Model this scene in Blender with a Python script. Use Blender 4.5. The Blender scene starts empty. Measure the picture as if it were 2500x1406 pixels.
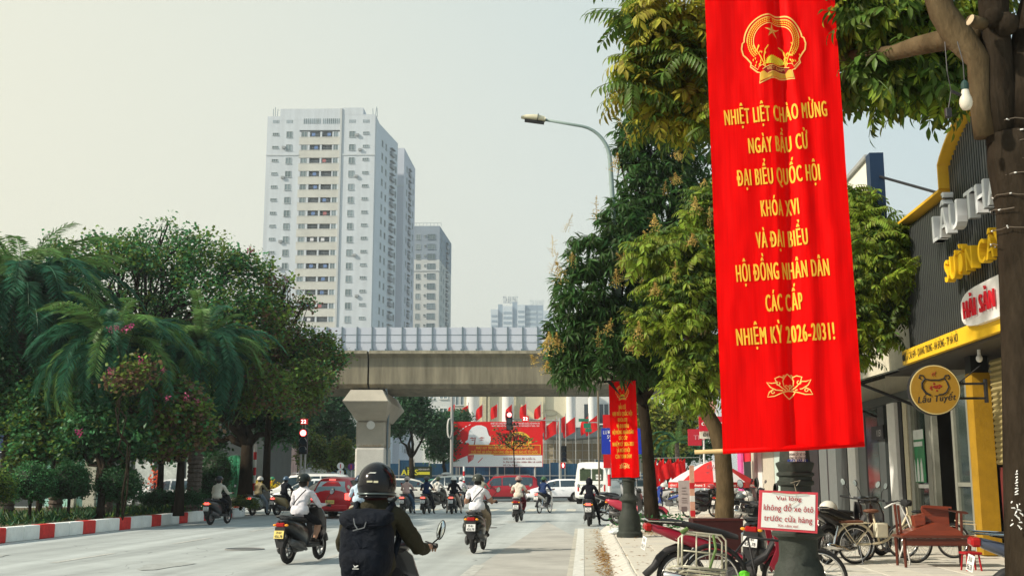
import bpy, math, random
from mathutils import Vector, Matrix, noise
R = math.radians
random.seed(7)
sc = bpy.context.scene
COL = sc.collection
# ------------------------------------------------------------------ camera, sky, sun, exposure
FPX = 2700.0
PITCH = math.atan(465.0 / FPX)
CH = 1.5
cam = bpy.data.cameras.new('camera'); camo = bpy.data.objects.new('camera', cam); COL.objects.link(camo)
cam.sensor_width = 36; cam.lens = 36 * FPX / 2500; cam.clip_start = 0.1; cam.clip_end = 6000
camo.location = (0, 0, CH); camo.rotation_euler = (math.pi / 2 + PITCH, 0, 0)
sc.camera = camo
SUN_DIR = Vector((-0.80, -0.30, 0.62)).normalized()
world = bpy.data.worlds.new('World'); sc.world = world; world.use_nodes = True
wn = world.node_tree; bg = wn.nodes['Background']
sky = wn.nodes.new('ShaderNodeTexSky'); sky.sky_type = 'NISHITA'; sky.sun_disc = False
sky.sun_elevation = math.asin(SUN_DIR.z); sky.sun_rotation = math.atan2(SUN_DIR.x, SUN_DIR.y) % (2 * math.pi)
sky.air_density = 1.4; sky.dust_density = 6.0; sky.ozone_density = 1.0; sky.altitude = 10
# thick winter haze: the blue sky is mostly covered by an even pale veil, a little warmer low down
tc = wn.nodes.new('ShaderNodeTexCoord'); sx = wn.nodes.new('ShaderNodeSeparateXYZ')
wn.links.new(tc.outputs['Generated'], sx.inputs[0])
ramp = wn.nodes.new('ShaderNodeValToRGB')
ramp.color_ramp.elements[0].position = 0.0; ramp.color_ramp.elements[0].color = (7.4, 7.9, 7.6, 1)
ramp.color_ramp.elements[1].position = 0.55; ramp.color_ramp.elements[1].color = (4.2, 6.0, 6.8, 1)
wn.links.new(sx.outputs['Z'], ramp.inputs[0])
# warmer towards the sun side
dp = wn.nodes.new('ShaderNodeVectorMath'); dp.operation = 'DOT_PRODUCT'
wn.links.new(tc.outputs['Generated'], dp.inputs[0]); dp.inputs[1].default_value = (-0.94, 0.34, 0)
mr = wn.nodes.new('ShaderNodeMapRange'); mr.inputs[1].default_value = -0.1; mr.inputs[2].default_value = 0.9
wn.links.new(dp.outputs['Value'], mr.inputs[0])
mw = wn.nodes.new('ShaderNodeMixRGB'); mw.blend_type = 'MIX'; mw.inputs[2].default_value = (9.0, 8.45, 6.4, 1)
wn.links.new(mr.outputs[0], mw.inputs[0]); wn.links.new(ramp.outputs[0], mw.inputs[1])
mx = wn.nodes.new('ShaderNodeMixRGB'); mx.inputs[0].default_value = 0.86
wn.links.new(sky.outputs[0], mx.inputs[1]); wn.links.new(mw.outputs[0], mx.inputs[2])
wn.links.new(mx.outputs[0], bg.inputs[0]); bg.inputs[1].default_value = 0.1
sl = bpy.data.lights.new('sun', 'SUN'); slo = bpy.data.objects.new('sun', sl); COL.objects.link(slo)
sl.energy = 5.0; sl.angle = R(1.5); sl.color = (1.0, 0.90, 0.74)
slo.rotation_euler = SUN_DIR.to_track_quat('Z', 'Y').to_euler()
sc.view_settings.view_transform = 'Standard'; sc.view_settings.look = 'None'
sc.view_settings.exposure = 0.24; sc.view_settings.gamma = 1.0; sc.view_settings.use_curve_mapping = False
sc.cycles.max_bounces = 6; sc.cycles.transparent_max_bounces = 8
# ------------------------------------------------------------------ coordinates
CP, SP = math.cos(PITCH), math.sin(PITCH)
def ray(px, py):
    v = 703.0 - py
    return Vector((px - 1250.0, FPX * CP - v * SP, FPX * SP + v * CP))
def PT(px, py, Y):
    r = ray(px, py); k = Y / r.y
    return Vector((r.x * k, Y, CH + r.z * k))
def GR(px, py, h=0.0):
    r = ray(px, py); k = (h - CH) / r.z
    return Vector((r.x * k, r.y * k, h))
AX = math.atan(175.0 / 2740)          # the street runs 3.65 degrees to the right of the view
CA, SA = math.cos(AX), math.sin(AX)
def ST(u, w, z=0.0): return Vector((u * CA + w * SA, -u * SA + w * CA, z))
def UW(p): return (p.x * CA - p.y * SA, p.x * SA + p.y * CA)
# ------------------------------------------------------------------ materials
MATS = {}
def mat(name, col=(.5, .5, .5), rough=.6, metal=0.0, var=.12, scale=6.0, bump=0.0, coat=0.0, emit=0.0, trans=0.0, island=0.0, spec=.25, col2=None, bscale=None, alpha=None, stretch=None):
    if name in MATS: return MATS[name]
    m = bpy.data.materials.new(name); m.use_nodes = True; nt = m.node_tree; b = nt.nodes['Principled BSDF']
    L = nt.links; c = (*col, 1)
    b.inputs['Roughness'].default_value = rough; b.inputs['Metallic'].default_value = metal
    b.inputs['Specular IOR Level'].default_value = spec
    if coat: b.inputs['Coat Weight'].default_value = coat; b.inputs['Coat Roughness'].default_value = .06
    src = None
    t = nt.nodes.new('ShaderNodeTexCoord')
    vec = t.outputs['Object']
    if stretch:
        mp = nt.nodes.new('ShaderNodeMapping'); mp.inputs['Scale'].default_value = stretch
        L.new(vec, mp.inputs[0]); vec = mp.outputs[0]
    if var or col2:
        n = nt.nodes.new('ShaderNodeTexNoise'); n.inputs['Scale'].default_value = scale; n.inputs['Detail'].default_value = 6; n.inputs['Roughness'].default_value = .65
        L.new(vec, n.inputs['Vector'])
        r_ = nt.nodes.new('ShaderNodeValToRGB'); r_.color_ramp.elements[0].position = .3; r_.color_ramp.elements[1].position = .7
        a = tuple(max(0, x * (1 - var)) for x in col); d = col2 if col2 else tuple(min(1, x * (1 + var)) for x in col)
        r_.color_ramp.elements[0].color = (*a, 1); r_.color_ramp.elements[1].color = (*d, 1)
        L.new(n.outputs['Fac'], r_.inputs[0]); src = r_.outputs[0]
    if island:
        g = nt.nodes.new('ShaderNodeNewGeometry'); oi = nt.nodes.new('ShaderNodeObjectInfo')
        ad = nt.nodes.new('ShaderNodeMath'); ad.operation = 'ADD'; L.new(g.outputs['Random Per Island'], ad.inputs[0]); L.new(oi.outputs['Random'], ad.inputs[1])
        fr = nt.nodes.new('ShaderNodeMath'); fr.operation = 'FRACT'; L.new(ad.outputs[0], fr.inputs[0])
        h = nt.nodes.new('ShaderNodeMapRange'); h.inputs[3].default_value = 1 - island; h.inputs[4].default_value = 1 + island
        L.new(fr.outputs[0], h.inputs[0])
        hv = nt.nodes.new('ShaderNodeHueSaturation'); hv.inputs['Color'].default_value = c
        if src is not None: L.new(src, hv.inputs['Color'])
        L.new(h.outputs[0], hv.inputs['Value'])
        h2 = nt.nodes.new('ShaderNodeMapRange'); h2.inputs[3].default_value = .5 - island * .06; h2.inputs[4].default_value = .5 + island * .035
        L.new(fr.outputs[0], h2.inputs[0]); L.new(h2.outputs[0], hv.inputs['Hue']); src = hv.outputs[0]
    if src is not None: L.new(src, b.inputs['Base Color'])
    else: b.inputs['Base Color'].default_value = c
    if bump:
        n2 = nt.nodes.new('ShaderNodeTexNoise'); n2.inputs['Scale'].default_value = bscale or scale * 4; n2.inputs['Detail'].default_value = 5
        L.new(vec, n2.inputs['Vector'])
        bp = nt.nodes.new('ShaderNodeBump'); bp.inputs['Strength'].default_value = bump; bp.inputs['Distance'].default_value = .05 if name.startswith(('cloth', 'backpack')) else .02
        L.new(n2.outputs['Fac'], bp.inputs['Height']); L.new(bp.outputs[0], b.inputs['Normal'])
    if emit:
        b.inputs['Emission Color'].default_value = c; b.inputs['Emission Strength'].default_value = emit
    if trans:
        out = nt.nodes['Material Output']; tr = nt.nodes.new('ShaderNodeBsdfTranslucent'); ms = nt.nodes.new('ShaderNodeMixShader')
        ms.inputs[0].default_value = trans
        if src is not None: L.new(src, tr.inputs[0])
        else: tr.inputs[0].default_value = c
        L.new(b.outputs[0], ms.inputs[1]); L.new(tr.outputs[0], ms.inputs[2]); L.new(ms.outputs[0], out.inputs[0])
    if alpha is not None: b.inputs['Alpha'].default_value = alpha
    MATS[name] = m
    return m
# ------------------------------------------------------------------ mesh building
class MB:
    def __init__(s): s.v = []; s.f = []; s.m = []; s.k = 0
    def add(s, vs, fs, k=None):
        o = len(s.v); s.v.extend(tuple(v) for v in vs); s.f.extend(tuple(i + o for i in f) for f in fs)
        s.m.extend([s.k if k is None else k] * len(fs)); return s
    def box(s, x0, x1, y0, y1, z0, z1, M=None):
        v = [Vector((x, y, z)) for z in (z0, z1) for y in (y0, y1) for x in (x0, x1)]
        if M is not None: v = [M @ p for p in v]
        return s.add(v, [(0, 2, 3, 1), (4, 5, 7, 6), (0, 1, 5, 4), (2, 6, 7, 3), (0, 4, 6, 2), (1, 3, 7, 5)])
    def bevbox(s, x0, x1, y0, y1, z0, z1, b=.02, M=None):
        # box with chamfered edges
        v = []; idx = {}
        for i, x in enumerate((x0, x1)):
            for j, y in enumerate((y0, y1)):
                for k, z in enumerate((z0, z1)):
                    sx_, sy_, sz_ = (1, -1)[i] * b, (1, -1)[j] * b, (1, -1)[k] * b
                    for a, p in enumerate(((x, y + sy_, z + sz_), (x + sx_, y, z + sz_), (x + sx_, y + sy_, z))):
                        idx[i, j, k, a] = len(v); v.append(Vector(p))
        I = idx; f = []
        for i in (0, 1):
            q = [I[i, 0, 0, 0], I[i, 1, 0, 0], I[i, 1, 1, 0], I[i, 0, 1, 0]]; f.append(q if i else q[::-1])
            q = [I[0, i, 0, 1], I[1, i, 0, 1], I[1, i, 1, 1], I[0, i, 1, 1]]; f.append(q[::-1] if i else q)
            q = [I[0, 0, i, 2], I[1, 0, i, 2], I[1, 1, i, 2], I[0, 1, i, 2]]; f.append(q if i else q[::-1])
        for j in (0, 1):
            for k in (0, 1):
                f.append([I[0, j, k, 1], I[1, j, k, 1], I[1, j, k, 2], I[0, j, k, 2]])
                f.append([I[j, 0, k, 0], I[j, 1, k, 0], I[j, 1, k, 2], I[j, 0, k, 2]])
                f.append([I[j, k, 0, 0], I[j, k, 1, 0], I[j, k, 1, 1], I[j, k, 0, 1]])
                for i in (0, 1): f.append([I[i, j, k, 0], I[i, j, k, 1], I[i, j, k, 2]])
        if M is not None: v = [M @ p for p in v]
        return s.add(v, f)
    def tube(s, pts, rad, n=8, cap=True, closed=False):
        pts = [Vector(p) for p in pts]; m = len(pts)
        if not hasattr(rad, '__len__'): rad = [rad] * m
        vs = []; fs = []; up = None
        for i, p in enumerate(pts):
            if closed: d = pts[(i + 1) % m] - pts[i - 1]
            else: d = pts[min(i + 1, m - 1)] - pts[max(i - 1, 0)]
            if d.length < 1e-9: d = Vector((0, 0, 1))
            d.normalize()
            if up is None:
                up = Vector((0, 0, 1)) if abs(d.z) < .9 else Vector((1, 0, 0))
            a = up - d * up.dot(d)
            if a.length < 1e-6: a = d.orthogonal()
            a.normalize(); up = a; b = d.cross(a)
            for j in range(n):
                t = 2 * math.pi * j / n
                vs.append(p + (a * math.cos(t) + b * math.sin(t)) * rad[i])
        for i in range(m if closed else m - 1):
            i2 = (i + 1) % m
            for j in range(n):
                fs.append((i * n + j, i * n + (j + 1) % n, i2 * n + (j + 1) % n, i2 * n + j))
        if cap and not closed: fs.append(tuple(range(n))[::-1]); fs.append(tuple((m - 1) * n + j for j in range(n)))
        return s.add(vs, fs)
    def lathe(s, prof, n=16, M=None, cap=True):
        vs = []; fs = []
        for r, z in prof:
            for j in range(n):
                t = 2 * math.pi * j / n; vs.append(Vector((r * math.cos(t), r * math.sin(t), z)))
        m = len(prof)
        for i in range(m - 1):
            for j in range(n): fs.append((i * n + j, i * n + (j + 1) % n, (i + 1) * n + (j + 1) % n, (i + 1) * n + j))
        if cap: fs.append(tuple(range(n))[::-1]); fs.append(tuple((m - 1) * n + j for j in range(n)))
        if M is not None: vs = [M @ v for v in vs]
        return s.add(vs, fs)
    def ell(s, c, r, n=12, m=8, z0=-1.0, z1=1.0, M=None, wob=0.0):
        c = Vector(c); vs = []; fs = []
        a0, a1 = math.asin(max(-1, z0)), math.asin(min(1, z1))
        for i in range(m + 1):
            a = a0 + (a1 - a0) * i / m
            for j in range(n):
                t = 2 * math.pi * j / n; q = 1 + (random.uniform(-wob, wob) if wob else 0)
                p = Vector((r[0] * math.cos(a) * math.cos(t) * q, r[1] * math.cos(a) * math.sin(t) * q, r[2] * math.sin(a)))
                vs.append((M @ p if M is not None else p) + c)
        for i in range(m):
            for j in range(n): fs.append((i * n + j, i * n + (j + 1) % n, (i + 1) * n + (j + 1) % n, (i + 1) * n + j))
        return s.add(vs, fs)
    def loft(s, secs, n=12, e=2.6, cap=True):
        """sections (centre, half width x, half height z) along y, superellipse"""
        vs = []; fs = []
        for c, rx, rz in secs:
            c = Vector(c)
            for j in range(n):
                t = 2 * math.pi * (j + .5) / n; ct, st = math.cos(t), math.sin(t)
                vs.append(c + Vector((rx * math.copysign(abs(ct) ** (2 / e), ct), 0, rz * math.copysign(abs(st) ** (2 / e), st))))
        m = len(secs)
        for i in range(m - 1):
            for j in range(n): fs.append((i * n + j, i * n + (j + 1) % n, (i + 1) * n + (j + 1) % n, (i + 1) * n + j))
        if cap: fs.append(tuple(range(n))); fs.append(tuple((m - 1) * n + j for j in range(n))[::-1])
        return s.add(vs, fs)
    def prism(s, poly, t0, t1, plane='xz', M=None):
        """polygon (a,b) extruded: plane xz -> along y, yz -> along x, xy -> along z"""
        def P(a, b, t): return Vector({'xz': (a, t, b), 'yz': (t, a, b), 'xy': (a, b, t)}[plane])
        n = len(poly); v = [P(a, b, t0) for a, b in poly] + [P(a, b, t1) for a, b in poly]
        if M is not None: v = [M @ p for p in v]
        f = [tuple(range(n)), tuple(range(n, 2 * n))[::-1]] + [(i, (i + 1) % n + 0, (i + 1) % n + n, i + n) for i in range(n)]
        return s.add(v, f)
    def quad(s, a, b, c, d): return s.add([a, b, c, d], [(0, 1, 2, 3)])
    def mesh(s, name, mats, smooth=False):
        me = bpy.data.meshes.new(name); me.from_pydata(s.v, [], s.f)
        for m in (mats if isinstance(mats, (list, tuple)) else [mats]): me.materials.append(m)
        if any(s.m): me.polygons.foreach_set('material_index', s.m)
        if smooth:
            me.polygons.foreach_set('use_smooth', [True] * len(s.f))
            if smooth == 'auto': me.set_sharp_from_angle(angle=R(40))
        me.update(); return me
    def build(s, name, mats, parent=None, smooth=False, kind=None, label=None):
        return link(name, s.mesh(name, mats, smooth), parent, kind=kind, label=label)
def link(name, me, parent=None, loc=None, rot=None, scale=None, kind=None, label=None):
    o = bpy.data.objects.new(name, me); COL.objects.link(o)
    if parent is not None: o.parent = parent
    if loc is not None: o.location = loc
    if rot is not None: o.rotation_euler = rot
    if scale is not None: o.scale = scale if hasattr(scale, '__len__') else (scale,) * 3
    if kind: o['kind'] = kind
    if label: o['label'] = label
    return o
def thing(name, label, cat, loc=(0, 0, 0), rz=0.0, group=None, rot=None):
    o = bpy.data.objects.new(name, None); COL.objects.link(o); o.empty_display_size = .2
    o.location = loc; o.rotation_euler = rot if rot else (0, 0, rz)
    o['label'] = label; o['category'] = cat
    if group: o['group'] = group
    return o
KIDS = {}
def kids(o):
    return [c for c in bpy.data.objects if c.parent == o]
def dup(root, loc, rz, label, group=None, swap=None, scale=None):
    """copy a thing with its parts and sub-parts; swap = {slot material name: material} put on the object slots"""
    def cp(o, par):
        c = o.copy(); COL.objects.link(c); c.parent = par
        if swap and c.type == 'MESH':
            for i, sl_ in enumerate(c.material_slots):
                nm = o.data.materials[i].name
                if nm in swap: sl_.link = 'OBJECT'; sl_.material = swap[nm]
        for ch in TREE.get(o.name, []): cp(ch, c)
        return c
    r = cp(root, None); r.location = loc; r.rotation_euler = (0, 0, rz)
    r['label'] = label
    if group: r['group'] = group
    if scale: r.scale = (scale,) * 3
    return r
TREE = {}
def snapshot():
    TREE.clear()
    for o in bpy.data.objects:
        if o.parent: TREE.setdefault(o.parent.name, []).append(o)
def tag(o, label, cat, group=None):
    o['label'] = label; o['category'] = cat
    if group: o['group'] = group
    return o
def swapmats(o, swap):
    for c in [o] + [k for k in bpy.data.objects if k.parent == o]:
        if c.type == 'MESH':
            for i, s_ in enumerate(c.material_slots):
                nm = c.data.materials[i].name
                if nm in swap: s_.link = 'OBJECT'; s_.material = swap[nm]
# ------------------------------------------------------------------ lettering
GL = {}
FIX = {'Đ': ('D', 'bar'), 'ơ': ('o', 'hook'), 'ớ': ('ó', 'hook'), 'ờ': ('ò', 'hook'), 'ở': ('ỏ', 'hook'), 'ợ': ('ọ', 'hook')}
def _raw(s_, bold, ext):
    c = bpy.data.curves.new('glyph', 'FONT'); c.body = s_; c.size = 1; c.offset = bold; c.extrude = ext; c.resolution_u = 3
    o = bpy.data.objects.new('glyph', c); COL.objects.link(o)
    dg = bpy.context.evaluated_depsgraph_get(); me = bpy.data.meshes.new_from_object(o.evaluated_get(dg))
    vs = [v.co.copy() for v in me.vertices]; fs = [tuple(p.vertices) for p in me.polygons]
    bpy.data.meshes.remove(me); bpy.data.objects.remove(o); bpy.data.curves.remove(c)
    return vs, fs
def glyph(ch, bold, ext):
    k = (ch, bold, ext)
    if k in GL: return GL[k]
    w = lambda t: (lambda v: max(p.x for p in v) - min(p.x for p in v))(_raw(t, 0, 0)[0])
    if ('w', 'HH') not in GL: GL['w', 'HH'] = w('HH')
    base, fx = FIX.get(ch, (ch, None))
    if ('w', base) not in GL: GL['w', base] = w('H' + base + 'H') - GL['w', 'HH']
    adv = GL['w', base]
    v0, f0 = _raw(base, 0, ext) if base != ' ' else ([], [])
    vs, fs = [], []
    for j, dx in enumerate((-bold, 0, bold) if bold else (0,)):     # bold strokes: copies shifted sideways, each a hair proud of the last
        o = len(vs); vs += [v + Vector((dx, 0, j * .004 if v.z >= 0 else 0)) for v in v0]; fs += [tuple(i + o for i in f) for f in f0]
    def bx(x0, x1, y0, y1):
        o = len(vs); e = ext + .014
        vs.extend([Vector((x, y, z)) for z in (-e, e) for x, y in ((x0, y0), (x1, y0), (x1, y1), (x0, y1))])
        fs.extend([(o, o + 3, o + 2, o + 1), (o + 4, o + 5, o + 6, o + 7)] + [(o + i, o + (i + 1) % 4, o + 4 + (i + 1) % 4, o + 4 + i) for i in range(4)])
    if fx == 'bar': bx(-.06, adv * .5, .30 - bold, .37 + bold)
    if fx == 'hook': bx(adv * .72, adv * .95, .43, .50 + bold); bx(adv * .86, adv * .95, .5, .58)
    GL[k] = (vs, fs, adv); return GL[k]
def text(s_, h=1.0, xs=1.0, bold=0.0, ext=0.0, align='c', sp=0.0, width=None):
    """2-D lettering: list of verts (x, z, depth) and faces; cap height = h"""
    k = h / .70; vs = []; fs = []; x = 0; sp = sp or bold * 1.8
    for ch in s_:
        g = glyph(ch, bold, ext); o = len(vs)
        vs.extend([Vector((x + v.x, v.y, v.z)) for v in g[0]]); fs.extend([tuple(i + o for i in f) for f in g[1]]); x += g[2] + sp
    if width: xs = width / (x * k)
    off = {'c': -x / 2, 'l': 0, 'r': -x}[align]
    return [Vector(((v.x + off) * k * xs, v.y * k, v.z * k)) for v in vs], fs, x * k * xs
def put_text(mb, s_, at, h, M=None, **kw):
    """text facing -y in local coordinates, at = (x, y, z) of the baseline; M places it"""
    vs, fs, w = text(s_, h, **kw)
    q = [Vector((at[0] + v.x, at[1] - v.z, at[2] + v.y)) for v in vs]
    if M is not None: q = [M @ p for p in q]
    mb.add(q, fs); return w
# ================================================================== THE SETTING: ground, road, pavements
def street_obj(mb, name, mats, z=0.0, kind='structure', parent=None, smooth=False):
    o = mb.build(name, mats, parent, smooth, kind=kind); 
    if parent is None: o.location = (0, 0, z); o.rotation_euler = (0, 0, -AX)
    return o
def asphalt():
    m = mat('asphalt', (.40, .425, .415), rough=.88, var=.10, scale=1.3, bump=.25, bscale=160, spec=.25)
    nt = m.node_tree; L = nt.links; b = nt.nodes['Principled BSDF']; t = nt.nodes['Texture Coordinate'].outputs['Object']
    src = b.inputs['Base Color'].links[0].from_socket
    # worn wheel tracks: long streaks along the street
    mp = nt.nodes.new('ShaderNodeMapping'); mp.inputs['Scale'].default_value = (.9, .035, 1); L.new(t, mp.inputs[0])
    n = nt.nodes.new('ShaderNodeTexNoise'); n.inputs['Scale'].default_value = 1.6; n.inputs['Detail'].default_value = 5; L.new(mp.outputs[0], n.inputs['Vector'])
    r = nt.nodes.new('ShaderNodeMapRange'); r.inputs[1].default_value = .35; r.inputs[2].default_value = .68; r.inputs[3].default_value = .74; r.inputs[4].default_value = 1.10; L.new(n.outputs['Fac'], r.inputs[0])
    mu = nt.nodes.new('ShaderNodeMixRGB'); mu.blend_type = 'MULTIPLY'; mu.inputs[0].default_value = 1; L.new(src, mu.inputs[1]); L.new(r.outputs[0], mu.inputs[2])
    # cracks
    n3 = nt.nodes.new('ShaderNodeTexNoise'); n3.inputs['Scale'].default_value = .8; L.new(t, n3.inputs['Vector'])
    vm = nt.nodes.new('ShaderNodeVectorMath'); vm.operation = 'ADD'; L.new(t, vm.inputs[0]); L.new(n3.outputs['Color'], vm.inputs[1])
    v = nt.nodes.new('ShaderNodeTexVoronoi'); v.feature = 'DISTANCE_TO_EDGE'; v.inputs['Scale'].default_value = .33; L.new(vm.outputs[0], v.inputs['Vector'])
    c = nt.nodes.new('ShaderNodeMapRange'); c.inputs[1].default_value = 0; c.inputs[2].default_value = .006; c.inputs[3].default_value = .62; c.inputs[4].default_value = 1; L.new(v.outputs[0], c.inputs[0])
    m2 = nt.nodes.new('ShaderNodeMixRGB'); m2.blend_type = 'MULTIPLY'; m2.inputs[0].default_value = 1; L.new(mu.outputs[0], m2.inputs[1]); L.new(c.outputs[0], m2.inputs[2])
    L.new(m2.outputs[0], b.inputs['Base Color']); return m
M_ASPH = asphalt()
M_CONC = mat('gutter_concrete', (.45, .43, .37), rough=.85, var=.22, scale=2.2, bump=.2, bscale=60)
M_PAINT = mat('road_paint', (.60, .60, .56), rough=.7, var=.25, scale=9)
M_KW = mat('kerb_white', (.80, .80, .76), rough=.75, var=.10, scale=3, bump=.3, bscale=30)
M_KR = mat('kerb_red', (.62, .035, .03), rough=.7, var=.25, scale=6, bump=.3, bscale=30)
M_SOIL = mat('soil', (.11, .085, .05), rough=.95, var=.4, scale=5, bump=.6)
M_SLAB = mat('paving', (.57, .54, .47), rough=.85, var=.14, scale=1.7, bump=.15, bscale=50, island=.0)
M_STONE = mat('kerb_stone', (.52, .50, .45), rough=.85, var=.16, scale=2.5, bump=.2, bscale=40)
g = MB(); g.quad((-3000, -300, 0), (3000, -300, 0), (3000, 5000, 0), (-3000, 5000, 0)); g.build('ground', mat('far_ground', (.20, .20, .17), rough=.95, var=.2, scale=.02), kind='structure').location.z = -.05
g = MB(); g.quad((-70, -12, 0), (70, -12, 0), (70, 97, 0), (-70, 97, 0)); street_obj(g, 'road', M_ASPH)
# markings, each sheet 4 mm up
g = MB(); g.quad((-13.62, -8, 0), (-13.47, -8, 0), (-13.47, 46, 0), (-13.62, 46, 0)); street_obj(g, 'edge_line', M_PAINT, .004)
g = MB(); g.quad((-.19, -8, 0), (-.01, -8, 0), (-.01, 34.5, 0), (-.19, 34.5, 0)); street_obj(g, 'verge_line', M_PAINT, .012)
g = MB(); g.quad((-.28, -8, 0), (.46, -8, 0), (.46, 34.5, 0), (-.28, 34.5, 0)); street_obj(g, 'gutter', M_CONC, .007)
g = MB(); g.quad((-2.6, -8, 0), (-.28, -8, 0), (-.28, 30, 0), (-1.3, 40, 0)); street_obj(g, 'patched_asphalt', mat('patched_asphalt', (.39, .38, .35), rough=.9, var=.2, scale=.8, bump=.3, bscale=120), .003)
g = MB()
for u in (-4.9, -9.6):
    for w in range(8, 44, 6):
        if (u, w) == (-9.6, 14): continue
        g.quad((u - .075, w, 0), (u + .075, w, 0), (u + .075, w + 2.6, 0), (u - .075, w + 2.6, 0))
g.quad((-1.95, 13, 0), (-1.75, 13, 0), (-1.75, 20, 0), (-1.95, 20, 0))
street_obj(g, 'lane_marking', mat('worn_paint', (.42, .42, .39), rough=.8, var=.35, scale=7), .0055)
g = MB(); g.quad((-13, 48.6, 0), (-.4, 48.6, 0), (-.4, 49.05, 0), (-13, 49.05, 0)); street_obj(g, 'stop_line', M_PAINT, .0045)
g = MB()
for i in range(22):
    u = -13.2 + i * .95
    g.quad((u, 52, 0), (u + .45, 52, 0), (u + .45, 56.5, 0), (u, 56.5, 0))
street_obj(g, 'zebra_crossing', mat('zebra_paint', (.55, .52, .44), rough=.8, var=.3, scale=4), .005)
for k_, (u_, w_, r_) in enumerate(((-7.3, 24, .38), (-3.1, 35, .36))):
    t = thing('manhole_cover', ['round iron manhole cover in the middle of the road', 'smaller looking iron manhole cover further up the road'][k_], 'manhole cover', ST(u_, w_, .004)); b = MB(); b.lathe([(r_, 0), (r_, .006)], 24); b.build('cover_plate', mat('manhole_iron', (.10, .10, .10), rough=.6, var=.3, scale=14), t); b = MB(); b.tube([((r_ + .03) * math.cos(a), (r_ + .03) * math.sin(a), .004) for a in [q * math.pi / 12 for q in range(24)]], .015, 4, closed=True); b.build('cover_ring', mat('ring_grey', (.22, .22, .21)), t)
g = MB()
for _ in range(14):
    cu, cw, rr = random.choice((-3.2, -7.2, -11.4)) + random.gauss(0, .35), random.uniform(12, 46), random.uniform(.08, .45)
    g.add([(cu, cw, 0)] + [(cu + rr * math.cos(a) * random.uniform(.6, 1.1), cw + rr * 2.2 * math.sin(a) * random.uniform(.6, 1.1), 0) for a in [q * math.pi / 6 for q in range(12)]], [(0, q + 1, (q + 1) % 12 + 1) for q in range(12)])
street_obj(g, 'oil_stain', mat('oil_stain', (.33, .345, .33), rough=.8, var=.25, scale=5), .0088)
# ---- planted island on the far side of the road with its painted kerb
isl = [(-24, -12), (-13.95, -12), (-13.95, 44.6), (-14.5, 46.3), (-15.8, 47.5), (-18, 48), (-21, 48), (-24, 46)]
g = MB(); g.prism([(a, b) for a, b in isl], 0, .30, 'xy'); street_obj(g, 'planted_island', M_SOIL)
kerb = thing('painted_kerb', 'low concrete kerb painted in white with red bands along the planted island', 'kerb', (0, 0, 0), -AX)
del kerb['category']; del kerb['label']; kerb['kind'] = 'structure'
def kblock(name_, m_):
    b = MB(); b.bevbox(-.14, .14, .006, .81, 0, .36, .02); return b.mesh(name_, m_, smooth=False)
kw, kr = kblock('kerb_block', M_KW), kblock('kerb_block', M_KR)
w = 3.15; i = 0
while w < 44.4:
    # red bands found at 27.7, 30.15, 32.6 ... every 2.45 m
    red = (i % 3 == 0)
    link('kerb_block', kr if red else kw, kerb, (-13.81 + random.uniform(-.008, .008), w, 0)); w += .8167; i += 1
pts = [(-13.81, 44.4), (-13.95, 45.2), (-14.35, 45.9), (-15.0, 46.6), (-15.75, 47.05), (-16.6, 47.35), (-17.5, 47.5)]
for j in range(len(pts) - 1):
    a, b = pts[j], pts[j + 1]
    link('kerb_block', kr if j in (1, 3) else kw, kerb, (a[0], a[1], 0), (0, 0, math.atan2(b[1] - a[1], b[0] - a[0]) - math.pi / 2))
# ---- pavement on the shop side
PH = .13
edge = [(.74, -12), (.74, 33), (.95, 36), (1.5, 39), (2.4, 41.6), (3.2, 43.5), (3.6, 47), (3.8, 62)]
g = MB(); g.prism(edge + [(14, 62), (14, -12)], -.02, PH - .02, 'xy'); street_obj(g, 'pavement', M_SLAB)
slabs = bpy.data.objects['pavement']
sm = []
for k in range(4):
    b = MB(); e = .004; b.bevbox(e, .6 - e, e, .6 - e, -.03, .02 + (k - 1.5) * .0015, .005); sm.append(b.mesh('paving_slab', M_SLAB if k else M_STONE))
n = 0
for iw in range(26):
    w0 = 11.6 + iw * .6
    for iu in range(11):
        u0 = .76 + iu * .6
        if u0 > 6.7: continue
        link('paving_slab', random.choice(sm), slabs, (u0 + random.uniform(-.001, .001), w0, PH - .02)); n += 1
g = MB()   # the rest of the paving is one joined part
for w0, w1 in ((-3.4, 11.59), (27.2, 61)):
    k = w0
    while k < w1 - .3:
        u0 = .76 if k < 33 else (1.7 if k < 38 else 4.1)
        while u0 < 13:
            g.box(u0 + .004, u0 + .596, k + .004, k + .596, PH - .03, PH + random.uniform(-.001, .001)); u0 += .6
        k += .6
o = g.build('paving', M_SLAB, slabs, kind='stuff')
kb = MB(); kb.prism([(.46, 0), (.47, .025), (.70, .128), (.735, .13), (.735, 0)], .004, .992, 'xz'); kbm = kb.mesh('kerb_stone', M_STONE)
sk = thing('pavement_kerb', '', '', (0, 0, 0), -AX); del sk['label']; del sk['category']; sk['kind'] = 'structure'
for i in range(45):
    link('kerb_stone', kbm, sk, (0 + random.uniform(-.006, .006), -12 + i, random.uniform(-.004, .004)))
for (a, b) in zip(edge[1:], edge[2:-1]):
    d = math.hypot(b[0] - a[0], b[1] - a[1]); link('kerb_stone', kbm, sk, (a[0] - .73, a[1], 0), (0, 0, -math.atan2(b[0] - a[0], b[1] - a[1])), (1, d, 1))
# far side of the crossing
g = MB(); g.prism([(-70, 92.5), (70, 92.5), (70, 140), (-70, 140)], 0, .14, 'xy'); street_obj(g, 'far_pavement', M_CONC)
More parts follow.
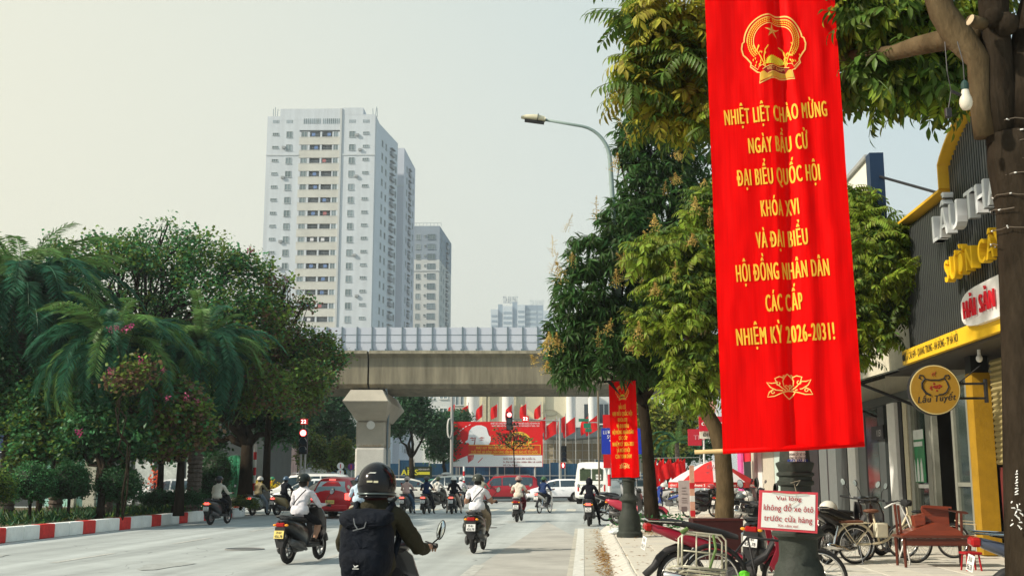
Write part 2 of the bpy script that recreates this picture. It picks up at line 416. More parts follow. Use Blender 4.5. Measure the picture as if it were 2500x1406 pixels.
# ================================================================== VIADUCT
VY = 74.0
def vx(px, Y=VY): return (px - 1250) * Y / 2740
def hz(py, Y, px=1250): return PT(px, py, Y).z
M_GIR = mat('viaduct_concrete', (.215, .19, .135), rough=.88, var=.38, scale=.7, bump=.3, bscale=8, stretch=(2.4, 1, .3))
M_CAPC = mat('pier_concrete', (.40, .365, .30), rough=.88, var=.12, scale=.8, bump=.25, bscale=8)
M_PIERW = mat('pier_whitewash', (.55, .54, .50), rough=.85, var=.12, scale=1.5)
M_PANEL = mat('barrier_panel', (.52, .55, .62), rough=.35, var=.06, scale=.8)
M_POST = mat('barrier_post', (.17, .22, .25), rough=.5, metal=.3, var=.1)
M_DARK = mat('dark_void', (.02, .02, .02), rough=.9, var=0)
via = thing('railway_viaduct', 'concrete elevated railway viaduct with pale noise barrier crossing above the junction', 'viaduct', (0, VY, 0))
zb, zt, zs, zl = hz(946, VY), hz(868, VY), hz(857, VY), hz(800, VY)
xj = vx(893)
for x0, x1 in ((-75, xj - 30), (xj - 29.92, xj - .06), (xj + .06, xj + 29.92), (xj + 30, 62)):
    b = MB()
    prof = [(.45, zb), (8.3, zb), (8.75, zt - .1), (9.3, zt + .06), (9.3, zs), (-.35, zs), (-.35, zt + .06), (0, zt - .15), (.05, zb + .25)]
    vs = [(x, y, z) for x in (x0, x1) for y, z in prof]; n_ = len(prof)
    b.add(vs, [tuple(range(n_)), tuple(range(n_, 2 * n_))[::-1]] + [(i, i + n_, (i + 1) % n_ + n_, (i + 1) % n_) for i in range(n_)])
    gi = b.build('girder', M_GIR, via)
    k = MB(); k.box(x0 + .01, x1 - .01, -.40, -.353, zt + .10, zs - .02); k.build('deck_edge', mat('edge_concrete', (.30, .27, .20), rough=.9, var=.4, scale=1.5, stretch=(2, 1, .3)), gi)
pm = MB(); h_ = zl - zs; pm.box(.035, .975, -.02, .02, .04, h_); pmm = pm.mesh('barrier_panel', M_PANEL)
q = MB(); q.box(-.045, .045, -.10, .03, 0, h_ + .03); q.box(-.12, .12, -.22, -.05, 0, .12); q.prism([(-.10, .12), (-.22, .12), (-.10, .55)], -.03, .03, 'yz'); qm = q.mesh('barrier_post', M_POST)
rl = MB()
x = -60.0
while x < 50:
    link('barrier_panel', pmm, via, (x, -.15, zs)); link('barrier_post', qm, via, (x, -.15, zs)); x += 1.012
for zz in (.36, .68): rl.box(-60, 50, -.19, -.172, zs + h_ * zz - .012, zs + h_ * zz + .012)
rl.build('rail', M_POST, via)
def pier(X):
    # hammerhead cap: top narrower, wide belly, tapering to the shaft; long across the bridge
    c = MB(); y0, y1 = -1.2, 10.0
    z4, z3, z2 = hz(950, VY - 1), hz(979, VY - 1), hz(1021, VY - 1)
    secs = [(z4, 1.05, .6), (z3, 1.50, .0), (z2, 1.0, 3.2)]
    ring = []
    for z, hw, iny in secs: ring.append([(X - hw, y0 + iny, z), (X + hw, y0 + iny, z), (X + hw, y1 - iny, z), (X - hw, y1 - iny, z)])
    vs = [p for r_ in ring for p in r_]; fs = [(3, 2, 1, 0)[::-1], (8, 9, 10, 11)[::-1]]
    for i in range(2):
        for j in range(4): fs.append((i * 4 + j, i * 4 + (j + 1) % 4, i * 4 + 4 + (j + 1) % 4, i * 4 + 4 + j))
    c.add(vs, fs)
    cp = c.build('pier_cap', M_CAPC, via)
    s_ = MB(); s_.bevbox(X - 1.0, X + 1.0, 2.0, 5.4, 3.6, z2, .12); s_.build('pier_shaft', M_CAPC, via)
    s_ = MB(); s_.bevbox(X - 1.03, X + 1.03, 1.97, 5.43, 0, 3.6, .12); s_.build('pier_base', M_PIERW, via)
    s_ = MB(); s_.box(X - .7, X + .7, .6, 7.4, z4, zb + .02); s_.build('bearing', M_DARK, via)
    return z2
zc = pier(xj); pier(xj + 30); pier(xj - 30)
d = MB(); d.lathe([(.29, 0), (.29, .03)], 20, Matrix.Translation((xj, 1.99, hz(1037, 76))) @ Matrix.Rotation(math.pi / 2, 4, 'X')); d.build('round_plaque', mat('plaque_white', (.75, .75, .72), var=0), via)
d = MB(); put_text(d, 'CỔ PHẦN ĐƯỜNG SẮT', (xj, 1.985, hz(1090, 76)), .13, width=1.5); d.build('stencil_lettering', mat('stencil', (.25, .17, .10), var=.1), via)
d = MB(); d.tube([(xj + 1.2, .3, zb - .1), (xj + 1.2, 2.2, zb - 1.3), (xj + 1.08, 2.6, zc - .3), (xj + 1.08, 2.6, 1)], .07); d.build('drain_pipe', M_POST, via)
# ================================================================== TOWERS
M_TW = mat('tower_white', (.52, .56, .60), rough=.85, var=.11, scale=.35, stretch=(1.6, 1, .12))
M_TB = mat('tower_beige', (.53, .525, .485), rough=.85, var=.12, scale=.2)
M_TG = mat('tower_grey', (.26, .31, .37), rough=.85, var=.08, scale=.2)
M_GLS = mat('tower_glass', (.20, .25, .27), rough=.25, var=.25, scale=.6, island=.3)
M_FRM = mat('window_frame_grey', (.45, .49, .50), rough=.6, var=.1)
M_LOG = mat('loggia_dark', (.19, .21, .23), rough=.8, var=.5, scale=1.2, island=.4)
def win_mesh(w_, h_, panes=2, glass=M_GLS, frame=M_FRM, fr=.08):
    b = MB(); b.k = 0; b.box(-w_ / 2, w_ / 2, -.02, .05, 0, h_)
    b.k = 1
    for i in range(panes + 1):
        x_ = -w_ / 2 + i * w_ / panes; b.box(x_ - fr / 2, x_ + fr / 2, -.09, .05, -.05, h_ + .05)
    b.box(-w_ / 2, w_ / 2, -.10, .05, h_, h_ + fr); b.box(-w_ / 2 - .1, w_ / 2 + .1, -.16, .05, -fr, 0)
    return b.mesh('window', [glass, frame])
def tower_block(root, pts, z0, z1, m, name='wall'):
    b = MB(); b.prism(pts, z0, z1, 'xy'); return b.build(name, m, root)
TY = 270.0
def tx(px, Y=TY): return (px - 1250) * Y / 2677.0
tz = lambda py: hz(py, TY)
t1 = thing('apartment_tower', 'tall pale apartment tower with beige central loggia strip and antennas on its roof', 'tower', (tx(775), TY, 0), R(-1.0))
ox = tx(780)
xl, xa, xb, xr = tx(638) - ox, tx(720) - ox, tx(822) - ox, tx(911) - ox
ztop = tz(284)
b = MB(); b.prism([(xl, 0), (xa, 0), (xa, 22), (xl, 22)], 0, ztop, 'xy'); b.build('wall', M_TW, t1)
b = MB(); b.prism([(xb + .5, 0), (xr, 0), (xr, 22), (xb + .5, 22)], 0, ztop + .4, 'xy'); b.build('wall', M_TW, t1)
b = MB(); b.prism([(xa, 1.6), (xb, 1.6), (xb, 22), (xa, 22)], 0, tz(300), 'xy'); b.build('core_wall', M_LOG, t1)
b = MB(); b.box(xb + .003, xb + .49, -.25, 3, 0, tz(266)); b.build('rib', mat('tower_rib', (.48, .50, .50), var=.1), t1)
b = MB(); b.box(tx(670) - ox, xb - .003, -.02, 20, tz(266) - 3.0, tz(266)); b.box(xa, xb, .0, 20, tz(318), tz(266) - 3.003); b.box(xb + .5, tx(880) - ox, -.02, 20, ztop + .403, tz(264)); b.build('parapet', M_TW, t1)
for zz in (tz(380), tz(300)):
    b = MB(); b.box(xl - .1, xa, -.12, .0, zz, zz + .35); b.box(xb + .5, xr + .1, -.12, 0, zz, zz + .35); b.build('string_course', mat('course', (.50, .53, .55), var=.1), t1) if zz < tz(350) else None
wA, wV, wS = win_mesh(1.45, 1.5), win_mesh(1.5, .55, 3), win_mesh(1.35, 1.55)
lg = MB(); lg.box(-1.45, 1.45, 1.3, 1.55, 0, 1.45)
for i in range(5): lg.box(-1.4 + i * .7, -1.34 + i * .7, .2, .26, 0, .75)
lg.box(-1.45, 1.45, .18, .28, .72, .80); lgm = lg.mesh('loggia', M_LOG)
fl = [tz(230 + c / 2.3436) for c in (232, 307, 382, 458, 533, 607, 683, 757, 832, 908, 984, 1058, 1135, 1212, 1289)]
pitch = (fl[0] - fl[-1]) / 14
for i in range(3): fl.append(fl[-1] - pitch)
while fl[-1] > 4: fl.append(fl[-1] - pitch)
cx1, cx2, cx3, cx4 = tx(660) - ox, tx(694.5) - ox, tx(853) - ox, tx(888) - ox
for k, zc_ in enumerate(fl):
    par = MB(); par.box(xa, xb - .01, -.04, .25, zc_ - pitch + .75, zc_ - .72); par.box(xa, xb - .01, -.08, .3, zc_ - .72, zc_ - .60); par.build('parapet_band', M_TB, t1)
    ww = xb - xa
    for (a, b_) in ((0, .045), (.205, .26), (.515, .56), (.815, .85), (.96, 1)):
        cl = MB(); cl.box(xa + a * ww, xa + b_ * ww - .01, .0, 1.6, zc_ - .6, zc_ + .75); cl.build('pier', M_TW, t1)
    for fx_ in (.125, .905): link('window', wS, t1, (xa + fx_ * ww, .1, zc_ - .65), scale=(1.0, 1, .9))
    for fx_ in (.387, .687): link('loggia', lgm, t1, (xa + fx_ * ww, .0, zc_ - .6), scale=(.9, 1, .95))
    if k < 18:
        link('window', wV, t1, (cx1, 0, zc_ - .1)); link('window', wA, t1, (cx2, 0, zc_ - .7))
        link('window', wA, t1, (cx3, 0, zc_ - .7)); link('window', wV, t1, (cx4, 0, zc_ + .1))
acb = MB(); acb.bevbox(-.45, .45, -.45, -.05, 0, .65, .04); acb.lathe([(.24, 0), (.24, .01)], 10, Matrix.Translation((-.1, -.455, .33)) @ Matrix.Rotation(math.pi / 2, 4, 'X')); acm = acb.mesh('air_conditioner', mat('ac_grey', (.30, .32, .33), var=.2)); ld = MB(); ld.quad((-.5, -.1, 0), (.4, -.12, .05), (.38, -.1, .8), (-.48, -.1, .8)); ldm = [ld.mesh('laundry', mat('laundry_%d' % k_, c_, var=.1)) for k_, c_ in enumerate(((.6, .6, .62), (.35, .12, .12), (.12, .2, .4)))]
for zc_ in fl[:18]:
    for f_ in (cx2 - 1.3, cx3 + 1.3, cx4 - 1.4): 
        if random.random() < .22: link('air_conditioner', acm, t1, (f_, 0, zc_ - random.uniform(.2, 1.2)))
    for f_ in (.387, .687):
        if random.random() < .5: link('laundry', random.choice(ldm), t1, (xa + f_ * (xb - xa) + random.uniform(-.6, .6), .0, zc_ - .4))
gr = MB()
for i in range(2):
    for j in range(9): gr.box(xa + 1.0 + i * 4.9 + j * .5, xa + 1.25 + i * 4.9 + j * .5, -.06, .1, tz(302.5), tz(290))
gr.build('louvre', M_GLS, t1, kind='stuff')
for c_ in (cx1, cx2, cx3, cx4):
    gr = MB(); [gr.box(c_ - .8 + j * .35, c_ - .65 + j * .35, -.04, .1, tz(301), tz(293)) for j in range(5)]; gr.build('vent_grille', M_GLS, t1)
for px_ in (655, 909):
    an = MB(); X_ = tx(px_) - ox
    for j in range(3): an.tube([(X_ + j * .5 - .5, .8, ztop), (X_ + j * .5 - .4 + random.uniform(-.3, .3), .8, ztop + 2.2 + .5 * (j % 2))], .09, 5)
    an.build('antenna', M_POST, t1)
# side wing that recedes, with its darker loggia column
dv = Vector((math.sin(R(9)), math.cos(R(9)))); ax = Vector((xr, 3.0)); bx_ = ax + dv * 19.5
sd = MB(); sd.prism([(xr - 6, 3.0), (ax.x, ax.y), (bx_.x, bx_.y), (bx_.x - 8, bx_.y)], 0, ztop - .4, 'xy'); sd.build('side_wall', mat('tower_white_b', (.56, .61, .67), rough=.85, var=.07, scale=.1), t1)
sw = win_mesh(1.2, 1.6, 1, M_LOG); rr = -math.atan2(dv.x, dv.y) + math.pi / 2
sb = MB(); sb.box(-1.6, 1.6, -.5, .0, -.1, .9); sb.box(-1.6, 1.6, -.6, .0, 1.7, 1.85); sbm = sb.mesh('balcony', mat('balcony_grey', (.28, .30, .33), var=.25, scale=.4))
for k, zc_ in enumerate(fl[:20]):
    for s_ in (5.0, 8.4):
        p = ax + dv * s_; link('side_window', sw, t1, (p.x, p.y, zc_ - .8), (0, 0, rr))
    p = ax + dv * 13.5; link('balcony', sbm, t1, (p.x, p.y, zc_ - .9), (0, 0, rr), (1, 1.3, 1))
    p = ax + dv * 17.8; link('side_window', sw, t1, (p.x, p.y, zc_ - .8), (0, 0, rr))
# second block of the same estate
t2 = thing('apartment_tower', 'second pale apartment block half hidden behind the tall white tower', 'tower', (tx(958, 292), 296, 0), R(-1))
X2 = tx(980, 296) - tx(958, 292); zt2 = hz(362, 296)
b = MB(); b.prism([(-5, 0), (X2, 0), (X2 + .85, 21), (-5, 21)], 0, zt2, 'xy'); b.build('wall', mat('tower_lilac', (.50, .53, .60), rough=.85, var=.06, scale=.1), t2)
b = MB(); b.box(-5, X2 + .12, -.12, 0, hz(455, 296), hz(455, 296) + .35); b.build('string_course', mat('course', (.5, .5, .5)), t2)
d2 = Vector((.85, 21)).normalized(); r2 = -math.atan2(d2.x, d2.y) + math.pi / 2
for k in range(24):
    zc_ = zt2 - 5.5 - k * pitch
    for s_, me_ in ((5, sw), (9.5, sbm), (12.5, sw), (17, sw)):
        p = Vector((X2, 0)) + d2 * s_; link('balcony' if me_ is sbm else 'window', me_, t2, (p.x, p.y, zc_), (0, 0, r2))
t3 = thing('apartment_tower', 'lower grey topped apartment block to the right of the white towers', 'tower', (tx(1003, 330), 330, 0), R(-1))
X3 = tx(1071, 330) - tx(1003, 330); zt3 = hz(552, 330); zg = hz(634, 330)
b = MB(); b.prism([(-3, 0), (X3, 0), (X3 + 1.7, 26), (-3, 26)], 0, zg, 'xy'); b.build('wall', mat('tower_pale_grey', (.50, .52, .52), rough=.85, var=.09, scale=.15), t3)
b = MB(); b.prism([(-3, 0), (X3 + .01, 0), (X3 + 1.71, 26), (-3, 26)], zg + .001, zt3, 'xy'); b.build('top_storeys', M_TG, t3)
b = MB(); b.box(-3, X3 + .1, -.15, .0, hz(662, 330), hz(662, 330) + .4); b.build('string_course', mat('course', (.5, .5, .5)), t3)
b = MB(); [b.tube([(i * 1.1, .3, zt3), (i * 1.1, .3, zt3 + 1.0)], .05, 4) for i in range(-2, 9)]; b.box(-2.2, 8.8, .28, .34, zt3 + .95, zt3 + 1.03); b.build('roof_railing', M_POST, t3)
w3a, w3b = win_mesh(1.3, 1.5), win_mesh(2.4, 1.6, 3, M_GLS, M_TG); d3 = Vector((1.7, 26)).normalized(); r3 = -math.atan2(d3.x, d3.y) + math.pi / 2
for k in range(19):
    zc_ = zt3 - 4.2 - k * 3.05
    link('window', w3a, t3, (1.9, 0, zc_)); link('window', w3b, t3, (5.9, 0, zc_)); link('vent', wV, t3, (4.0, 0, zc_ + .8), scale=(.4, 1, 1))
    for s_ in (4, 9, 15, 21):
        p = Vector((X3, 0)) + d3 * s_; link('window', sw if s_ != 15 else sbm, t3, (p.x, p.y, zc_), (0, 0, r3))
# far twin towers with roof letters
FY = 760.0
def fx(px): return (px - 1250) * FY / 2677
t4 = thing('office_tower', 'distant bluish stepped high rise with large name letters on its roof', 'tower', (fx(1270), FY, 0))
M_FT = mat('far_wall', (.52, .58, .64), rough=.7, var=.1, scale=.03); M_FD = mat('far_glass', (.27, .34, .42), rough=.4, var=.1, scale=.05)
o4 = fx(1270)
for (p0, p1, top, m_) in ((1198, 1216, 755, M_FT), (1216, 1227, 742, M_FD), (1227, 1251, 747, M_FT), (1251, 1263, 736, M_FD), (1263, 1282, 744, M_FT), (1282, 1312, 744, M_FD), (1312, 1327, 744, M_FD), (1327, 1350, 758, M_FT)):
    b = MB(); x0, x1 = fx(p0) - o4, fx(p1) - o4; b.box(x0, x1 - .05, 0 if m_ is M_FT else 1.5, 30, 0, hz(top, FY)); wl = b.build('wing', m_, t4)
    if m_ is M_FT or p0 >= 1282:
        ns = max(2, int((x1 - x0) / 2.4)); zz = hz(top, FY) - 4; yy = 0 if m_ is M_FT else 1.5
        while zz > 60:
            s2 = MB(); s2.box(x0 + .6, x1 - .6, yy - .15, yy - .01, zz - 1.6, zz); s2.build('window_band', M_FD if m_ is M_FT else mat('far_glass_b', (.40, .47, .53), rough=.4, var=.1), wl); zz -= 3.5
b = MB(); put_text(b, 'TÒA ĐẠI PHÁT', (fx(1246) - o4, 4, hz(736, FY)), 4.2, bold=.03, ext=.1, width=fx(1265) - fx(1228), M=None); b.build('roof_letters', mat('far_letters', (.22, .26, .30), var=0), t4)
b = MB(); b.box(fx(1228) - o4, fx(1265) - o4, 3.9, 4.2, hz(737.5, FY), hz(736.5, FY)); b.build('letter_rail', M_FT, t4)
b = MB(); put_text(b, 'TÒA ĐẠI PHÁT', (fx(1312) - o4, 8, hz(742, FY)), 4.0, bold=.02, ext=.1, width=fx(1330) - fx(1294)); b.build('roof_letters', mat('far_letters_b', (.45, .50, .52), var=0), t4)
# ================================================================== BEYOND THE CROSSING
M_CREAM = mat('hall_cream', (.60, .57, .44), rough=.85, var=.14, scale=.35, stretch=(1.5, 1, .25))
M_WHITE = mat('white_paint', (.72, .72, .70), rough=.6, var=.06)
M_GPOLE = mat('galvanised', (.42, .43, .42), rough=.5, metal=.4, var=.12)
M_DGLASS = mat('dark_glass', (.03, .05, .065), rough=.08, var=.2, spec=.8)
M_RED = mat('flag_red', (.70, .012, .015), rough=.75, var=.12, scale=2, trans=.3)
HY = 128.0
def hx(px, Y=HY): return (px - 1250) * Y / 2740
hall = thing('assembly_hall', 'cream public hall with tall round white columns behind the red billboard', 'building', (0, HY, 0))
b = MB(); b.box(hx(1130), hx(1393), 2, 22, 0, 13); b.build('wall', M_CREAM, hall)
b = MB(); b.box(hx(1393) + .02, hx(1560), 1.0, 22, 0, 13.2); b.build('white_wall', M_WHITE, hall)
for px_, r_ in ((1154, .75), (1240, .68), (1395, .55), (1448, .5)):
    b = MB(); b.lathe([(r_ * 1.2, 0), (r_ * 1.2, 1), (r_, 1.2), (r_, 12.6), (r_ * 1.2, 12.8), (r_ * 1.2, 13.1)], 20, Matrix.Translation((hx(px_), -.5, 0))); b.build('column', M_WHITE, hall, smooth='auto')
for px_ in (1178, 1183, 1192, 1258, 1330): b = MB(); b.box(hx(px_) - .12, hx(px_) + .12, 1.6, 1.99, 0, 12.9); b.build('pilaster', mat('pilaster', (.50, .47, .34), var=.2), hall)
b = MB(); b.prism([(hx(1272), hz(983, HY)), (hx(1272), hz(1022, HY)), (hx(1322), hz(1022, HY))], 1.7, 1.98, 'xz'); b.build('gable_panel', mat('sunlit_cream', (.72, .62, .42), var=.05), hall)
for a_, c_ in ((1428, 1452), (1466, 1490), (1500, 1535)):
    b = MB(); b.box(hx(a_), hx(c_), .86, .98, hz(1062, HY), hz(985, HY)); w_ = b.build('window', M_DGLASS, hall)
    b = MB(); [b.box(hx(a_) + t * (hx(c_) - hx(a_)) - .05, hx(a_) + t * (hx(c_) - hx(a_)) + .05, .78, .85, hz(1062, HY), hz(985, HY)) for t in (0, .5, 1)]; b.build('frame', M_WHITE, w_)
b = MB(); b.tube([(hx(1345) + math.cos(t / 12 * math.pi * 2) * .9, .99 if False else 1.9, hz(1005, HY) + math.sin(t / 12 * math.pi * 2) * .35) for t in range(12)], .05, 5, closed=True)
b.build('wall_ornament', mat('ornament', (.45, .42, .33)), hall)
# flat office blocks visible under the deck
for (p0, p1, top, Y, c_, lb) in ((1030, 1098, 930, 170, (.56, .58, .57), 'pale flat block with rows of windows seen under the viaduct'), (1100, 1142, 960, 185, (.62, .60, .52), 'cream apartment block with small windows left of the hall columns'), (1640, 1735, 985, 92, (.55, .60, .63), 'white office block with blue glass behind the yellowing tree')):
    t = thing('office_block', lb, 'building', ((p0 + p1 - 2500) / 2 * Y / 2740, Y, 0))
    hw = (p1 - p0) / 2 * Y / 2740; H = 17 if Y > 100 else hz(968, Y)
    b = MB(); b.box(-hw, hw, 0, 12, 0, H); b.build('wall', mat('block_%d' % p0, c_, rough=.8, var=.08), t)
    me = win_mesh(1.2 if Y > 100 else 1.5, 1.5, 2, M_GLS, M_WHITE, .12); k = 1
    while k < (5 if Y > 100 else 2.0):
        n_ = max(2, int(hw / 1.3) if Y > 100 else 2)
        for i in range(n_): link('window', me, t, (-hw + (i + .5) * 2 * hw / n_, 0, 1.6 + k * (3.0 if Y > 100 else 3.2) - (0 if Y > 100 else .4)))
        k += 1
# flags on poles
fm = []
for k in range(3):
    b = MB(); nx, nz = 5, 8; W, H = .95 if k < 2 else 1.5, 1.5
    vs = []
    for j in range(nz + 1):
        for i in range(nx + 1):
            s_, t_ = i / nx, j / nz
            vs.append((-s_ * W * (.8 + .1 * math.sin(t_ * 3)), .10 * math.sin(s_ * 7 + t_ * 2 + k), -t_ * H - s_ * (.45 + .2 * k) * (1 - .2 * t_)))
    b.add(vs, [(j * (nx + 1) + i, j * (nx + 1) + i + 1, (j + 1) * (nx + 1) + i + 1, (j + 1) * (nx + 1) + i) for j in range(nz) for i in range(nx)])
    fm.append(b.mesh('flag_cloth', M_RED, True))
fpm = MB(); fpm.tube([(.03, 0, -9), (.03, 0, .25)], .035, 6); fpm = fpm.mesh('flag_pole', M_GPOLE)
for k, (px_, py_, w_) in enumerate([(1110, 986, 0), (1143, 988, 0), (1178, 986, 1), (1214, 986, 0), (1250, 986, 1), (1285, 985, 0), (1320, 986, 1), (1332, 1016, 1), (1358, 1022, 2), (1380, 1015, 0), (1404, 1017, 2), (1436, 1015, 1), (1458, 1013, 2)]):
    p = PT(px_, py_, 112 if k < 7 else 108)
    desc = ['first', 'second', 'third', 'fourth', 'fifth', 'sixth', 'seventh'][k] + ' small red flag from the left in the row above the billboard' if k < 7 else ['half hidden behind the signal arm', 'wide and drooping beside the signal arm', 'narrow, next to the signal post', 'wide, in the middle of the canopy', 'small, behind the green sign', 'wide, last towards the mango tree'][k - 7]
    t = thing('flag', (desc if k < 7 else 'red flag over the dark canopy, ' + desc), 'flag', p, group='red flags on poles by the hall')
    link('flag_cloth', fm[w_], t, (0, 0, 0), scale=(.8, 1, .85) if k < 7 else (.9, 1, .95)); link('flag_pole', fpm, t)
# canopy and annex right of the billboard
an = thing('market_hall', 'low hall with dark flat canopy and pale lattice wall behind the white van', 'building', (0, 118, 0))
def ax_(px): return (px - 1250) * 118 / 2740
b = MB(); b.prism([(ax_(1325), hz(1066, 118)), (ax_(1325), hz(1049, 118)), (ax_(1560), hz(1040, 118)), (ax_(1560), hz(1060, 118)), (ax_(1390), hz(1073, 118))], -3, 6, 'xz'); b.build('canopy', mat('canopy_grey', (.10, .125, .14), rough=.6, var=.15), an)
b = MB(); b.box(ax_(1325), ax_(1700), 4, 4.3, 0, hz(1079, 118)); b.build('wall', mat('lattice_wall', (.34, .30, .22), rough=.85, var=.15), an)
b = MB(); b.box(ax_(1325), ax_(1700), 4.001, 4.25, hz(1079, 118) + .01, hz(1060, 118)); b.build('upper_wall', M_WHITE, an)
for i in range(14):
    b = MB(); x_ = ax_(1330) + i * 1.05; b.box(x_, x_ + .07, 3.8, 3.95, 0, hz(1062, 118)); b.build('mullion', M_GPOLE, an)
for i in range(3): b = MB(); zz = hz(1120 - i * 22, 118); b.box(ax_(1326), ax_(1560), 3.70, 3.78, zz, zz + .07); b.build('transom', M_GPOLE, an)
b = MB(); b.box(ax_(1326), ax_(1560), -3.1, -3.04, hz(1040, 118), hz(1037, 118)); [b.box(ax_(1326) + i * .8, ax_(1326) + i * .8 + .05, -3.1, -3.04, hz(1048, 118), hz(1037, 118)) for i in range(13)]; b.build('roof_railing', M_WHITE, an)
# dark blue site fence, panel by panel
fe = thing('site_fence', 'long fence of dark blue sheet panels with steel rails behind the crossing traffic', 'fence', (0, 104, 0))
M_BLUE = mat('fence_blue', (.022, .075, .15), rough=.45, var=.3, scale=.8, island=.25)
fb = MB(); fb.box(.02, 1.38, -.02, .02, .15, 3.2)
for i in range(6): fb.box(.14 + i * .22, .18 + i * .22, -.05, -.021, .15, 3.2)
fbm = fb.mesh('fence_panel', M_BLUE); pp = MB(); pp.box(-.04, .04, -.09, .03, 0, 3.3); ppm = pp.mesh('fence_post', M_GPOLE)
x = hx(900, 104)
while x < hx(1720, 104):
    link('fence_panel', fbm, fe, (x, 0, 0), scale=(1, 1, random.choice((.9, .93, 1)) if x < 9 else .62)); link('fence_post', ppm, fe, (x, 0, 0), scale=(1, 1, 1 if x < 9 else .65)); x += 1.4
b = MB(); [b.box(hx(900, 104), hx(1720, 104), -.13, -.091, z_, z_ + .06) for z_ in (.7, 1.75)]; b.build('fence_rail', M_GPOLE, fe)
# billboard
BY = 100.0
def bb(px, py, dy=0.0): p = PT(px, py, BY); return (p.x, dy, p.z)
bl = thing('billboard', 'large red and white street billboard with a pale portrait and yellow lettering', 'billboard', (0, BY, 0))
M_BR = mat('print_red', (.72, .012, .015), rough=.5, var=.04); M_BW = mat('print_white', (.80, .81, .84), rough=.5, var=.02); M_BY = mat('print_yellow', (.80, .50, .06), rough=.5, var=.05)
M_BO = mat('print_orange', (.58, .05, .01), rough=.5, var=.05); M_BD = mat('print_dark', (.30, .02, .03), rough=.5, var=0)
x0, z0, x1, z1 = bb(1105, 1139)[0], bb(1105, 1139)[2], bb(1325, 1029)[0], bb(1325, 1029)[2]
b = MB(); b.box(x0, x1, 0, .25, z0, z1); b.build('board', M_BR, bl)
def poly(mb, pts, dy): mb.add([bb(px, py, dy) for px, py in pts], [tuple(range(len(pts)))])
b = MB(); poly(b, [(1106, 1138.5), (1106, 1128), (1118, 1121), (1140, 1112), (1148, 1107), (1200, 1107), (1206, 1111), (1324, 1111), (1324, 1138.5)], -.012); b.build('white_field', M_BW, bl)
b = MB()
poly(b, [(1147, 1086), (1143, 1080), (1137, 1082), (1136, 1077), (1142, 1073), (1144, 1062), (1145, 1052), (1152, 1043), (1163, 1038), (1175, 1037.5), (1186, 1042), (1192, 1050), (1194, 1062), (1198, 1066), (1198, 1077), (1194, 1084), (1192, 1092), (1146, 1092)], -.012)
for i, c_ in enumerate([(1120, 1058), (1124, 1051), (1130, 1046), (1137, 1041), (1146, 1037), (1127, 1080), (1124, 1076)]): poly(b, [(c_[0] - 2.5, c_[1] + 1.6), (c_[0] - .5, c_[1] - 1.2), (c_[0] + 3.5, c_[1] - 2), (c_[0] + 1.2, c_[1] + .8)], -.012)
b.build('portrait_print', M_BW, bl)
b = MB()
for pts_ in ([(1146, 1069), (1152, 1067), (1160, 1070), (1156, 1070.5), (1149, 1070)], [(1168, 1069), (1175, 1066.5), (1184, 1068), (1178, 1069.5)], [(1150, 1073), (1156, 1072), (1159, 1074), (1153, 1075)], [(1170, 1073), (1176, 1071.5), (1182, 1073), (1176, 1074.5)], [(1159, 1066), (1161.5, 1068), (1159.5, 1084), (1156, 1086), (1158, 1078)], [(1188, 1044), (1193, 1052), (1195.5, 1066), (1192.5, 1060), (1189.5, 1050)]): poly(b, pts_, -.02)
b.build('portrait_shading', M_BD, bl)
b = MB()
for i in range(5): poly(b, [(1141 + i * 3.4, 1110), (1144 + i * 3.4, 1110), (1146 + i * 2.2, 1126 - i), (1143 + i * 2.6, 1130 - i * 2)], -.02)
poly(b, [(1166, 1128), (1178, 1116), (1179, 1117), (1168, 1129)], -.02); b.build('sketch_print', mat('print_rose', (.62, .08, .09), var=.3, scale=12), bl)
b = MB(); cx_, cz_ = bb(1266, 1060)[0], bb(1266, 1082)[2]
for j in range(20):
    a0, a1 = math.pi * j / 20, math.pi * (j + 1) / 20
    b.add([(cx_ + math.cos(a) * r_ * 1.12, -.012, cz_ + math.sin(a) * r_) for a, r_ in ((a0, .78), (a1, .78), (a1, 1.05), (a0, 1.05))], [(0, 1, 2, 3)])
for j in range(9): x_ = cx_ - .8 + j * .2; b.add([(x_, -.013, cz_ - .1), (x_ + .15, -.013, cz_ - .1), (x_ + .1, -.013, cz_ + .32 - abs(j - 4) * .04), (x_ + .02, -.013, cz_ + .3 - abs(j - 4) * .04)], [(0, 1, 2, 3)])
b.build('emblem_print', M_BY, bl)
b = MB(); poly(b, [(1144, 1085), (1320, 1085), (1320, 1109), (1205, 1110), (1198, 1107), (1144, 1107)], -.022); b.build('slogan_panel', M_BO, bl)
b = MB(); q = bb(1144, 1085.3, -.03); e = bb(1320, 1109, -.03)
b.box(q[0], e[0], -.035, -.023, q[2] - .05, q[2]); b.box(q[0], e[0], -.035, -.023, e[2], e[2] + .05); b.box(e[0] - .05, e[0], -.035, -.023, e[2] + .051, q[2] - .051)
put_text(b, 'PHÁT HUY TRUYỀN THỐNG QUÊ HƯƠNG ANH HÙNG', bb(1232, 1096, -.04), .235, bold=.03, width=5.1)
put_text(b, 'TUỔI TRẺ HÀ ĐÔNG SẴN SÀNG LÊN ĐƯỜNG BẢO VỆ TỔ QUỐC', bb(1232, 1106, -.04), .235, bold=.03, width=6.0)
b.build('slogan_lettering', M_BY, bl)
b = MB(); put_text(b, 'NHIỆT LIỆT CHÀO MỪNG NGÀY BẦU CỬ ĐẠI BIỂU QUỐC HỘI KHÓA XVI', bb(1258, 1035, -.02), .13, bold=.02, width=4.4)
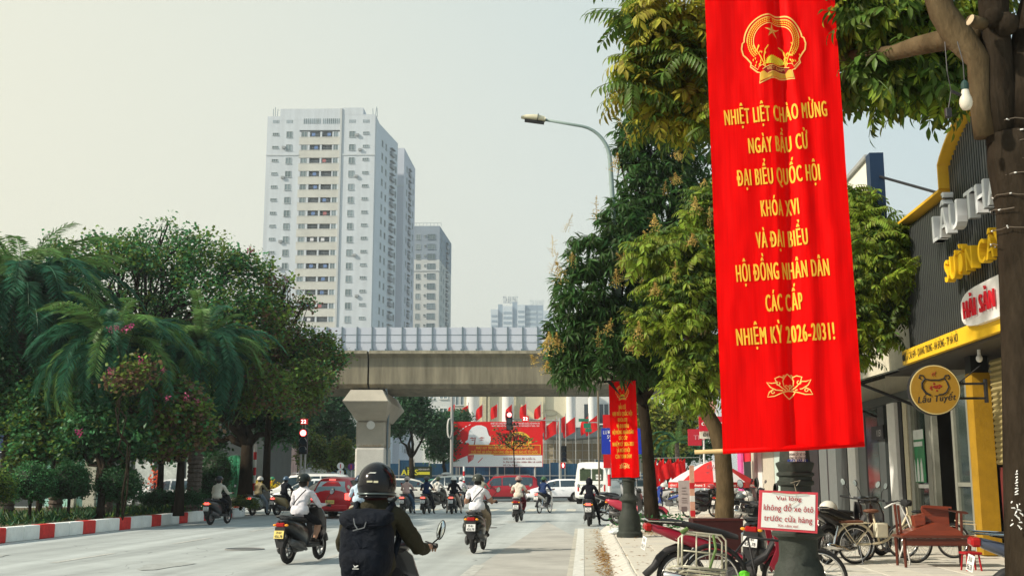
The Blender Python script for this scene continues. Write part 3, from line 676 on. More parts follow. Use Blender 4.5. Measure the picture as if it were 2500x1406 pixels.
put_text(b, 'VÀ ĐẠI BIỂU HỘI ĐỒNG NHÂN DÂN CÁC CẤP NHIỆM KỲ 2026 - 2031', bb(1259, 1041, -.02), .13, bold=.02, width=4.3); b.build('headline_lettering', M_BW, bl)
b = MB()
for i, s_ in enumerate(('Quốc hội do toàn dân ta bầu ra,', 'là đại biểu cho nhân dân cả nước', 'Hồ Chí Minh')): put_text(b, s_, bb(1228, 1121 + i * 8, -.02), .16, bold=.02, align='l', width=(2.9, 3.5, 1.3)[i])
b.build('quote_lettering', M_BD, bl)
for px_ in (1124, 1217, 1302): b = MB(); b.tube([(bb(px_, 0)[0], .15, 0), (bb(px_, 0)[0], .15, z0)], .09, 8); b.build('post', M_GPOLE, bl)
# ------------------------------------------------------------------ signals and poles at the crossing
M_LR = mat('signal_red', (1.0, .06, .05), emit=2.6, var=0); M_LW = mat('signal_white', (1.0, .75, .7), emit=2.4, var=0); M_BLK = mat('signal_black', (.02, .02, .022), rough=.5, var=.1)
M_LRD = mat('signal_case_red', (.6, .01, .01), emit=.35, var=0)
def signal(name, label, base, h, arm=None):
    return thing(name, label, 'traffic light', base)
def lamp_case(root, x, z, r, n=3, lit=0, case=True):
    b = MB(); b.bevbox(x - r * 1.25, x + r * 1.25, -.28, -.02, z - r * 2.5 * n, z, .03); c = b.build('signal_head', M_BLK, root)
    for i in range(n):
        b = MB(); zz = z - r * 1.25 - i * r * 2.5
        b.lathe([(r, 0), (r, .03)], 16, Matrix.Translation((x, -.281, zz)) @ Matrix.Rotation(math.pi / 2, 4, 'X')); b.build('lens', M_LR if i == lit else M_DGLASS, c)
        b = MB()
        for t in range(8):
            a0, a1 = math.pi * t / 8, math.pi * (t + 1) / 8
            b.add([(x + math.cos(a) * r * 1.12, y, zz + math.sin(a) * r * 1.12) for a, y in ((a0, -.28), (a1, -.28), (a1, -.28 - r), (a0, -.28 - r))], [(0, 1, 2, 3)])
        b.build('visor', M_GPOLE if i else M_BLK, c)
        if i == lit: b = MB(); b.lathe([(r * .62, 0), (r * .62, .01)], 12, Matrix.Translation((x, -.315, zz)) @ Matrix.Rotation(math.pi / 2, 4, 'X')); b.tube([(x + math.cos(t) * r * .7, -.32, zz + math.sin(t) * r * .7) for t in [k * math.pi / 6 for k in range(12)]], r * .14, 5, closed=True); b.build('lens_ring', M_LW, c)
p = GR(738, 1245); sY = 49.0; sc_ = 2740 / sY
s1 = thing('traffic_light', 'red traffic light with countdown panel on a steel post left of the pier', 'traffic light', ((738 - 1250) / sc_, sY, 0))
zt_ = hz(1045, sY)
b = MB(); b.tube([(-.09, 0, 0), (-.09, 0, zt_)], .05, 8); b.tube([(.09, 0, 0), (.09, 0, zt_)], .05, 8); b.build('post', M_GPOLE, s1)
lamp_case(s1, 0.03, hz(1047, sY), .145)
b = MB(); b.box(-.13, .17, -.2, 0, hz(1036, sY), hz(1022, sY)); bx = b.build('countdown_panel', M_LRD, s1)
b = MB(); put_text(b, '22', (.02, -.205, hz(1033.5, sY)), .16, bold=.03, width=.24); b.build('digits', M_LW, bx)
b = MB(); [b.tube([(x_, -.08, zt_ - .1), (x_, -.08, hz(1036, sY))], .018, 5) for x_ in (-.04, .07)]; b.build('bracket', M_GPOLE, s1)
sY = 90.0; sc_ = 2740 / sY
s2 = thing('traffic_light', 'traffic light whose long arm carries a red 22 countdown over the billboard', 'traffic light', ((1368 - 1250) / sc_, sY, 0))
ox_ = 1368; X_ = lambda px: (px - ox_) / sc_
b = MB(); b.tube([(0, 0, 0), (0, 0, hz(1020, sY))], [.13, .10], 10); b.build('post', M_GPOLE, s2)
b = MB(); b.tube([(0, 0, hz(1027, sY)), (X_(1300), 0, hz(1024, sY)), (X_(1238), 0, hz(1022, sY))], .05, 8); b.build('arm', M_GPOLE, s2)
lamp_case(s2, X_(1243.5), hz(1005, sY), .20)
b = MB(); b.box(X_(1275), X_(1291), -.25, 0, hz(1029, sY), hz(1015, sY)); bx = b.build('countdown_panel', M_LRD, s2)
b = MB(); put_text(b, '22', (X_(1283), -.26, hz(1026, sY)), .26, bold=.03, width=.40); b.build('digits', M_LW, bx)
lamp_case(s2, X_(1377), hz(1088, sY), .17, 3, lit=9)
b = MB(); b.box(X_(1370), X_(1380), -.3, -.05, hz(1142, sY), hz(1129, sY)); c_ = b.build('walker_signal', M_LRD, s2); b = MB(); b.ell((X_(1374.5), -.31, hz(1135.5, sY)), (.08, .02, .16), 8, 6); b.build('walker_symbol', M_LW, c_)
pl = thing('utility_pole', 'tall grey steel pole left of the billboard with white cable bundle strapped on', 'pole', ((1102 - 1250) * 88 / 2740, 88, 0))
b = MB(); b.tube([(0, 0, 0), (.0, 0, hz(950, 88)), (0, 0, 13)], [.14, .11, .08], 10); b.build('pole_shaft', M_GPOLE, pl)
b = MB()
for i in range(5): b.tube([(-.20 + .16 * math.cos(t) + .02 * i, -.12 - .03 * i, hz(1045, 88) + .75 * math.sin(t)) for t in [k * math.pi / 8 for k in range(16)]], .045, 5, closed=True)
b.build('cable_coil', mat('cable_white', (.42, .43, .42)), pl)
# striped red and white bollard posts
M_STR = mat('bollard_red', (.55, .02, .03), var=.1)
def striped(name, label, base, h, r=.05, cat='post', n=8):
    t = thing(name, label, cat, base); 
    for i in range(n):
        b = MB(); b.tube([(0, 0, h * i / n), (0, 0, h * (i + 1) / n)], r, 8); b.build('band', M_STR if i % 2 == 0 else M_WHITE, t)
    return t
striped('striped_post', 'slim red and white banded post in front of the billboard', GR(1132, 1232), hz(1135, 60) - 0, .06)
q_ = striped('striped_post', 'red and white banded post beside the green melon sculpture', GR(618, 1236, .3), 2.7, .07)
# blue direction sign partly behind the small banner
dY = 56.0; d_ = thing('direction_sign', 'blue street direction sign half covered by the small banner', 'road sign', ((1470 - 1250) * dY / 2740, dY, 0)); k_ = dY / 2740
b = MB(); b.box(0, 100 * k_, 0, .05, hz(1108, dY), hz(1045, dY)); b.build('sign_plate', mat('sign_blue', (.012, .035, .38), rough=.4, var=.05), d_)
b = MB(); put_text(b, 'LƯƠNG THẾ VINH', (1 * k_ + .05, -.01, hz(1059, dY)), .17, bold=.01, align='l', width=1.55); put_text(b, '59', (13 * k_, -.01, hz(1070, dY)), .17, bold=.01, align='l')
b.add([(18 * k_, -.01, hz(1075, dY)), (24 * k_, -.01, hz(1071, dY)), (24 * k_, -.01, hz(1079, dY))], [(0, 1, 2)]); b.build('sign_lettering', M_WHITE, d_)
for i_, x_ in enumerate((18, 70)):
    for j in range(7):
        b = MB(); b.tube([(x_ * k_, .09, j * (hz(1045, dY) / 7)), (x_ * k_, .09, (j + 1) * (hz(1045, dY) / 7))], .08, 8); b.build('post_band', M_STR if j % 2 == 0 else M_WHITE, d_)
b = MB(); b.box(4 * k_, 22 * k_, 0, .03, hz(1044, dY), hz(1012, dY)); b.build('upper_banner', M_RED, d_)
b = MB(); b.box(4 * k_, 22 * k_, 0, .03, hz(1142, dY), hz(1109, dY)); b.build('lower_banner', M_RED, d_)
pg = thing('sign_pole', 'slim dark pole with crossed green street name plates beside the mango tree', 'pole', ((1463 - 1250) * 62 / 2740, 62, 0)); k_ = 62 / 2740
b = MB(); b.tube([(0, 0, 0), (0, 0, hz(950, 62))], .05, 8); b.build('pole_shaft', mat('rust_pole', (.16, .12, .08)), pg)
M_GRN = mat('sign_green', (.02, .17, .10), var=.05)
for (a_, c_, t_, u_) in ((-49, -24, 1022, 1029), (-37, -19, 1033, 1045), (-33, -17, 1046, 1054)): b = MB(); b.box(a_ * k_, c_ * k_, -.1, -.06, hz(u_, 62), hz(t_, 62)); b.build('name_plate', M_GRN, pg)
b = MB(); b.tube([(0, 0, hz(1031, 62)), (-24 * k_, -.05, hz(1031, 62))], .03, 5); b.build('plate_arm', M_GPOLE, pg)
# round signs by the pier
for px_, py_, r_, m_, lb in ((831, 1137, 8.5, M_WHITE, 'pair of round white road signs one above the other by the pier'), (857, 1139, 8.5, mat('sign_purple', (.10, .03, .16)), 'round dark purple no parking sign by the pier')):
    t = thing('road_sign', lb, 'road sign', ((px_ - 1250) * 66 / 2740, 66, 0)); k_ = 66 / 2740
    b = MB(); b.tube([(0, 0, 0), (0, 0, hz(py_, 66))], .04, 8); b.build('post', M_GPOLE, t)
    for j in range(2 if m_ is M_WHITE else 1):
        b = MB(); T_ = Matrix.Translation((0, -.05, hz(py_ + j * 17, 66))) @ Matrix.Rotation(math.pi / 2, 4, 'X'); b.lathe([(r_ * k_, 0), (r_ * k_, .03)], 20, T_); s_ = b.build('sign_disc', m_, t)
        b = MB(); b.box(-.025, .025, -.09, -.082, hz(py_ + j * 17 + 5, 66), hz(py_ + j * 17 - 5, 66)); b.build('sign_mark', M_STR, s_)
# green billboard on the fence "AR'S"
y_ = 101; t = thing('shop_banner', 'dark banner with yellow AR S lettering above the white cars', 'banner', ((1025 - 1250) * y_ / 2740, y_, 0)); k_ = y_ / 2740
b = MB(); b.box(-36 * k_, 30 * k_, 0, .05, hz(1165, y_), hz(1138, y_)); b.build('banner_sheet', mat('banner_dark', (.02, .035, .025)), t)
M_YL = mat('lime_yellow', (.62, .60, .05), var=.05)
b = MB(); put_text(b, "AR'S", (-24 * k_, -.02, hz(1159, y_)), .5, bold=.04); put_text(b, "NPP", (-26 * k_, -.02, hz(1143.5, y_)), .12, bold=.04); b.box(-4 * k_, 24 * k_, -.02, -.01, hz(1158, y_), hz(1151, y_)); b.build('banner_lettering', M_YL, t)
b = MB(); put_text(b, "PHÒNG KHÁM MẮT", (10 * k_, -.02, hz(1147, y_)), .13, bold=.02, width=1.0); b.build('banner_lettering', M_WHITE, t)
# ------------------------------------------------------------------ behind the planted island: shops across the other carriageway
bY = 62.0; k_ = bY / 2740
sh = thing('shop_row', 'shops with navy sign and pale green wall seen through the island shrubs', 'building', (-30, bY, 0)); X0 = lambda px: (px - 1250) * k_ + 30
b = MB(); b.box(X0(-250), X0(640), 0, 8, 0, 6.5); b.build('wall', mat('shop_dark', (.05, .06, .06), var=.3, scale=.8), sh)
b = MB(); b.box(X0(-20), X0(175), -.5, -.1, hz(1103, bY), hz(1060, bY)); sg = b.build('shop_sign', mat('navy', (.012, .03, .09), var=.1), sh)
b = MB(); put_text(b, 'QUỐC TẾ', (X0(40), -.51, hz(1084, bY)), .13, bold=.01, align='l'); put_text(b, 'RESTAURANL', (X0(30), -.51, hz(1096, bY)), .16, bold=.02, align='l'); b.build('sign_lettering', M_WHITE, sg)
b = MB(); b.box(X0(-20), X0(175), -.56, -.505, hz(1105, bY), hz(1103, bY)); b.build('sign_edge', M_WHITE, sg)
b = MB(); b.box(X0(115), X0(255), -.12, -.02, 0, hz(1118, bY)); b.build('tiled_wall', mat('sea_green', (.30, .52, .44), var=.1), sh)
b = MB(); b.box(X0(178), X0(192), -.5, -.13, 0, hz(1115, bY)); b.box(X0(213), X0(241), -.5, -.13, 0, hz(1115, bY)); b.build('stone_pillar', mat('granite', (.36, .34, .27), var=.35, scale=20), sh)
for px_ in (330, 400, 455): b = MB(); b.box(X0(px_), X0(px_ + 45), -.1, -.02, 0, hz(1110, bY)); b.build('shop_window', mat('shop_pale', (.45, .47, .44), var=.4, scale=2), sh)
# dim facades further down the left side, between the trunks
for i, (p0, p1, y_, top, c_, lb) in enumerate(((640, 700, 105, 1060, (.46, .30, .28), 'pinkish shop front among the trees left of the traffic light'), (700, 775, 112, 1080, (.40, .42, .38), 'grey shop front behind the traffic light post'), (775, 870, 120, 1000, (.36, .40, .38), 'dim facade behind the trees left of the pier'), (560, 648, 98, 1085, (.30, .30, .27), 'brown facade behind the striped post'))):
    t = thing('street_facade', lb, 'building', ((p0 + p1 - 2500) / 2 * y_ / 2740, y_, 0)); hw = (p1 - p0) / 2 * y_ / 2740; H = hz(top, y_)
    b = MB(); b.box(-hw, hw, 0, 8, 0, H); b.build('wall', mat('facade_%d' % i, c_, var=.3, scale=1.2), t)
    for j in range(3): link('window', win_mesh(1.0, 1.4, 2, M_DGLASS, M_WHITE), t, (-hw + (j + .5) * hw * .66, 0, 2.6))
    b = MB(); b.box(-hw * .8, hw * .5, -.4, -.05, 2.0, 2.5); b.build('shop_sign', mat('sign_col_%d' % i, ((.5, .05, .12), (.6, .6, .58), (.05, .2, .3), (.5, .4, .1))[i]), t)
# green melon sculpture at the island's tip
ms = thing('melon_sculpture', 'big green ribbed melon sculpture at the tip of the planted island', 'sculpture', GR(572, 1236, .3)); rr_ = 1.05
M_ML = mat('melon_green', (.03, .20, .10), rough=.35, var=.3, scale=3, coat=.3); M_ML2 = mat('melon_pale', (.08, .34, .19), rough=.35, var=.3, scale=4, coat=.3)
N = 20
for i in range(N):
    b = MB(); vs = []; m_ = 10
    for j in range(m_ + 1):
        a = -math.pi / 2 + math.pi * j / m_
        for t in (0, .5, 1):
            th = 2 * math.pi * (i + t) / N; r_ = (.78 + (.035 if t == .5 else 0)) * math.cos(a); vs.append((r_ * math.cos(th), r_ * math.sin(th), 1.25 + 1.0 * math.sin(a)))
    b.add(vs, [(j * 3 + q, j * 3 + q + 1, j * 3 + q + 4, j * 3 + q + 3) for j in range(m_) for q in (0, 1)]); b.build('rib', M_ML if i % 2 else M_ML2, ms, True)
b = MB(); b.lathe([(.5, 0), (.42, .2), (.4, .4)], 16); b.build('plinth', M_CONC, ms)
# ================================================================== TREES
def leafmat(name, col, isl=.35, tr=.35, rough=.45): return mat(name, col, rough=rough, var=.12, scale=2, trans=tr, island=isl, spec=.22)
M_MANGO = leafmat('mango_leaf', (.055, .120, .032), .6, .5); M_LONG = leafmat('longan_leaf', (.23, .31, .035), .55, .5); M_YEL = leafmat('yellowing_leaf', (.32, .30, .035), .45)
M_LONGD = leafmat('longan_dark', (.08, .14, .025), .5)
M_ISL = leafmat('island_leaf', (.062, .20, .068), .6, .5); M_OLV = leafmat('olive_leaf', (.14, .22, .04), .55, .5); M_PINKL = leafmat('bronze_leaf', (.15, .09, .05), .4)
M_PALM = leafmat('palm_leaf', (.040, .15, .082), .5, .4); M_PALM2 = leafmat('palm_leaf_light', (.13, .25, .07), .5, .4); M_BGT = leafmat('far_leaf', (.045, .12, .05), .4)
M_YGT = leafmat('yellowgreen_leaf', (.22, .24, .04), .4); M_HEDGE = leafmat('hedge_leaf', (.030, .10, .036), .5, .35); M_HY = leafmat('gold_hedge', (.13, .17, .03), .4)
M_BLOOM = leafmat('mango_bloom', (.50, .36, .10), .3); M_PINK = leafmat('pink_bloom', (.48, .07, .19), .3)
M_BARK = mat('bark', (.026, .020, .014), rough=1, spec=.02, var=.45, scale=7, bump=.9, bscale=28, stretch=(1, 1, .35)); M_BARK2 = mat('bark_pale', (.09, .065, .036), rough=1, spec=.03, var=.4, scale=6, bump=.8, bscale=24, stretch=(1, 1, .4))
M_PBARK = mat('palm_bark', (.10, .08, .065), rough=.95, var=.5, scale=9, bump=1.0, bscale=16)
def leaf_poly(mb, base, d, n, L, W, fold=.12, curve=.15):
    """one leaf: 4 quads-ish, pointed, folded along its midrib and drooping at the tip"""
    s = d.cross(n).normalized(); up = n
    p0 = base; p1 = base + d * L * .38 - up * L * curve * .25; p2 = base + d * L * .72 - up * L * curve * .7; p3 = base + d * L - up * L * curve * 1.4
    w1, w2 = W * .5, W * .38
    mb.add([p0, p1 + s * w1 + up * W * fold, p1, p1 - s * w1 + up * W * fold, p2 + s * w2 + up * W * fold, p2, p2 - s * w2 + up * W * fold, p3],
           [(0, 1, 2), (0, 2, 3), (1, 4, 5, 2), (2, 5, 6, 3), (4, 7, 5), (5, 7, 6)])
def tri_leaf(mb, base, d, n, L, W):
    s = d.cross(n).normalized(); m_ = base + d * L * .5
    mb.add([base, m_ + s * W / 2, base + d * L - n * L * .15, m_ - s * W / 2], [(0, 1, 2, 3)])
def rnd_dir(zmin=-1, zmax=1):
    z = random.uniform(zmin, zmax); t = random.uniform(0, 2 * math.pi); r = math.sqrt(1 - z * z); return Vector((r * math.cos(t), r * math.sin(t), z))
def whorl(n=9, L=.26, W=.055, droop=.5):            # mango: drooping whorl of long leaves
    mb = MB()
    for i in range(n):
        t = 2 * math.pi * i / n + random.uniform(-.3, .3); el = random.uniform(-.9, .35) - droop * .3
        d = Vector((math.cos(t) * math.cos(el), math.sin(t) * math.cos(el), math.sin(el))); nn = (Vector((0, 0, 1)) - d * d.z).normalized()
        leaf_poly(mb, d * .02, d, nn, L * random.uniform(.7, 1.15), W, curve=.25)
    return mb
def pinnate(pairs=6, L=.38, lw=.035, ll=.12, curve=.5, nleaf=4):   # longan: sprays of pinnate leaves
    mb = MB()
    for q in range(nleaf):
        t = 2 * math.pi * q / nleaf + random.uniform(-.5, .5); el = random.uniform(-.2, .5)
        h = Vector((math.cos(t), math.sin(t), 0)); LL = L * random.uniform(.75, 1.15)
        prev = None
        for i in range(pairs + 1):
            s = (i + .6) / (pairs + .6); a = el - curve * 1.6 * s
            p = h * LL * s * math.cos(el * .6) + Vector((0, 0, LL * (math.sin(el) * s - curve * s * s * .8)))
            d = (h * math.cos(a) + Vector((0, 0, math.sin(a)))).normalized(); side = h.cross(Vector((0, 0, 1))); nn = side.cross(d).normalized()
            if nn.z < 0: nn = -nn
            if prev is not None: mb.tube([prev, p], .0035, 3, cap=False)
            prev = p
            k = ll * (1 - .25 * abs(s - .5))
            for sg in ((-1, 1) if i < pairs else (0,)):
                dd = (d * (.45 if sg else 1) + side * sg * .9 - Vector((0, 0, .45))).normalized()
                leaf_poly(mb, p, dd, (nn - dd * nn.dot(dd)).normalized(), k, lw, curve=.2)
    return mb
def twig(n=14, r=.3, L=.10, W=.065, flat=1.0, simple=True):
    mb = MB()
    for i in range(n):
        c = Vector((random.gauss(0, r * .45), random.gauss(0, r * .45), random.gauss(0, r * .45 * flat)))
        d = rnd_dir(-.7, .5); nn = (Vector((0, 0, 1)) + rnd_dir() * .7); nn = (nn - d * nn.dot(d)).normalized()
        if simple: tri_leaf(mb, c, d, nn, L * random.uniform(.7, 1.2), W)
        else: leaf_poly(mb, c, d, nn, L * random.uniform(.7, 1.2), W)
    return mb
def panicle(h=.35, r=.12, n=60, s=.022):
    mb = MB()
    for i in range(n):
        t = random.random(); rr = r * (1 - t) * random.uniform(.3, 1); a = random.uniform(0, 6.28)
        c = Vector((rr * math.cos(a), rr * math.sin(a), h * t)); d = rnd_dir(); tri_leaf(mb, c, d, d.orthogonal().normalized(), s * 1.6, s)
    mb.tube([(0, 0, 0), (0, 0, h)], .006, 3, cap=False)
    for i in range(5):
        a = random.uniform(0, 6.28); z = h * random.uniform(.1, .7); mb.tube([(0, 0, z), (math.cos(a) * r * .9, math.sin(a) * r * .9, z + .05)], .004, 3, cap=False)
    return mb
def sample_blob(c, r, shell=.55, zcut=-.75):
    while True:
        d = rnd_dir(zcut, 1); k = (shell + (1 - shell) * random.random() ** .6) * random.uniform(.88, 1.10)
        return Vector(c) + Vector((d.x * r[0], d.y * r[1], d.z * r[2])) * k, d
def place_crown(root, blobs, clusters, mts, n, n_part=0, partname='leaf_cluster', smin=.8, smax=1.25, gaps=.0, crownname='crown', shell=.55, tilt=.5):
    """clusters: list of MB; n clusters in all; the first n_part of them (nearest to the camera) as parts that share meshes"""
    meshes = [c.mesh(partname, mts[i % len(mts)]) for i, c in enumerate(clusters)]
    vols = [b[1][0] * b[1][2] + b[1][1] * b[1][0] for b in blobs]; tot = sum(vols); items = []
    for (c, r), v in zip(blobs, vols):
        for _ in range(int(n * v / tot)):
            p, d = sample_blob(c, r, shell)
            items.append((p, d))
    wp = root.matrix_basis
    items.sort(key=lambda t: (wp @ t[0]).y + 1.2 * random.random())
    big = MB(); vc = [[(Vector(v)) for v in c.v] for c in clusters]
    for i, (p, d) in enumerate(items):
        k = random.randrange(len(clusters)); s = random.uniform(smin, smax)
        eul = (random.uniform(-tilt, tilt) + d.y * -.5, random.uniform(-tilt, tilt) + d.x * .5, random.uniform(0, 6.28))
        if i < n_part: link(partname, meshes[k], root, p, eul, s)
        else:
            from mathutils import Euler
            M = Matrix.Translation(p) @ Euler(eul).to_matrix().to_4x4() @ Matrix.Scale(s, 4); big.k = k % len(mts)
            big.add([M @ v for v in vc[k]], clusters[k].f, k % len(mts))
    if len(items) > n_part: big.build(crownname, mts, root, kind='stuff')
def limb(mb, a, b, r0, r1, sag=.3, n=6, wob=.06):
    a, b = Vector(a), Vector(b); pts = []; L = (b - a).length
    for i in range(n + 1):
        t = i / n; p = a.lerp(b, t) + Vector((random.uniform(-wob, wob), random.uniform(-wob, wob), random.uniform(-wob, wob))) * L * (0 if i in (0, n) else 1); p.z += sag * math.sin(t * math.pi) * L * .3
        pts.append(p)
    mb.tube(pts, [r0 + (r1 - r0) * i / n for i in range(n + 1)], 7); return pts
def tree(name, label, base, trunk, blobs, clusters, mts, n, n_part=0, bark=None, group=None, partname='leaf_cluster', limbs=True, sub=3, shell=.55, smin=.8, smax=1.25, cat='tree', tilt=.5):
    """trunk: list of (x, y, z, r) local; blobs local"""
    root = thing(name, label, cat, base, group=group); bark = bark or M_BARK
    mb = MB(); mb.tube([t[:3] for t in trunk], [t[3] for t in trunk], 12); mb.build('trunk', bark, root, True)
    top = Vector(trunk[-1][:3])
    if limbs:
        for c, r in blobs:
            mb = MB(); pts = limb(mb, top, Vector(c) - Vector((0, 0, r[2] * .2)), trunk[-1][3] * .75, .03)
            for _ in range(sub):
                p, d = sample_blob(c, r, .6); limb(mb, pts[random.randrange(2, 6)], p, .035, .012, 0, 4)
            mb.build('limb', bark, root, True)
    place_crown(root, blobs, clusters, mts, n, n_part, partname, smin, smax, shell=shell, tilt=tilt)
    return root
# ---- palms on the island
def frond(L=4.2, n=84, arch=1.0, ll=.55, lw=.024, light=0):
    mb = MB(); prev = None
    for i in range(n + 1):
        s = i / n; x = L * (math.sin(s * 1.45 * arch) / 1.45 / arch if arch else s); z = L * (.42 * s - .75 * arch * s * s)
        p = Vector((x, 0, z)); 
        if prev is not None:
            if i % 4 == 0 or i == n: mb.tube([pq, p], [.03 * (1 - s * .8)] * 2, 4, cap=False); pq = p
            d = (p - prev).normalized()
            if s > .08:
                l_ = ll * (1 - .55 * abs(s - .45)) * random.uniform(.85, 1.1)
                for sg in (-1, 1):
                    dd = (d * .62 + Vector((0, sg, 0)) * .75 + Vector((0, 0, random.uniform(-.45, .25)))).normalized(); nn = dd.orthogonal(); nn = (Vector((0, 0, 1)) - dd * dd.z).normalized(); sd_ = dd.cross(nn) * lw * .5
                    m_ = p + dd * l_ * .5 - Vector((0, 0, .01)); e = p + dd * l_ - Vector((0, 0, l_ * .22)); mb.add([p - sd_ * .6, p + sd_ * .6, m_ + sd_, e, m_ - sd_], [(0, 1, 2, 3, 4)])
        else: pq = p
        prev = p
    return mb
FR = [(frond(4.3, arch=.95), M_PALM), (frond(3.9, arch=1.25), M_PALM), (frond(4.4, arch=.7), M_PALM2), (frond(4.0, arch=1.1), M_PALM2)]
FRM = [f.mesh('frond', m_) for f, m_ in FR]
def palm(label, base, h, n=46, s=1.0, r=.28, group='date palms on the planted island'):
    t = thing('date_palm', label, 'palm', base, random.uniform(0, 6), group=group)
    mb = MB(); pr = []; z = 0
    while z < h: pr += [(r * (1.05 + .06 * random.random()), z), (r * .9, z + .12)]; z += .16
    mb.lathe(pr + [(r * 1.3, h), (r * .7, h + .4)], 12); mb.build('trunk', M_PBARK, t, False)
    for i in range(n):
        a = i * 2.39996; el = 1.15 - 1.75 * (i / n) ** .8 + random.uniform(-.1, .1)
        k = random.choice((0, 1, 1, 0, 3)) if i > n * .5 else random.choice((2, 0, 3))
        link('frond', FRM[k], t, (0, 0, h + .25), (0, -el * .9, a), s * random.uniform(.85, 1.1) * (.8 if i < n * .25 else 1))
    return t
def at(px, py, Y, base):                      # local offset of the point seen at a pixel, at depth Y, from a thing's base
    p = PT(px, py, Y); return (p.x - base[0], p.y - base[1], p.z - base[2])
def blobs_px(base, lst):
    out = []
    for px, py, Y, rpx, rpy in lst:
        k = Y / 2740; out.append((at(px, py, Y, base), (rpx * k, rpx * k * .9, rpy * k)))
    return out
TW = [twig(14, .36, .17, .12) for _ in range(3)]; TWB = [twig(12, .34, .15, .11) for _ in range(2)]
# island palms
for lb, px, Y, py, r, s, n in (('date palm with shaggy trunk at the left edge of the picture', 20, 39, 740, .27, 1.15, 84), ('light green date palm whose fronds arch over the pink shrubs', 262, 36, 870, .22, .84, 80),
                            ('tall dark date palm with long drooping fronds, furthest to the right of the palms', 475, 42, 880, .27, .9, 90), ('dark date palm between the leftmost palm and the light green one', 140, 41, 860, .25, .95, 84)):
    b_ = ((px - 1250) * Y / 2740, Y, .3); palm(lb, b_, hz(py, Y) - .3, n, s, r)
# island trees
def itree(lb, px, Y, tops, lst, n, mts, tr=.16, cl=None, np_=0, g_='flowering trees on the planted island', lean=0):
    base = ((px - 1250) * Y / 2740, Y, .3); bl = blobs_px(base, lst)
    h = tops * Y / 2740
    return tree('flowering_tree', lb, base, [(0, 0, 0, tr * 1.3), (lean * .3, 0, h * .4, tr), (lean, 0, h, tr * .8)], bl, cl or (TW + TWB), mts, n, np_, group=g_, shell=.35)
IM = [M_ISL, M_OLV, M_ISL, M_OLV, M_ISL]
itree('tall spreading tree with airy crown and bronze tips over the palms', 300, 46, 360, [(190, 660, 46, 75, 50), (290, 640, 46, 95, 60), (400, 650, 47, 95, 70), (500, 630, 46, 85, 55), (575, 690, 46, 65, 80), (445, 585, 46, 36, 38), (300, 600, 45, 50, 32), (505, 590, 46, 18, 40), (585, 640, 46, 45, 32), (620, 750, 46, 60, 60), (410, 545, 46, 16, 22), (155, 615, 46, 40, 22), (235, 590, 46, 30, 24), (330, 760, 47, 150, 70), (520, 800, 47, 90, 70), (180, 740, 47, 90, 60), (480, 700, 45.5, 90, 60), (560, 760, 45, 80, 60), (350, 640, 45, 70, 40), (640, 650, 46, 30, 24), (130, 600, 46, 24, 16), (350, 570, 46, 26, 20)], 2000, IM)
itree('airy tree reaching towards the viaduct with branches before the tower', 650, 48, 230, [(690, 850, 48, 85, 70), (770, 880, 48, 70, 60), (650, 900, 48, 60, 90), (720, 960, 47, 75, 60), (700, 760, 48, 30, 20), (745, 740, 48, 20, 14), (665, 725, 48, 32, 40), (795, 830, 48, 30, 14), (700, 690, 48, 16, 14), (830, 875, 48, 22, 20), (650, 680, 48, 22, 30), (640, 800, 46, 70, 70), (760, 930, 46, 60, 50), (590, 860, 44, 60, 60), (650, 960, 43, 70, 70)], 1900, [M_OLV, M_OLV, M_PINKL, M_OLV, M_ISL])
itree('dark dense tree behind the melon sculpture', 600, 47.5, 150, [(560, 960, 50, 85, 110), (620, 1010, 50, 70, 80), (540, 860, 50, 70, 70), (690, 1050, 50, 50, 50), (480, 980, 50, 80, 90), (470, 1080, 50, 80, 60)], 2200, [M_HEDGE, M_ISL, M_HEDGE, M_ISL, M_HEDGE], .3)
itree('small pink flowering tree with reddish trunk before the dark palm', 440, 37, 130, [(400, 1010, 36, 62, 50), (455, 1000, 36, 50, 45), (350, 1040, 36, 50, 40), (480, 1055, 36, 32, 36), (420, 960, 36, 40, 25), (400, 1080, 36, 60, 34)], 1200, [M_OLV, M_ISL, M_PINKL, M_OLV, M_PINKL], .15)
itree('dark forked small tree among the round bushes', 250, 34, 70, [(245, 1050, 35, 70, 50), (300, 1080, 35, 60, 40), (190, 1080, 35, 50, 36), (240, 990, 36, 70, 40)], 1200, [M_HEDGE, M_ISL, M_HEDGE, M_ISL, M_OLV], .12)
itree('leafy small tree beside the leftmost palm trunk', 100, 36, 60, [(90, 1040, 37, 65, 55), (150, 1090, 37, 50, 36), (60, 1110, 36, 40, 30), (120, 980, 38, 90, 60), (40, 1000, 38, 70, 60)], 1200, [M_ISL, M_OLV, M_HEDGE, M_ISL, M_OLV], .10)
itree('thin trunked tree second from the pink one', 392, 42, 110, [(350, 930, 43, 80, 70), (450, 930, 44, 70, 60), (300, 980, 43, 60, 60), (380, 1020, 43, 90, 60), (250, 920, 43, 90, 60)], 1700, [M_HEDGE, M_ISL, M_HEDGE, M_OLV, M_ISL], .13)
itree('straight trunked palm companion tree at the left edge', -60, 36, 160, [(-60, 900, 38, 120, 120), (20, 960, 40, 90, 100), (-100, 1050, 38, 90, 80)], 900, [M_HEDGE, M_ISL, M_HEDGE, M_ISL, M_HEDGE], .2)
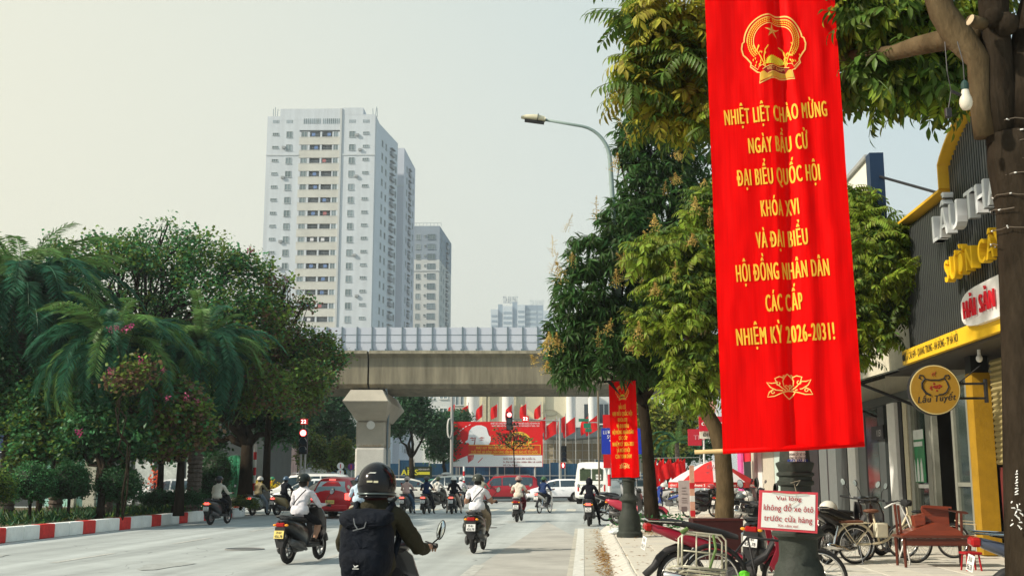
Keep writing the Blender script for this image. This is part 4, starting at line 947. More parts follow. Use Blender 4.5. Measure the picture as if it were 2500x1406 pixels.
# pink blossom clusters on the island shrubs
pk = [twig(16, .14, .07, .06)]
pkm = pk[0].mesh('blossom', M_PINK)
bs = thing('crape_myrtle', 'loose pink flower heads over the palm fronds', 'shrub', ((290 - 1250) * 33 / 2740, 33.5, .3))
for px, py, Y in ((270, 802, 33), (285, 800, 33), (322, 797, 33), (312, 803, 33), (300, 806, 33), (400, 905, 33), (410, 972, 33), (452, 968, 33), (340, 880, 33), (610, 612, 46), (160, 650, 45), (590, 625, 46), (700, 680, 47), (268, 905, 33), (480, 980, 34), (195, 1055, 33)):
    link('blossom', pkm, bs, at(px, py, Y, bs.location), (random.uniform(0, 3), 0, random.uniform(0, 6)), random.uniform(.7, 1.2) * Y / 36)
mb = MB()
for tp in ((270, 805), (320, 800), (400, 908)):
    q0 = at(300, 960, 33.5, bs.location); limb(mb, (0, 0, 0), q0, .03, .02); limb(mb, q0, at(*tp, 33, bs.location), .015, .006)
mb.build('stem', M_BARK, bs); place_crown(bs, blobs_px(bs.location, [(300, 930, 33.5, 45, 25), (350, 900, 33.5, 30, 22)]), TWB, [M_OLV, M_PINKL], 60)
# round bushes and hedges
def bush(name, lb, px, py, Y, rx, rz, n, m_, cat='bush', g_=None, ry=None, L=.07):
    base = ((px - 1250) * Y / 2740, Y, .3); k = Y / 2740; r = thing(name, lb, cat, base, group=g_)
    c = (0, 0, hz(py, Y) - .3); rr = (rx * k, (ry or rx) * k, rz * k)
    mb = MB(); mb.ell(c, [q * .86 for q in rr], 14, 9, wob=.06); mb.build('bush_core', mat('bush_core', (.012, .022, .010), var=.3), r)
    cl = [twig(16, .16, L, L * .65) for _ in range(3)]; place_crown(r, [(c, rr)], cl, [m_, M_HEDGE, m_], n, shell=.86); 
    mb = MB(); mb.tube([(0, 0, 0), c], .05, 6); mb.build('stem', M_BARK, r); return r
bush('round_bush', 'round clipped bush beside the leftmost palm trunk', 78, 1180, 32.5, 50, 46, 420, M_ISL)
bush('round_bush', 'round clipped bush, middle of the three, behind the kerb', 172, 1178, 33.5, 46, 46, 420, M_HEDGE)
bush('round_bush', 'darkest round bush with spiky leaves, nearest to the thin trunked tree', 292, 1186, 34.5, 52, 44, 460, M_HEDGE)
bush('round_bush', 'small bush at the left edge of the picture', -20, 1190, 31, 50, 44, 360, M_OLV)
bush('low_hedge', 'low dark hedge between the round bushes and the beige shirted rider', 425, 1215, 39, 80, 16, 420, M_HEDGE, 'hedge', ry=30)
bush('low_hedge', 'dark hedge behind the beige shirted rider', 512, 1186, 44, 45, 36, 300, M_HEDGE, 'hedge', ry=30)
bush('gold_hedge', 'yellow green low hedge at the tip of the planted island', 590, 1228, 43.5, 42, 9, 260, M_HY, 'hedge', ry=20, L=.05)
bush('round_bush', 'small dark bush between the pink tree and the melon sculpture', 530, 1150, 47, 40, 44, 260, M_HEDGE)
# ground cover: nobody could count it
gc = MB()
for i in range(5200):
    u = -14.25 - abs(random.gauss(0, 2.6)); w = random.uniform(22, 45.5)
    if u < -21: continue
    p = Vector((u, w, .3)); d = rnd_dir(.25, 1); gc.k = 0 if random.random() < .8 else 1
    if -14.25 - u < .7 and random.random() < .75: continue
    tri_leaf(gc, p, d, d.orthogonal().normalized(), random.uniform(.12, .42), .06)
o = gc.build('ground_cover', [M_HEDGE, M_OLV], kind='stuff'); o.rotation_euler = (0, 0, -AX); o['label'] = 'low leafy ground cover between the bushes and the painted kerb'; 
gl = MB()
for i in range(1500):
    u = -14.0 - random.random() * .6; w = random.uniform(20, 46); d = rnd_dir(.5, 1); tri_leaf(gl, Vector((u, w, .3)), d, d.orthogonal().normalized(), .07, .02)
o = gl.build('grass', leafmat('dry_grass', (.14, .14, .05)), kind='stuff'); o.rotation_euler = (0, 0, -AX)
# trees beyond the crossing
FTW = [twig(16, .55, .26, .18) for _ in range(3)]
def ftree(lb, px, Y, tops, lst, n, mts, tr=.25):
    base = ((px - 1250) * Y / 2740, Y, .1); bl = blobs_px(base, lst); h = tops * Y / 2740
    return tree('street_tree', lb, base, [(0, 0, 0, tr), (.1, 0, h * .5, tr * .8), (0, 0, h, tr * .6)], bl, FTW, mts, n, group='trees beyond the crossing', shell=.4, sub=2)
G3 = [M_BGT, M_BGT, M_HEDGE]
ftree('bright green tree left of the viaduct pier', 800, 92, 110, [(800, 1000, 92, 70, 45), (760, 1040, 92, 50, 40), (840, 1060, 92, 40, 40), (810, 960, 92, 45, 24), (750, 985, 92, 40, 40)], 900, G3)
ftree('dark tree with thin trunk between the pier and the billboard', 1003, 97, 90, [(1000, 1020, 97, 52, 42), (1010, 985, 97, 34, 40), (960, 1040, 97, 34, 34), (1050, 1040, 97, 44, 36), (985, 960, 97, 16, 18)], 900, G3, .3)
ftree('green tree behind the steel pole left of the billboard', 1085, 100, 60, [(1080, 1080, 100, 40, 60), (1090, 1030, 102, 30, 22)], 420, G3)
ftree('round topped tree peeping over the billboard corner', 1120, 110, 70, [(1122, 1020, 110, 32, 14), (1100, 1040, 110, 30, 24)], 260, G3)
ftree('olive tree left of the traffic light', 690, 86, 60, [(690, 1050, 86, 60, 50), (640, 1080, 86, 40, 50), (730, 1020, 88, 40, 50)], 620, [M_OLV, M_BGT, M_HEDGE])
ftree('yellowish tree right behind the traffic light', 845, 84, 40, [(835, 1110, 84, 28, 40), (800, 1120, 86, 30, 30), (760, 1100, 86, 30, 40)], 380, [M_YGT, M_OLV, M_OLV])
ftree('dark tree far behind the left signal', 720, 110, 100, [(700, 1000, 115, 90, 70), (780, 1080, 115, 90, 60), (620, 1060, 115, 80, 80)], 620, [M_HEDGE, M_BGT, M_HEDGE])
ftree('yellow green tree in the sun between the two street trunks', 1630, 66, 50, [(1620, 1040, 66, 52, 44), (1660, 1030, 66, 36, 38), (1590, 1050, 66, 40, 50), (1640, 1070, 66, 50, 30), (1580, 1000, 66, 30, 20)], 1000, [M_YGT, M_YGT, M_OLV], .1)
ftree('dark green hedge like tree under the yellow green one', 1660, 74, 20, [(1640, 1100, 74, 70, 24), (1700, 1090, 74, 40, 30)], 420, G3, .1)
ftree('spindly young tree with bronze leaves standing before the billboard', 1254, 90, 110, [(1256, 1070, 90, 22, 16), (1225, 1075, 90, 14, 10), (1283, 1075, 90, 14, 9), (1252, 1048, 90, 9, 12), (1212, 1052, 90, 7, 14)], 30, [M_PINKL, M_OLV, M_PINKL], .07)
t = thing('small_palm', 'small fan of palm leaves under the yellow green tree', 'palm', ((1655 - 1250) * 60 / 2740, 60, .1))
mb = MB(); mb.tube([(0, 0, 0), (0, 0, 3.3)], .12, 8); mb.build('trunk', M_PBARK, t)
for i in range(14): link('frond', FRM[i % 4], t, (0, 0, 3.3), (0, -random.uniform(-.2, .9), i * 2.4), .45)
# far hazy greenery at the ends of the crossing street
for lb, px, Y in (('far tree mass at the left end of the crossing street', 420, 120), ('far tree mass behind the shops on the left', 150, 110)):
    ftree(lb, px, Y, 60, [(px, 1040, Y, 120, 80), (px - 90, 1060, Y, 90, 70), (px + 90, 1080, Y, 90, 60)], 500, G3)
# ---------------------------------------------------------------- street trees on the pavement
WH = [whorl(9, .27, .055), whorl(8, .30, .06, .8), whorl(10, .24, .05, .3)]
PN = [pinnate(6, .40, .05, .16), pinnate(7, .46, .055, .17, .6), pinnate(5, .36, .05, .15, .4)]
b1 = GR(1592, 1298, PH)
mango = tree('mango_tree', 'tall dark mango tree with cream flower heads leaning over the small banner', b1,
    [(0.06, 0, 0, .26), (0, 0, .5, .20), (-.05, 0, 1.6, .165), (-.10, 0, 2.6, .15), (-.18, 0, 3.35, .14)],
    blobs_px(b1, [(1450, 860, 26.6, 115, 100), (1430, 720, 26.6, 88, 100), (1540, 790, 27.2, 120, 120), (1480, 620, 26.6, 100, 80), (1600, 640, 27.6, 110, 110), (1640, 480, 28.6, 105, 95), (1600, 370, 28.8, 100, 105), (1670, 260, 29, 90, 90), (1570, 270, 28.8, 60, 55), (1620, 890, 27.6, 100, 70), (1400, 900, 26.6, 60, 60), (1560, 470, 28.4, 62, 70), (1700, 380, 29, 70, 130), (1530, 540, 27, 80, 60), (1380, 800, 26.6, 55, 70), (1640, 760, 28, 120, 120), (1545, 350, 28.8, 55, 80), (1630, 200, 29, 80, 60), (1700, 520, 28, 60, 60)]),
    WH, [M_MANGO, M_MANGO, M_MANGO], 3100, 300, M_BARK, partname='leaf_whorl', shell=.5, smin=.85, smax=1.3)
PA = [panicle(.45, .2, 110, .03), panicle(.55, .16, 60, .022), panicle(.3, .22, 130, .032)]
PAm = [p.mesh('flower_head', M_BLOOM) for p in PA]
for px, py, k in ((1650, 380, 2), (1655, 440, 2), (1720, 450, 2), (1500, 412, 0), (1700, 310, 1), (1380, 560, 1), (1455, 530, 1), (1350, 620, 1), (1345, 660, 1), (1370, 680, 0), (1395, 640, 0), (1310, 880, 2), (1325, 860, 0), (1330, 900, 2), (1350, 840, 0), (1535, 645, 0), (1520, 660, 1), (1545, 850, 2), (1560, 860, 0), (1480, 810, 0), (1505, 690, 0), (1585, 590, 0), (1460, 840, 1), (1690, 540, 2), (1725, 520, 2), (1550, 810, 1), (1540, 340, 1), (1520, 300, 1), (1365, 850, 0), (1575, 700, 0), (1590, 790, 0), (1710, 275, 1), (1640, 330, 1), (1620, 470, 1), (1490, 280, 1)):
    link('flower_head', PAm[k], mango, at(px, py + 8, (24.7 if px < 1500 and py > 500 else 25.6 if py > 500 else 26.9) + random.uniform(-.1, .3), b1), (random.uniform(-.5, .5), random.uniform(-.7, .2), random.uniform(0, 6)), random.uniform(.8, 1.15))
b2 = GR(1768, 1322, PH)
longan = tree('longan_tree', 'sunlit longan tree with light feathery leaves and mottled trunk behind the big banner', b2,
    [(.02, 0, 0, .27), (.0, 0, .25, .22), (.06, 0, 1.1, .20), (.03, 0, 1.9, .19), (-.12, 0, 2.5, .17), (-.45, 0, 3.1, .15), (-.6, 0, 3.6, .12)],
    blobs_px(b2, [(1640, 620, 22.6, 100, 70), (1680, 740, 22.4, 110, 90), (1600, 800, 22.8, 60, 60), (1720, 880, 22.6, 90, 70), (1800, 600, 24, 130, 120), (1900, 720, 24, 150, 140), (2080, 560, 23.4, 95, 70), (2150, 640, 23.2, 130, 110), (2220, 720, 23.4, 95, 70), (2100, 780, 23.4, 100, 90), (2060, 870, 23.6, 60, 50), (1690, 960, 22.8, 60, 40), (2210, 590, 23, 60, 45), (2100, 480, 23.2, 42, 36), (1760, 500, 23.6, 90, 60), (2110, 680, 23.4, 110, 110), (2250, 650, 23.2, 80, 70)]),
    PN, [M_LONG, M_LONG, M_LONGD], 1500, 300, M_BARK2, partname='leaf_spray', shell=.45, smin=.8, smax=1.15, tilt=.35)
for k in range(7):
    px, py = [(1700, 520), (1735, 555), (1600, 720), (1560, 830), (1650, 690), (1690, 600), (1600, 560)][k]
    link('flower_head', PAm[k % 3], longan, at(px, py, 21.6, b2), (random.uniform(-.4, .4), 0, 0), .8)
# the big tree at the right edge; one long branch passes behind the big banner
b3 = Vector(((2492 - 1250) * 8.6 / 2740, 8.6, PH))
def l3(px, py, Y=8.6): return at(px, py, Y, b3)
big = thing('wrapped_tree', 'thick dark tree at the right edge with fairy light wires wound round its trunk', 'tree', b3)
mb = MB(); pts = [(.06, 0, -.15), l3(2512, 1300), l3(2508, 1100), l3(2504, 900), l3(2498, 700), l3(2492, 520), l3(2482, 400), l3(2474, 330)]
mb.tube(pts, [.25, .175, .175, .172, .175, .185, .22, .20], 16)
mb.build('trunk', M_BARK, big, True)
mb = MB(); mb.tube([l3(2452, 350), l3(2440, 220), l3(2428, 80), l3(2420, -120), l3(2400, -500)], [.135, .125, .12, .115, .09], 12); mb.build('limb', M_BARK, big, True)
mb = MB(); mb.tube([l3(2405, 335), l3(2392, 250), l3(2390, 150), l3(2340, 90), l3(2300, 30), l3(2270, -60), l3(2240, -250)], [.085, .08, .095, .12, .105, .095, .07], 12); mb.build('limb', M_BARK2, big, True)
mb = MB(); mb.tube([l3(2490, 330), l3(2500, 200), l3(2520, 60), l3(2560, -100), l3(2600, -500)], [.17, .15, .14, .13, .1], 12); mb.build('limb', M_BARK, big, True)
mb = MB(); mb.tube([l3(2385, 95), l3(2340, 90, 8.8), l3(2240, 112, 9.2), l3(2180, 130, 9.6), l3(2060, 138, 10.6), l3(1900, 150, 11.6), l3(1720, 165, 12.0), l3(1600, 120, 12.2), l3(1520, 60, 12.2)], [.11, .10, .085, .07, .062, .055, .04, .03, .015], 9); mb.build('limb', M_BARK2, big, True)
for px, py, r in ((2425, 45, .085), (2455, 60, .10)):
    mb = MB(); c = Vector(l3(px, py, 8.45)); mb.ell(c, (r, r, r), 10, 6, wob=.1); mb.build('knot', M_BARK, big, True)
mb = MB(); mb.tube([l3(2400, 60, 8.4), l3(2370, 50, 8.3)], [.05, .045], 10); mb.build('cut_stub', M_BARK2, big, True)
mb = MB(); mb.lathe([(.046, 0), (.040, .004)], 10, Matrix.Translation(l3(2368.5, 49.5, 8.295)) @ Vector((-1, -.3, .3)).to_track_quat('Z', 'Y').to_matrix().to_4x4()); mb.build('cut_face', mat('cut_wood', (.42, .33, .22)), big)
BPN = [pinnate(7, .42, .045, .15, .5, 3), pinnate(6, .36, .05, .15, .7, 3), pinnate(8, .46, .042, .14, .4, 4), pinnate(4, .3, .06, .17, .6, 4)]
def sprays(lst, n, mts, nm, Y, npart):
    place_crown(big, [(l3(px, py, Y + dy), (rx * Y / 2740, dd, rz * Y / 2740)) for px, py, dy, rx, rz, dd in lst], BPN, mts, n, npart, nm, .75, 1.1, crownname='crown', shell=.2, tilt=.35)
sprays([(1600, 40, 0, 90, 70, .5), (1560, 140, 0, 50, 40, .35), (1640, 150, 0, 70, 60, .5), (1690, 60, 0, 40, 80, .5), (1660, 215, .2, 40, 34, .3), (1600, 205, 0, 30, 24, .3), (1700, 180, 0, 30, 90, .4), (1650, 285, .2, 60, 34, .3), (1560, 215, 0, 40, 30, .3), (1705, 300, 0, 26, 40, .3)], 175, [M_YEL, M_LONG, M_LONGD, M_YEL], 'leaf_spray', 12.0, 130)
sprays([(2120, 60, 0, 80, 60, .6), (2200, 40, 0, 80, 60, .6), (2290, 140, 0, 60, 60, .5), (2120, 190, 0, 60, 45, .5), (2200, 180, 0, 50, 40, .5), (2330, 200, 0, 34, 50, .3), (2090, 10, 0, 60, 50, .5), (2250, 80, 0, 60, 50, .5), (2340, 60, .6, 60, 60, .5), (2380, 170, .8, 40, 60, .4), (2270, 220, 0, 50, 34, .4)], 300, [M_LONGD, M_LONGD, M_LONG, M_LONGD], 'leaf_spray', 10.2, 168)
# crown above the frame, which throws its shade on the pavement
sprays([(2300, -420, 1, 500, 260, 2.0), (2050, -350, 3, 400, 220, 2.0), (2600, -300, 0, 300, 260, 2.0)], 420, [M_LONGD, M_LONG, M_LONGD, M_LONGD], 'leaf_spray', 9.5, 0)
shade = tree('added_shade_tree', 'unseen tree added for its shade behind the lamp post and the big banner, its crown above the picture', Vector((3.83, 15.1, PH)), [(0, 0, 0, .13), (0, 0, 3, .10), (-.1, 0, 6.2, .09)],
    [((-.9, .6, 9.3), (1.9, 1.5, .7)), ((-1.4, -.8, 9.0), (1.3, 1.2, .7)), ((.6, 2.2, 10.3), (1.6, 1.6, .7)), ((.5, -.8, 8.9), (1.4, 1.3, .7)), ((-1.0, 2.4, 10.9), (1.4, 1.3, .7))], BPN, [M_LONGD, M_LONG, M_LONGD, M_LONGD], 330)  # unseen tree, added so that its crown shades the shop front and pavement
# light strings round the trunk, hanging bulb
mb = MB(); bulbs = []
for z0_, z1_, turns in ((330, 370, 1.6), (395, 440, 1.3), (480, 520, 1.2), (560, 600, 1.1), (300, 345, 1.1)):
    pts = []
    for i in range(28):
        t = i / 27; a = math.pi * .9 + t * turns * 2 * math.pi; c = Vector(l3(2492, z0_ + (z1_ - z0_) * t)); q = c + Vector((math.cos(a) * .222, math.sin(a) * .222, random.uniform(-.012, .012))); pts.append(q)
        if i % 3 == 1: bulbs.append(q)
    mb.tube(pts, .0045, 4)
mb.build('light_wire', mat('wire_dark', (.10, .08, .06)), big)
bm = MB(); bm.tube([(0, 0, -.012), (0, 0, .012)], .006, 5); bm = bm.mesh('fairy_bulb', M_WHITE)
for q in bulbs: link('fairy_bulb', bm, big, q, (random.uniform(0, 3), random.uniform(0, 3), 0))
ws = MB()
for px, py in [(2482, 1150 + i * 7) for i in range(9)] + [(2480 + random.uniform(-14, 16), 1225 + i * 5) for i in range(14)]:
    p = Vector(l3(px, py, 8.425)); q = Vector((random.uniform(-.016, .016), 0, random.uniform(-.016, .016))); ws.tube([p - q, p + q * .3 + Vector((.004, 0, .003)), p + q], [.003, .006, .003], 4)
ws.build('paint_mark', M_WHITE, big, kind='stuff')
hb = thing('hanging_bulb', 'white light bulb hanging on a wire from the big tree', 'light bulb', Vector(b3) + Vector(l3(2355, 205, 8.3)))
k_ = 8.3 / 2740
mb = MB(); mb.lathe([(.004, -.215), (.03, -.21), (.044, -.185), (.05, -.155), (.046, -.125), (.034, -.09), (.026, -.05), (.024, -.04)], 16); mb.build('glass_bulb', mat('bulb_white', (.75, .72, .62), rough=.35, var=.03, trans=.3), hb, True)
mb = MB(); mb.lathe([(.028, -.05), (.03, -.03), (.03, .0), (.018, .02), (.008, .03)], 12); mb.build('socket', mat('socket_green', (.02, .05, .045)), hb)
mb = MB(); mb.tube([(0, 0, .03), (.0, 0, .18), (-.02, .03, .36)], .005, 4); mb.tube([(-.12, .03, .36), (-.13, 0, .1), (-.11, 0, -.06), (-.14, 0, -.20)], .004, 4); mb.build('wire', M_BLK, hb)
mb = MB(); mb.bevbox(-.17, -.12, -.02, .02, -.28, -.20, .008); mb.tube([(-.11, 0, -.06), (-.02, 0, -.10)], .014, 5); mb.build('empty_socket', M_BLK, hb)
# weeds at the foot of the mango tree and fallen leaves in the gutter
mb = MB()
for c_ in ((1560, 1290, 27, .35), (1625, 1285, 30, .3)):
    p0 = GR(c_[0], c_[1] + 8, PH)
    for i in range(160):
        p = p0 + Vector((random.gauss(0, c_[3]), random.gauss(0, c_[3]), random.random() * .4)); d = rnd_dir(-.2, .9); tri_leaf(mb, p, d, d.orthogonal().normalized(), .12, .06)
o = mb.build('undergrowth', M_ISL, kind='stuff'); o['label'] = 'low green weeds round the foot of the mango tree'
mb = MB()
for i in range(900):
    w_ = random.choice((random.uniform(12, 34), random.gauss(22, 1.6), random.gauss(18.5, 3))); u = random.gauss(.36, .07) if random.random() < .8 else random.uniform(.0, 1.5)
    z = .03 if u < .45 else (.13 if u > .72 else .03 + (u - .45) * .37); p = Vector((u, w_, z)); d = rnd_dir(-.05, .4); d.z = abs(d.z); d.normalize(); nn = (Vector((0, 0, 1)) - d * d.z).normalized(); tri_leaf(mb, p, d, nn, random.uniform(.05, .11), .035)
for i in range(500):
    p = GR(1592, 1303, PH) + Vector((random.gauss(0, .9), random.gauss(0, .8), .015)); q = UW(p); d = rnd_dir(0, .3); nn = (Vector((0, 0, 1)) - d * d.z).normalized()
    if q[0] > .8: tri_leaf(mb, Vector((q[0], q[1], PH + .02)), d, nn, .09, .04)
o = mb.build('fallen_leaves', leafmat('dry_leaf', (.34, .19, .055), .4), kind='stuff'); o.rotation_euler = (0, 0, -AX); o['label'] = 'dry brown leaves in the gutter and round the tree'
# ================================================================== STREET LAMPS AND BANNERS
M_IRON = mat('cast_iron', (.034, .040, .034), rough=.6, spec=.15, var=.25, scale=7, bump=.35, bscale=30); M_LPOST = mat('lamp_post_grey', (.22, .29, .28), rough=.5, var=.08)
M_SILK = mat('banner_silk', (.86, .0015, .0015), rough=.5, var=.07, scale=40, trans=.35, bump=.25, bscale=60, stretch=(1, 1, .02), spec=.06)
M_GOLD = mat('gold_print', (.80, .43, .035), rough=.55, var=.08, scale=14); M_GOLD2 = mat('gold_dark', (.62, .34, .04), rough=.6, var=.1); M_GOLDP = mat('gold_pale', (.82, .46, .13), rough=.6, var=.05)
def street_lamp(label, base):
    t = thing('street_lamp', label, 'street lamp', base, group='street lamps with ornate iron bases')
    b = MB(); b.lathe([(.31, 0), (.31, .10), (.27, .14), (.265, .40), (.25, .47), (.225, .52), (.215, .58), (.19, .62), (.175, .68), (.175, .82), (.20, .84), (.235, .855), (.24, .88), (.20, .93), (.15, .99), (.14, 1.02)], 24); b.build('pedestal', M_IRON, t, 'auto')
    b = MB(); b.lathe([(.14, 1.021), (.14, 1.30), (.165, 1.315), (.17, 1.345), (.15, 1.36), (.15, 1.385), (.172, 1.40), (.172, 1.42), (.15, 1.435), (.175, 1.50), (.175, 1.515), (.14, 1.53), (.125, 1.72), (.10, 1.9), (.085, 2.0)], 24); b.build('column_base', M_IRON, t, 'auto')
    lean = -.045
    P = lambda z: Vector((lean * (z - 2), 0, z))
    tp = [P(2.0), P(4), P(6), P(8.0), P(9.25)]
    c = P(9.25)
    for k in range(1, 9):
        a = k / 8 * R(80); tp.append(c + Vector((-(1 - math.cos(a)) * .85, 0, math.sin(a) * .95)))
    e = tp[-1]; tp.append(e + Vector((-.95, 0, .17)))
    b = MB(); n_ = len(tp); b.tube(tp, [.085, .078, .07, .062, .058] + [.052 - .002 * i for i in range(n_ - 5)], 12); b.build('pole', M_LPOST, t, True)
    h = tp[-1]; b = MB(); M_ = Matrix.Translation(h) @ Matrix.Rotation(R(90), 4, 'Z') @ Matrix.Rotation(R(8), 4, 'X')
    b2 = MB(); b2.loft([((0, -.02, 0), .07, .05), ((0, .03, .01), .10, .075), ((0, .16, .015), .115, .085), ((0, .30, .01), .12, .08), ((0, .48, 0), .10, .06), ((0, .60, -.015), .05, .03)], 14)
    b2.v = [tuple(M_ @ Vector(v)) for v in b2.v]; b2.build('lamp_head', mat('lamp_shell', (.62, .58, .42), rough=.5, var=.05), t, True)
    b3 = MB(); b3.box(-.13, .13, .17, .185, -.08, .105); b3.box(-.09, .09, 0, .5, -.105, -.075); b3.v = [tuple(M_ @ Vector(v)) for v in b3.v]; b3.build('lamp_clamp', M_BLK, t)
    return t
lampN = Vector((505 / 2740 * 10.45, 10.45, PH)); lampN.x = (1942 - 1250) * 10.45 / 2740
lamp1 = street_lamp('ornate street lamp base carrying the framed shop notice, behind the big banner', lampN)
lampF = Vector(((1535 - 1250) * 27.0 / 2740, 27.0, PH)); lamp2 = street_lamp('grey curved street lamp with the small banner on its ornate iron base', lampF)
class Cloth:
    """a hanging cloth on the plane through three corner points"""
    def __init__(s, A, B, D, amp, folds):       # bottom left, bottom right, top left
        s.O = A; s.ex = (B - A).normalized(); s.W = (B - A).length; v = D - A; s.ez = (v - s.ex * v.dot(s.ex)).normalized(); s.H = v.dot(s.ez); s.sh = v.dot(s.ex) / s.H
        s.n = s.ex.cross(s.ez).normalized()
        if s.n.y > 0: s.n = -s.n
        s.amp = amp; s.folds = folds
    def disp(s, a, b):
        t = a / s.W - s.sh * b / s.W; h = b / s.H
        d = 0
        for c, w_, k, ph in s.folds:
            cc = c + ph * math.sin(h * 5 + c * 9) ; d += k * math.exp(-((t - cc) / w_) ** 2)
        return s.amp * (d + .10 * math.sin(t * 17 + 2.2 * h + 3 * math.sin(h * 4)) + .5 * noise.noise(Vector((t * 5, h * 4, 3.1 + s.W))) + .22 * noise.noise(Vector((t * 14, h * 22, 7.7))))
    def pt(s, a, b, off=0.0): return s.O + s.ex * a + s.ez * b + s.n * (s.disp(a, b) + off)
    def hit(s, px, py):
        r = ray(px, py); k = (s.O - Vector((0, 0, CH))).dot(s.n) / r.dot(s.n); q = Vector((0, 0, CH)) + r * k - s.O
        return q.dot(s.ex), q.dot(s.ez)
    def sheet(s, nx, nz, back=.0):
        b = MB(); vs = []
        for j in range(nz + 1):
            for i in range(nx + 1):
                bb_ = s.H * j / nz; vs.append(s.pt(s.W * (i / nx) * (1 - .02 * j / nz) + s.sh * bb_, bb_ , back))
        b.add(vs, [(j * (nx + 1) + i, j * (nx + 1) + i + 1, (j + 1) * (nx + 1) + i + 1, (j + 1) * (nx + 1) + i) for j in range(nz) for i in range(nx)]); return b
    def flat(s, mb, pts, faces, off=.004, c=(0, 0), k=1.0, rot=0.0):
        if k > .2:      # fine enough to follow the folds
            tr = [[pts[f[0]], pts[f[i]], pts[f[i + 1]]] for f in faces for i in range(1, len(f) - 1)]; out = []
            while tr:
                a, b, d = tr.pop(); L_ = [(math.dist(a, b), a, b, d), (math.dist(b, d), b, d, a), (math.dist(d, a), d, a, b)]; m_ = max(L_, key=lambda t: t[0])
                if m_[0] * k < .03 or len(out) > 4000: out.append((a, b, d)); continue
                q = ((m_[1][0] + m_[2][0]) / 2, (m_[1][1] + m_[2][1]) / 2); tr += [[m_[1], q, m_[3]], [q, m_[2], m_[3]]]
            pts = [p for t in out for p in t]; faces = [(3 * i, 3 * i + 1, 3 * i + 2) for i in range(len(out))]
        cr, sr = math.cos(rot), math.sin(rot)
        mb.add([s.pt(c[0] + k * (x * cr - y * sr), c[1] + k * (x * sr + y * cr), off) for x, y in pts], faces)
    def strip(s, mb, line, w_, off=.006, c=(0, 0), k=1.0, closed=False):
        L_ = [Vector((x, y, 0)) for x, y in line]; n_ = len(L_); vs = []; fs = []
        for i in range(n_):
            d = (L_[(i + 1) % n_] - L_[i - 1]) if closed else (L_[min(i + 1, n_ - 1)] - L_[max(i - 1, 0)])
            if d.length < 1e-9: d = Vector((1, 0, 0))
            d.normalize(); p = Vector((-d.y, d.x, 0)) * w_ / 2; vs += [(L_[i] + p)[:2], (L_[i] - p)[:2]]
        for i in range(n_ if closed else n_ - 1): j = (i + 1) % n_; fs.append((2 * i, 2 * i + 1, 2 * j + 1, 2 * j))
        s.flat(mb, vs, fs, off, c, k)
    def words(s, mb, t, px, py, wpx, hpx, bold=.03, off=.006):
        a, b = s.hit(px, py); a2, _ = s.hit(px + wpx / 2, py); a1, _ = s.hit(px - wpx / 2, py); _, b2 = s.hit(px, py - hpx)
        vs, fs, w_ = text(t, b2 - b, bold=bold, width=a2 - a1); mb.add([s.pt(a + v.x, b + v.y, off + v.z) for v in vs], fs)
def arc(cx, cy, r, a0, a1, n, ry=None): return [(cx + r * math.cos(a0 + (a1 - a0) * i / n), cy + (ry or r) * math.sin(a0 + (a1 - a0) * i / n)) for i in range(n + 1)]
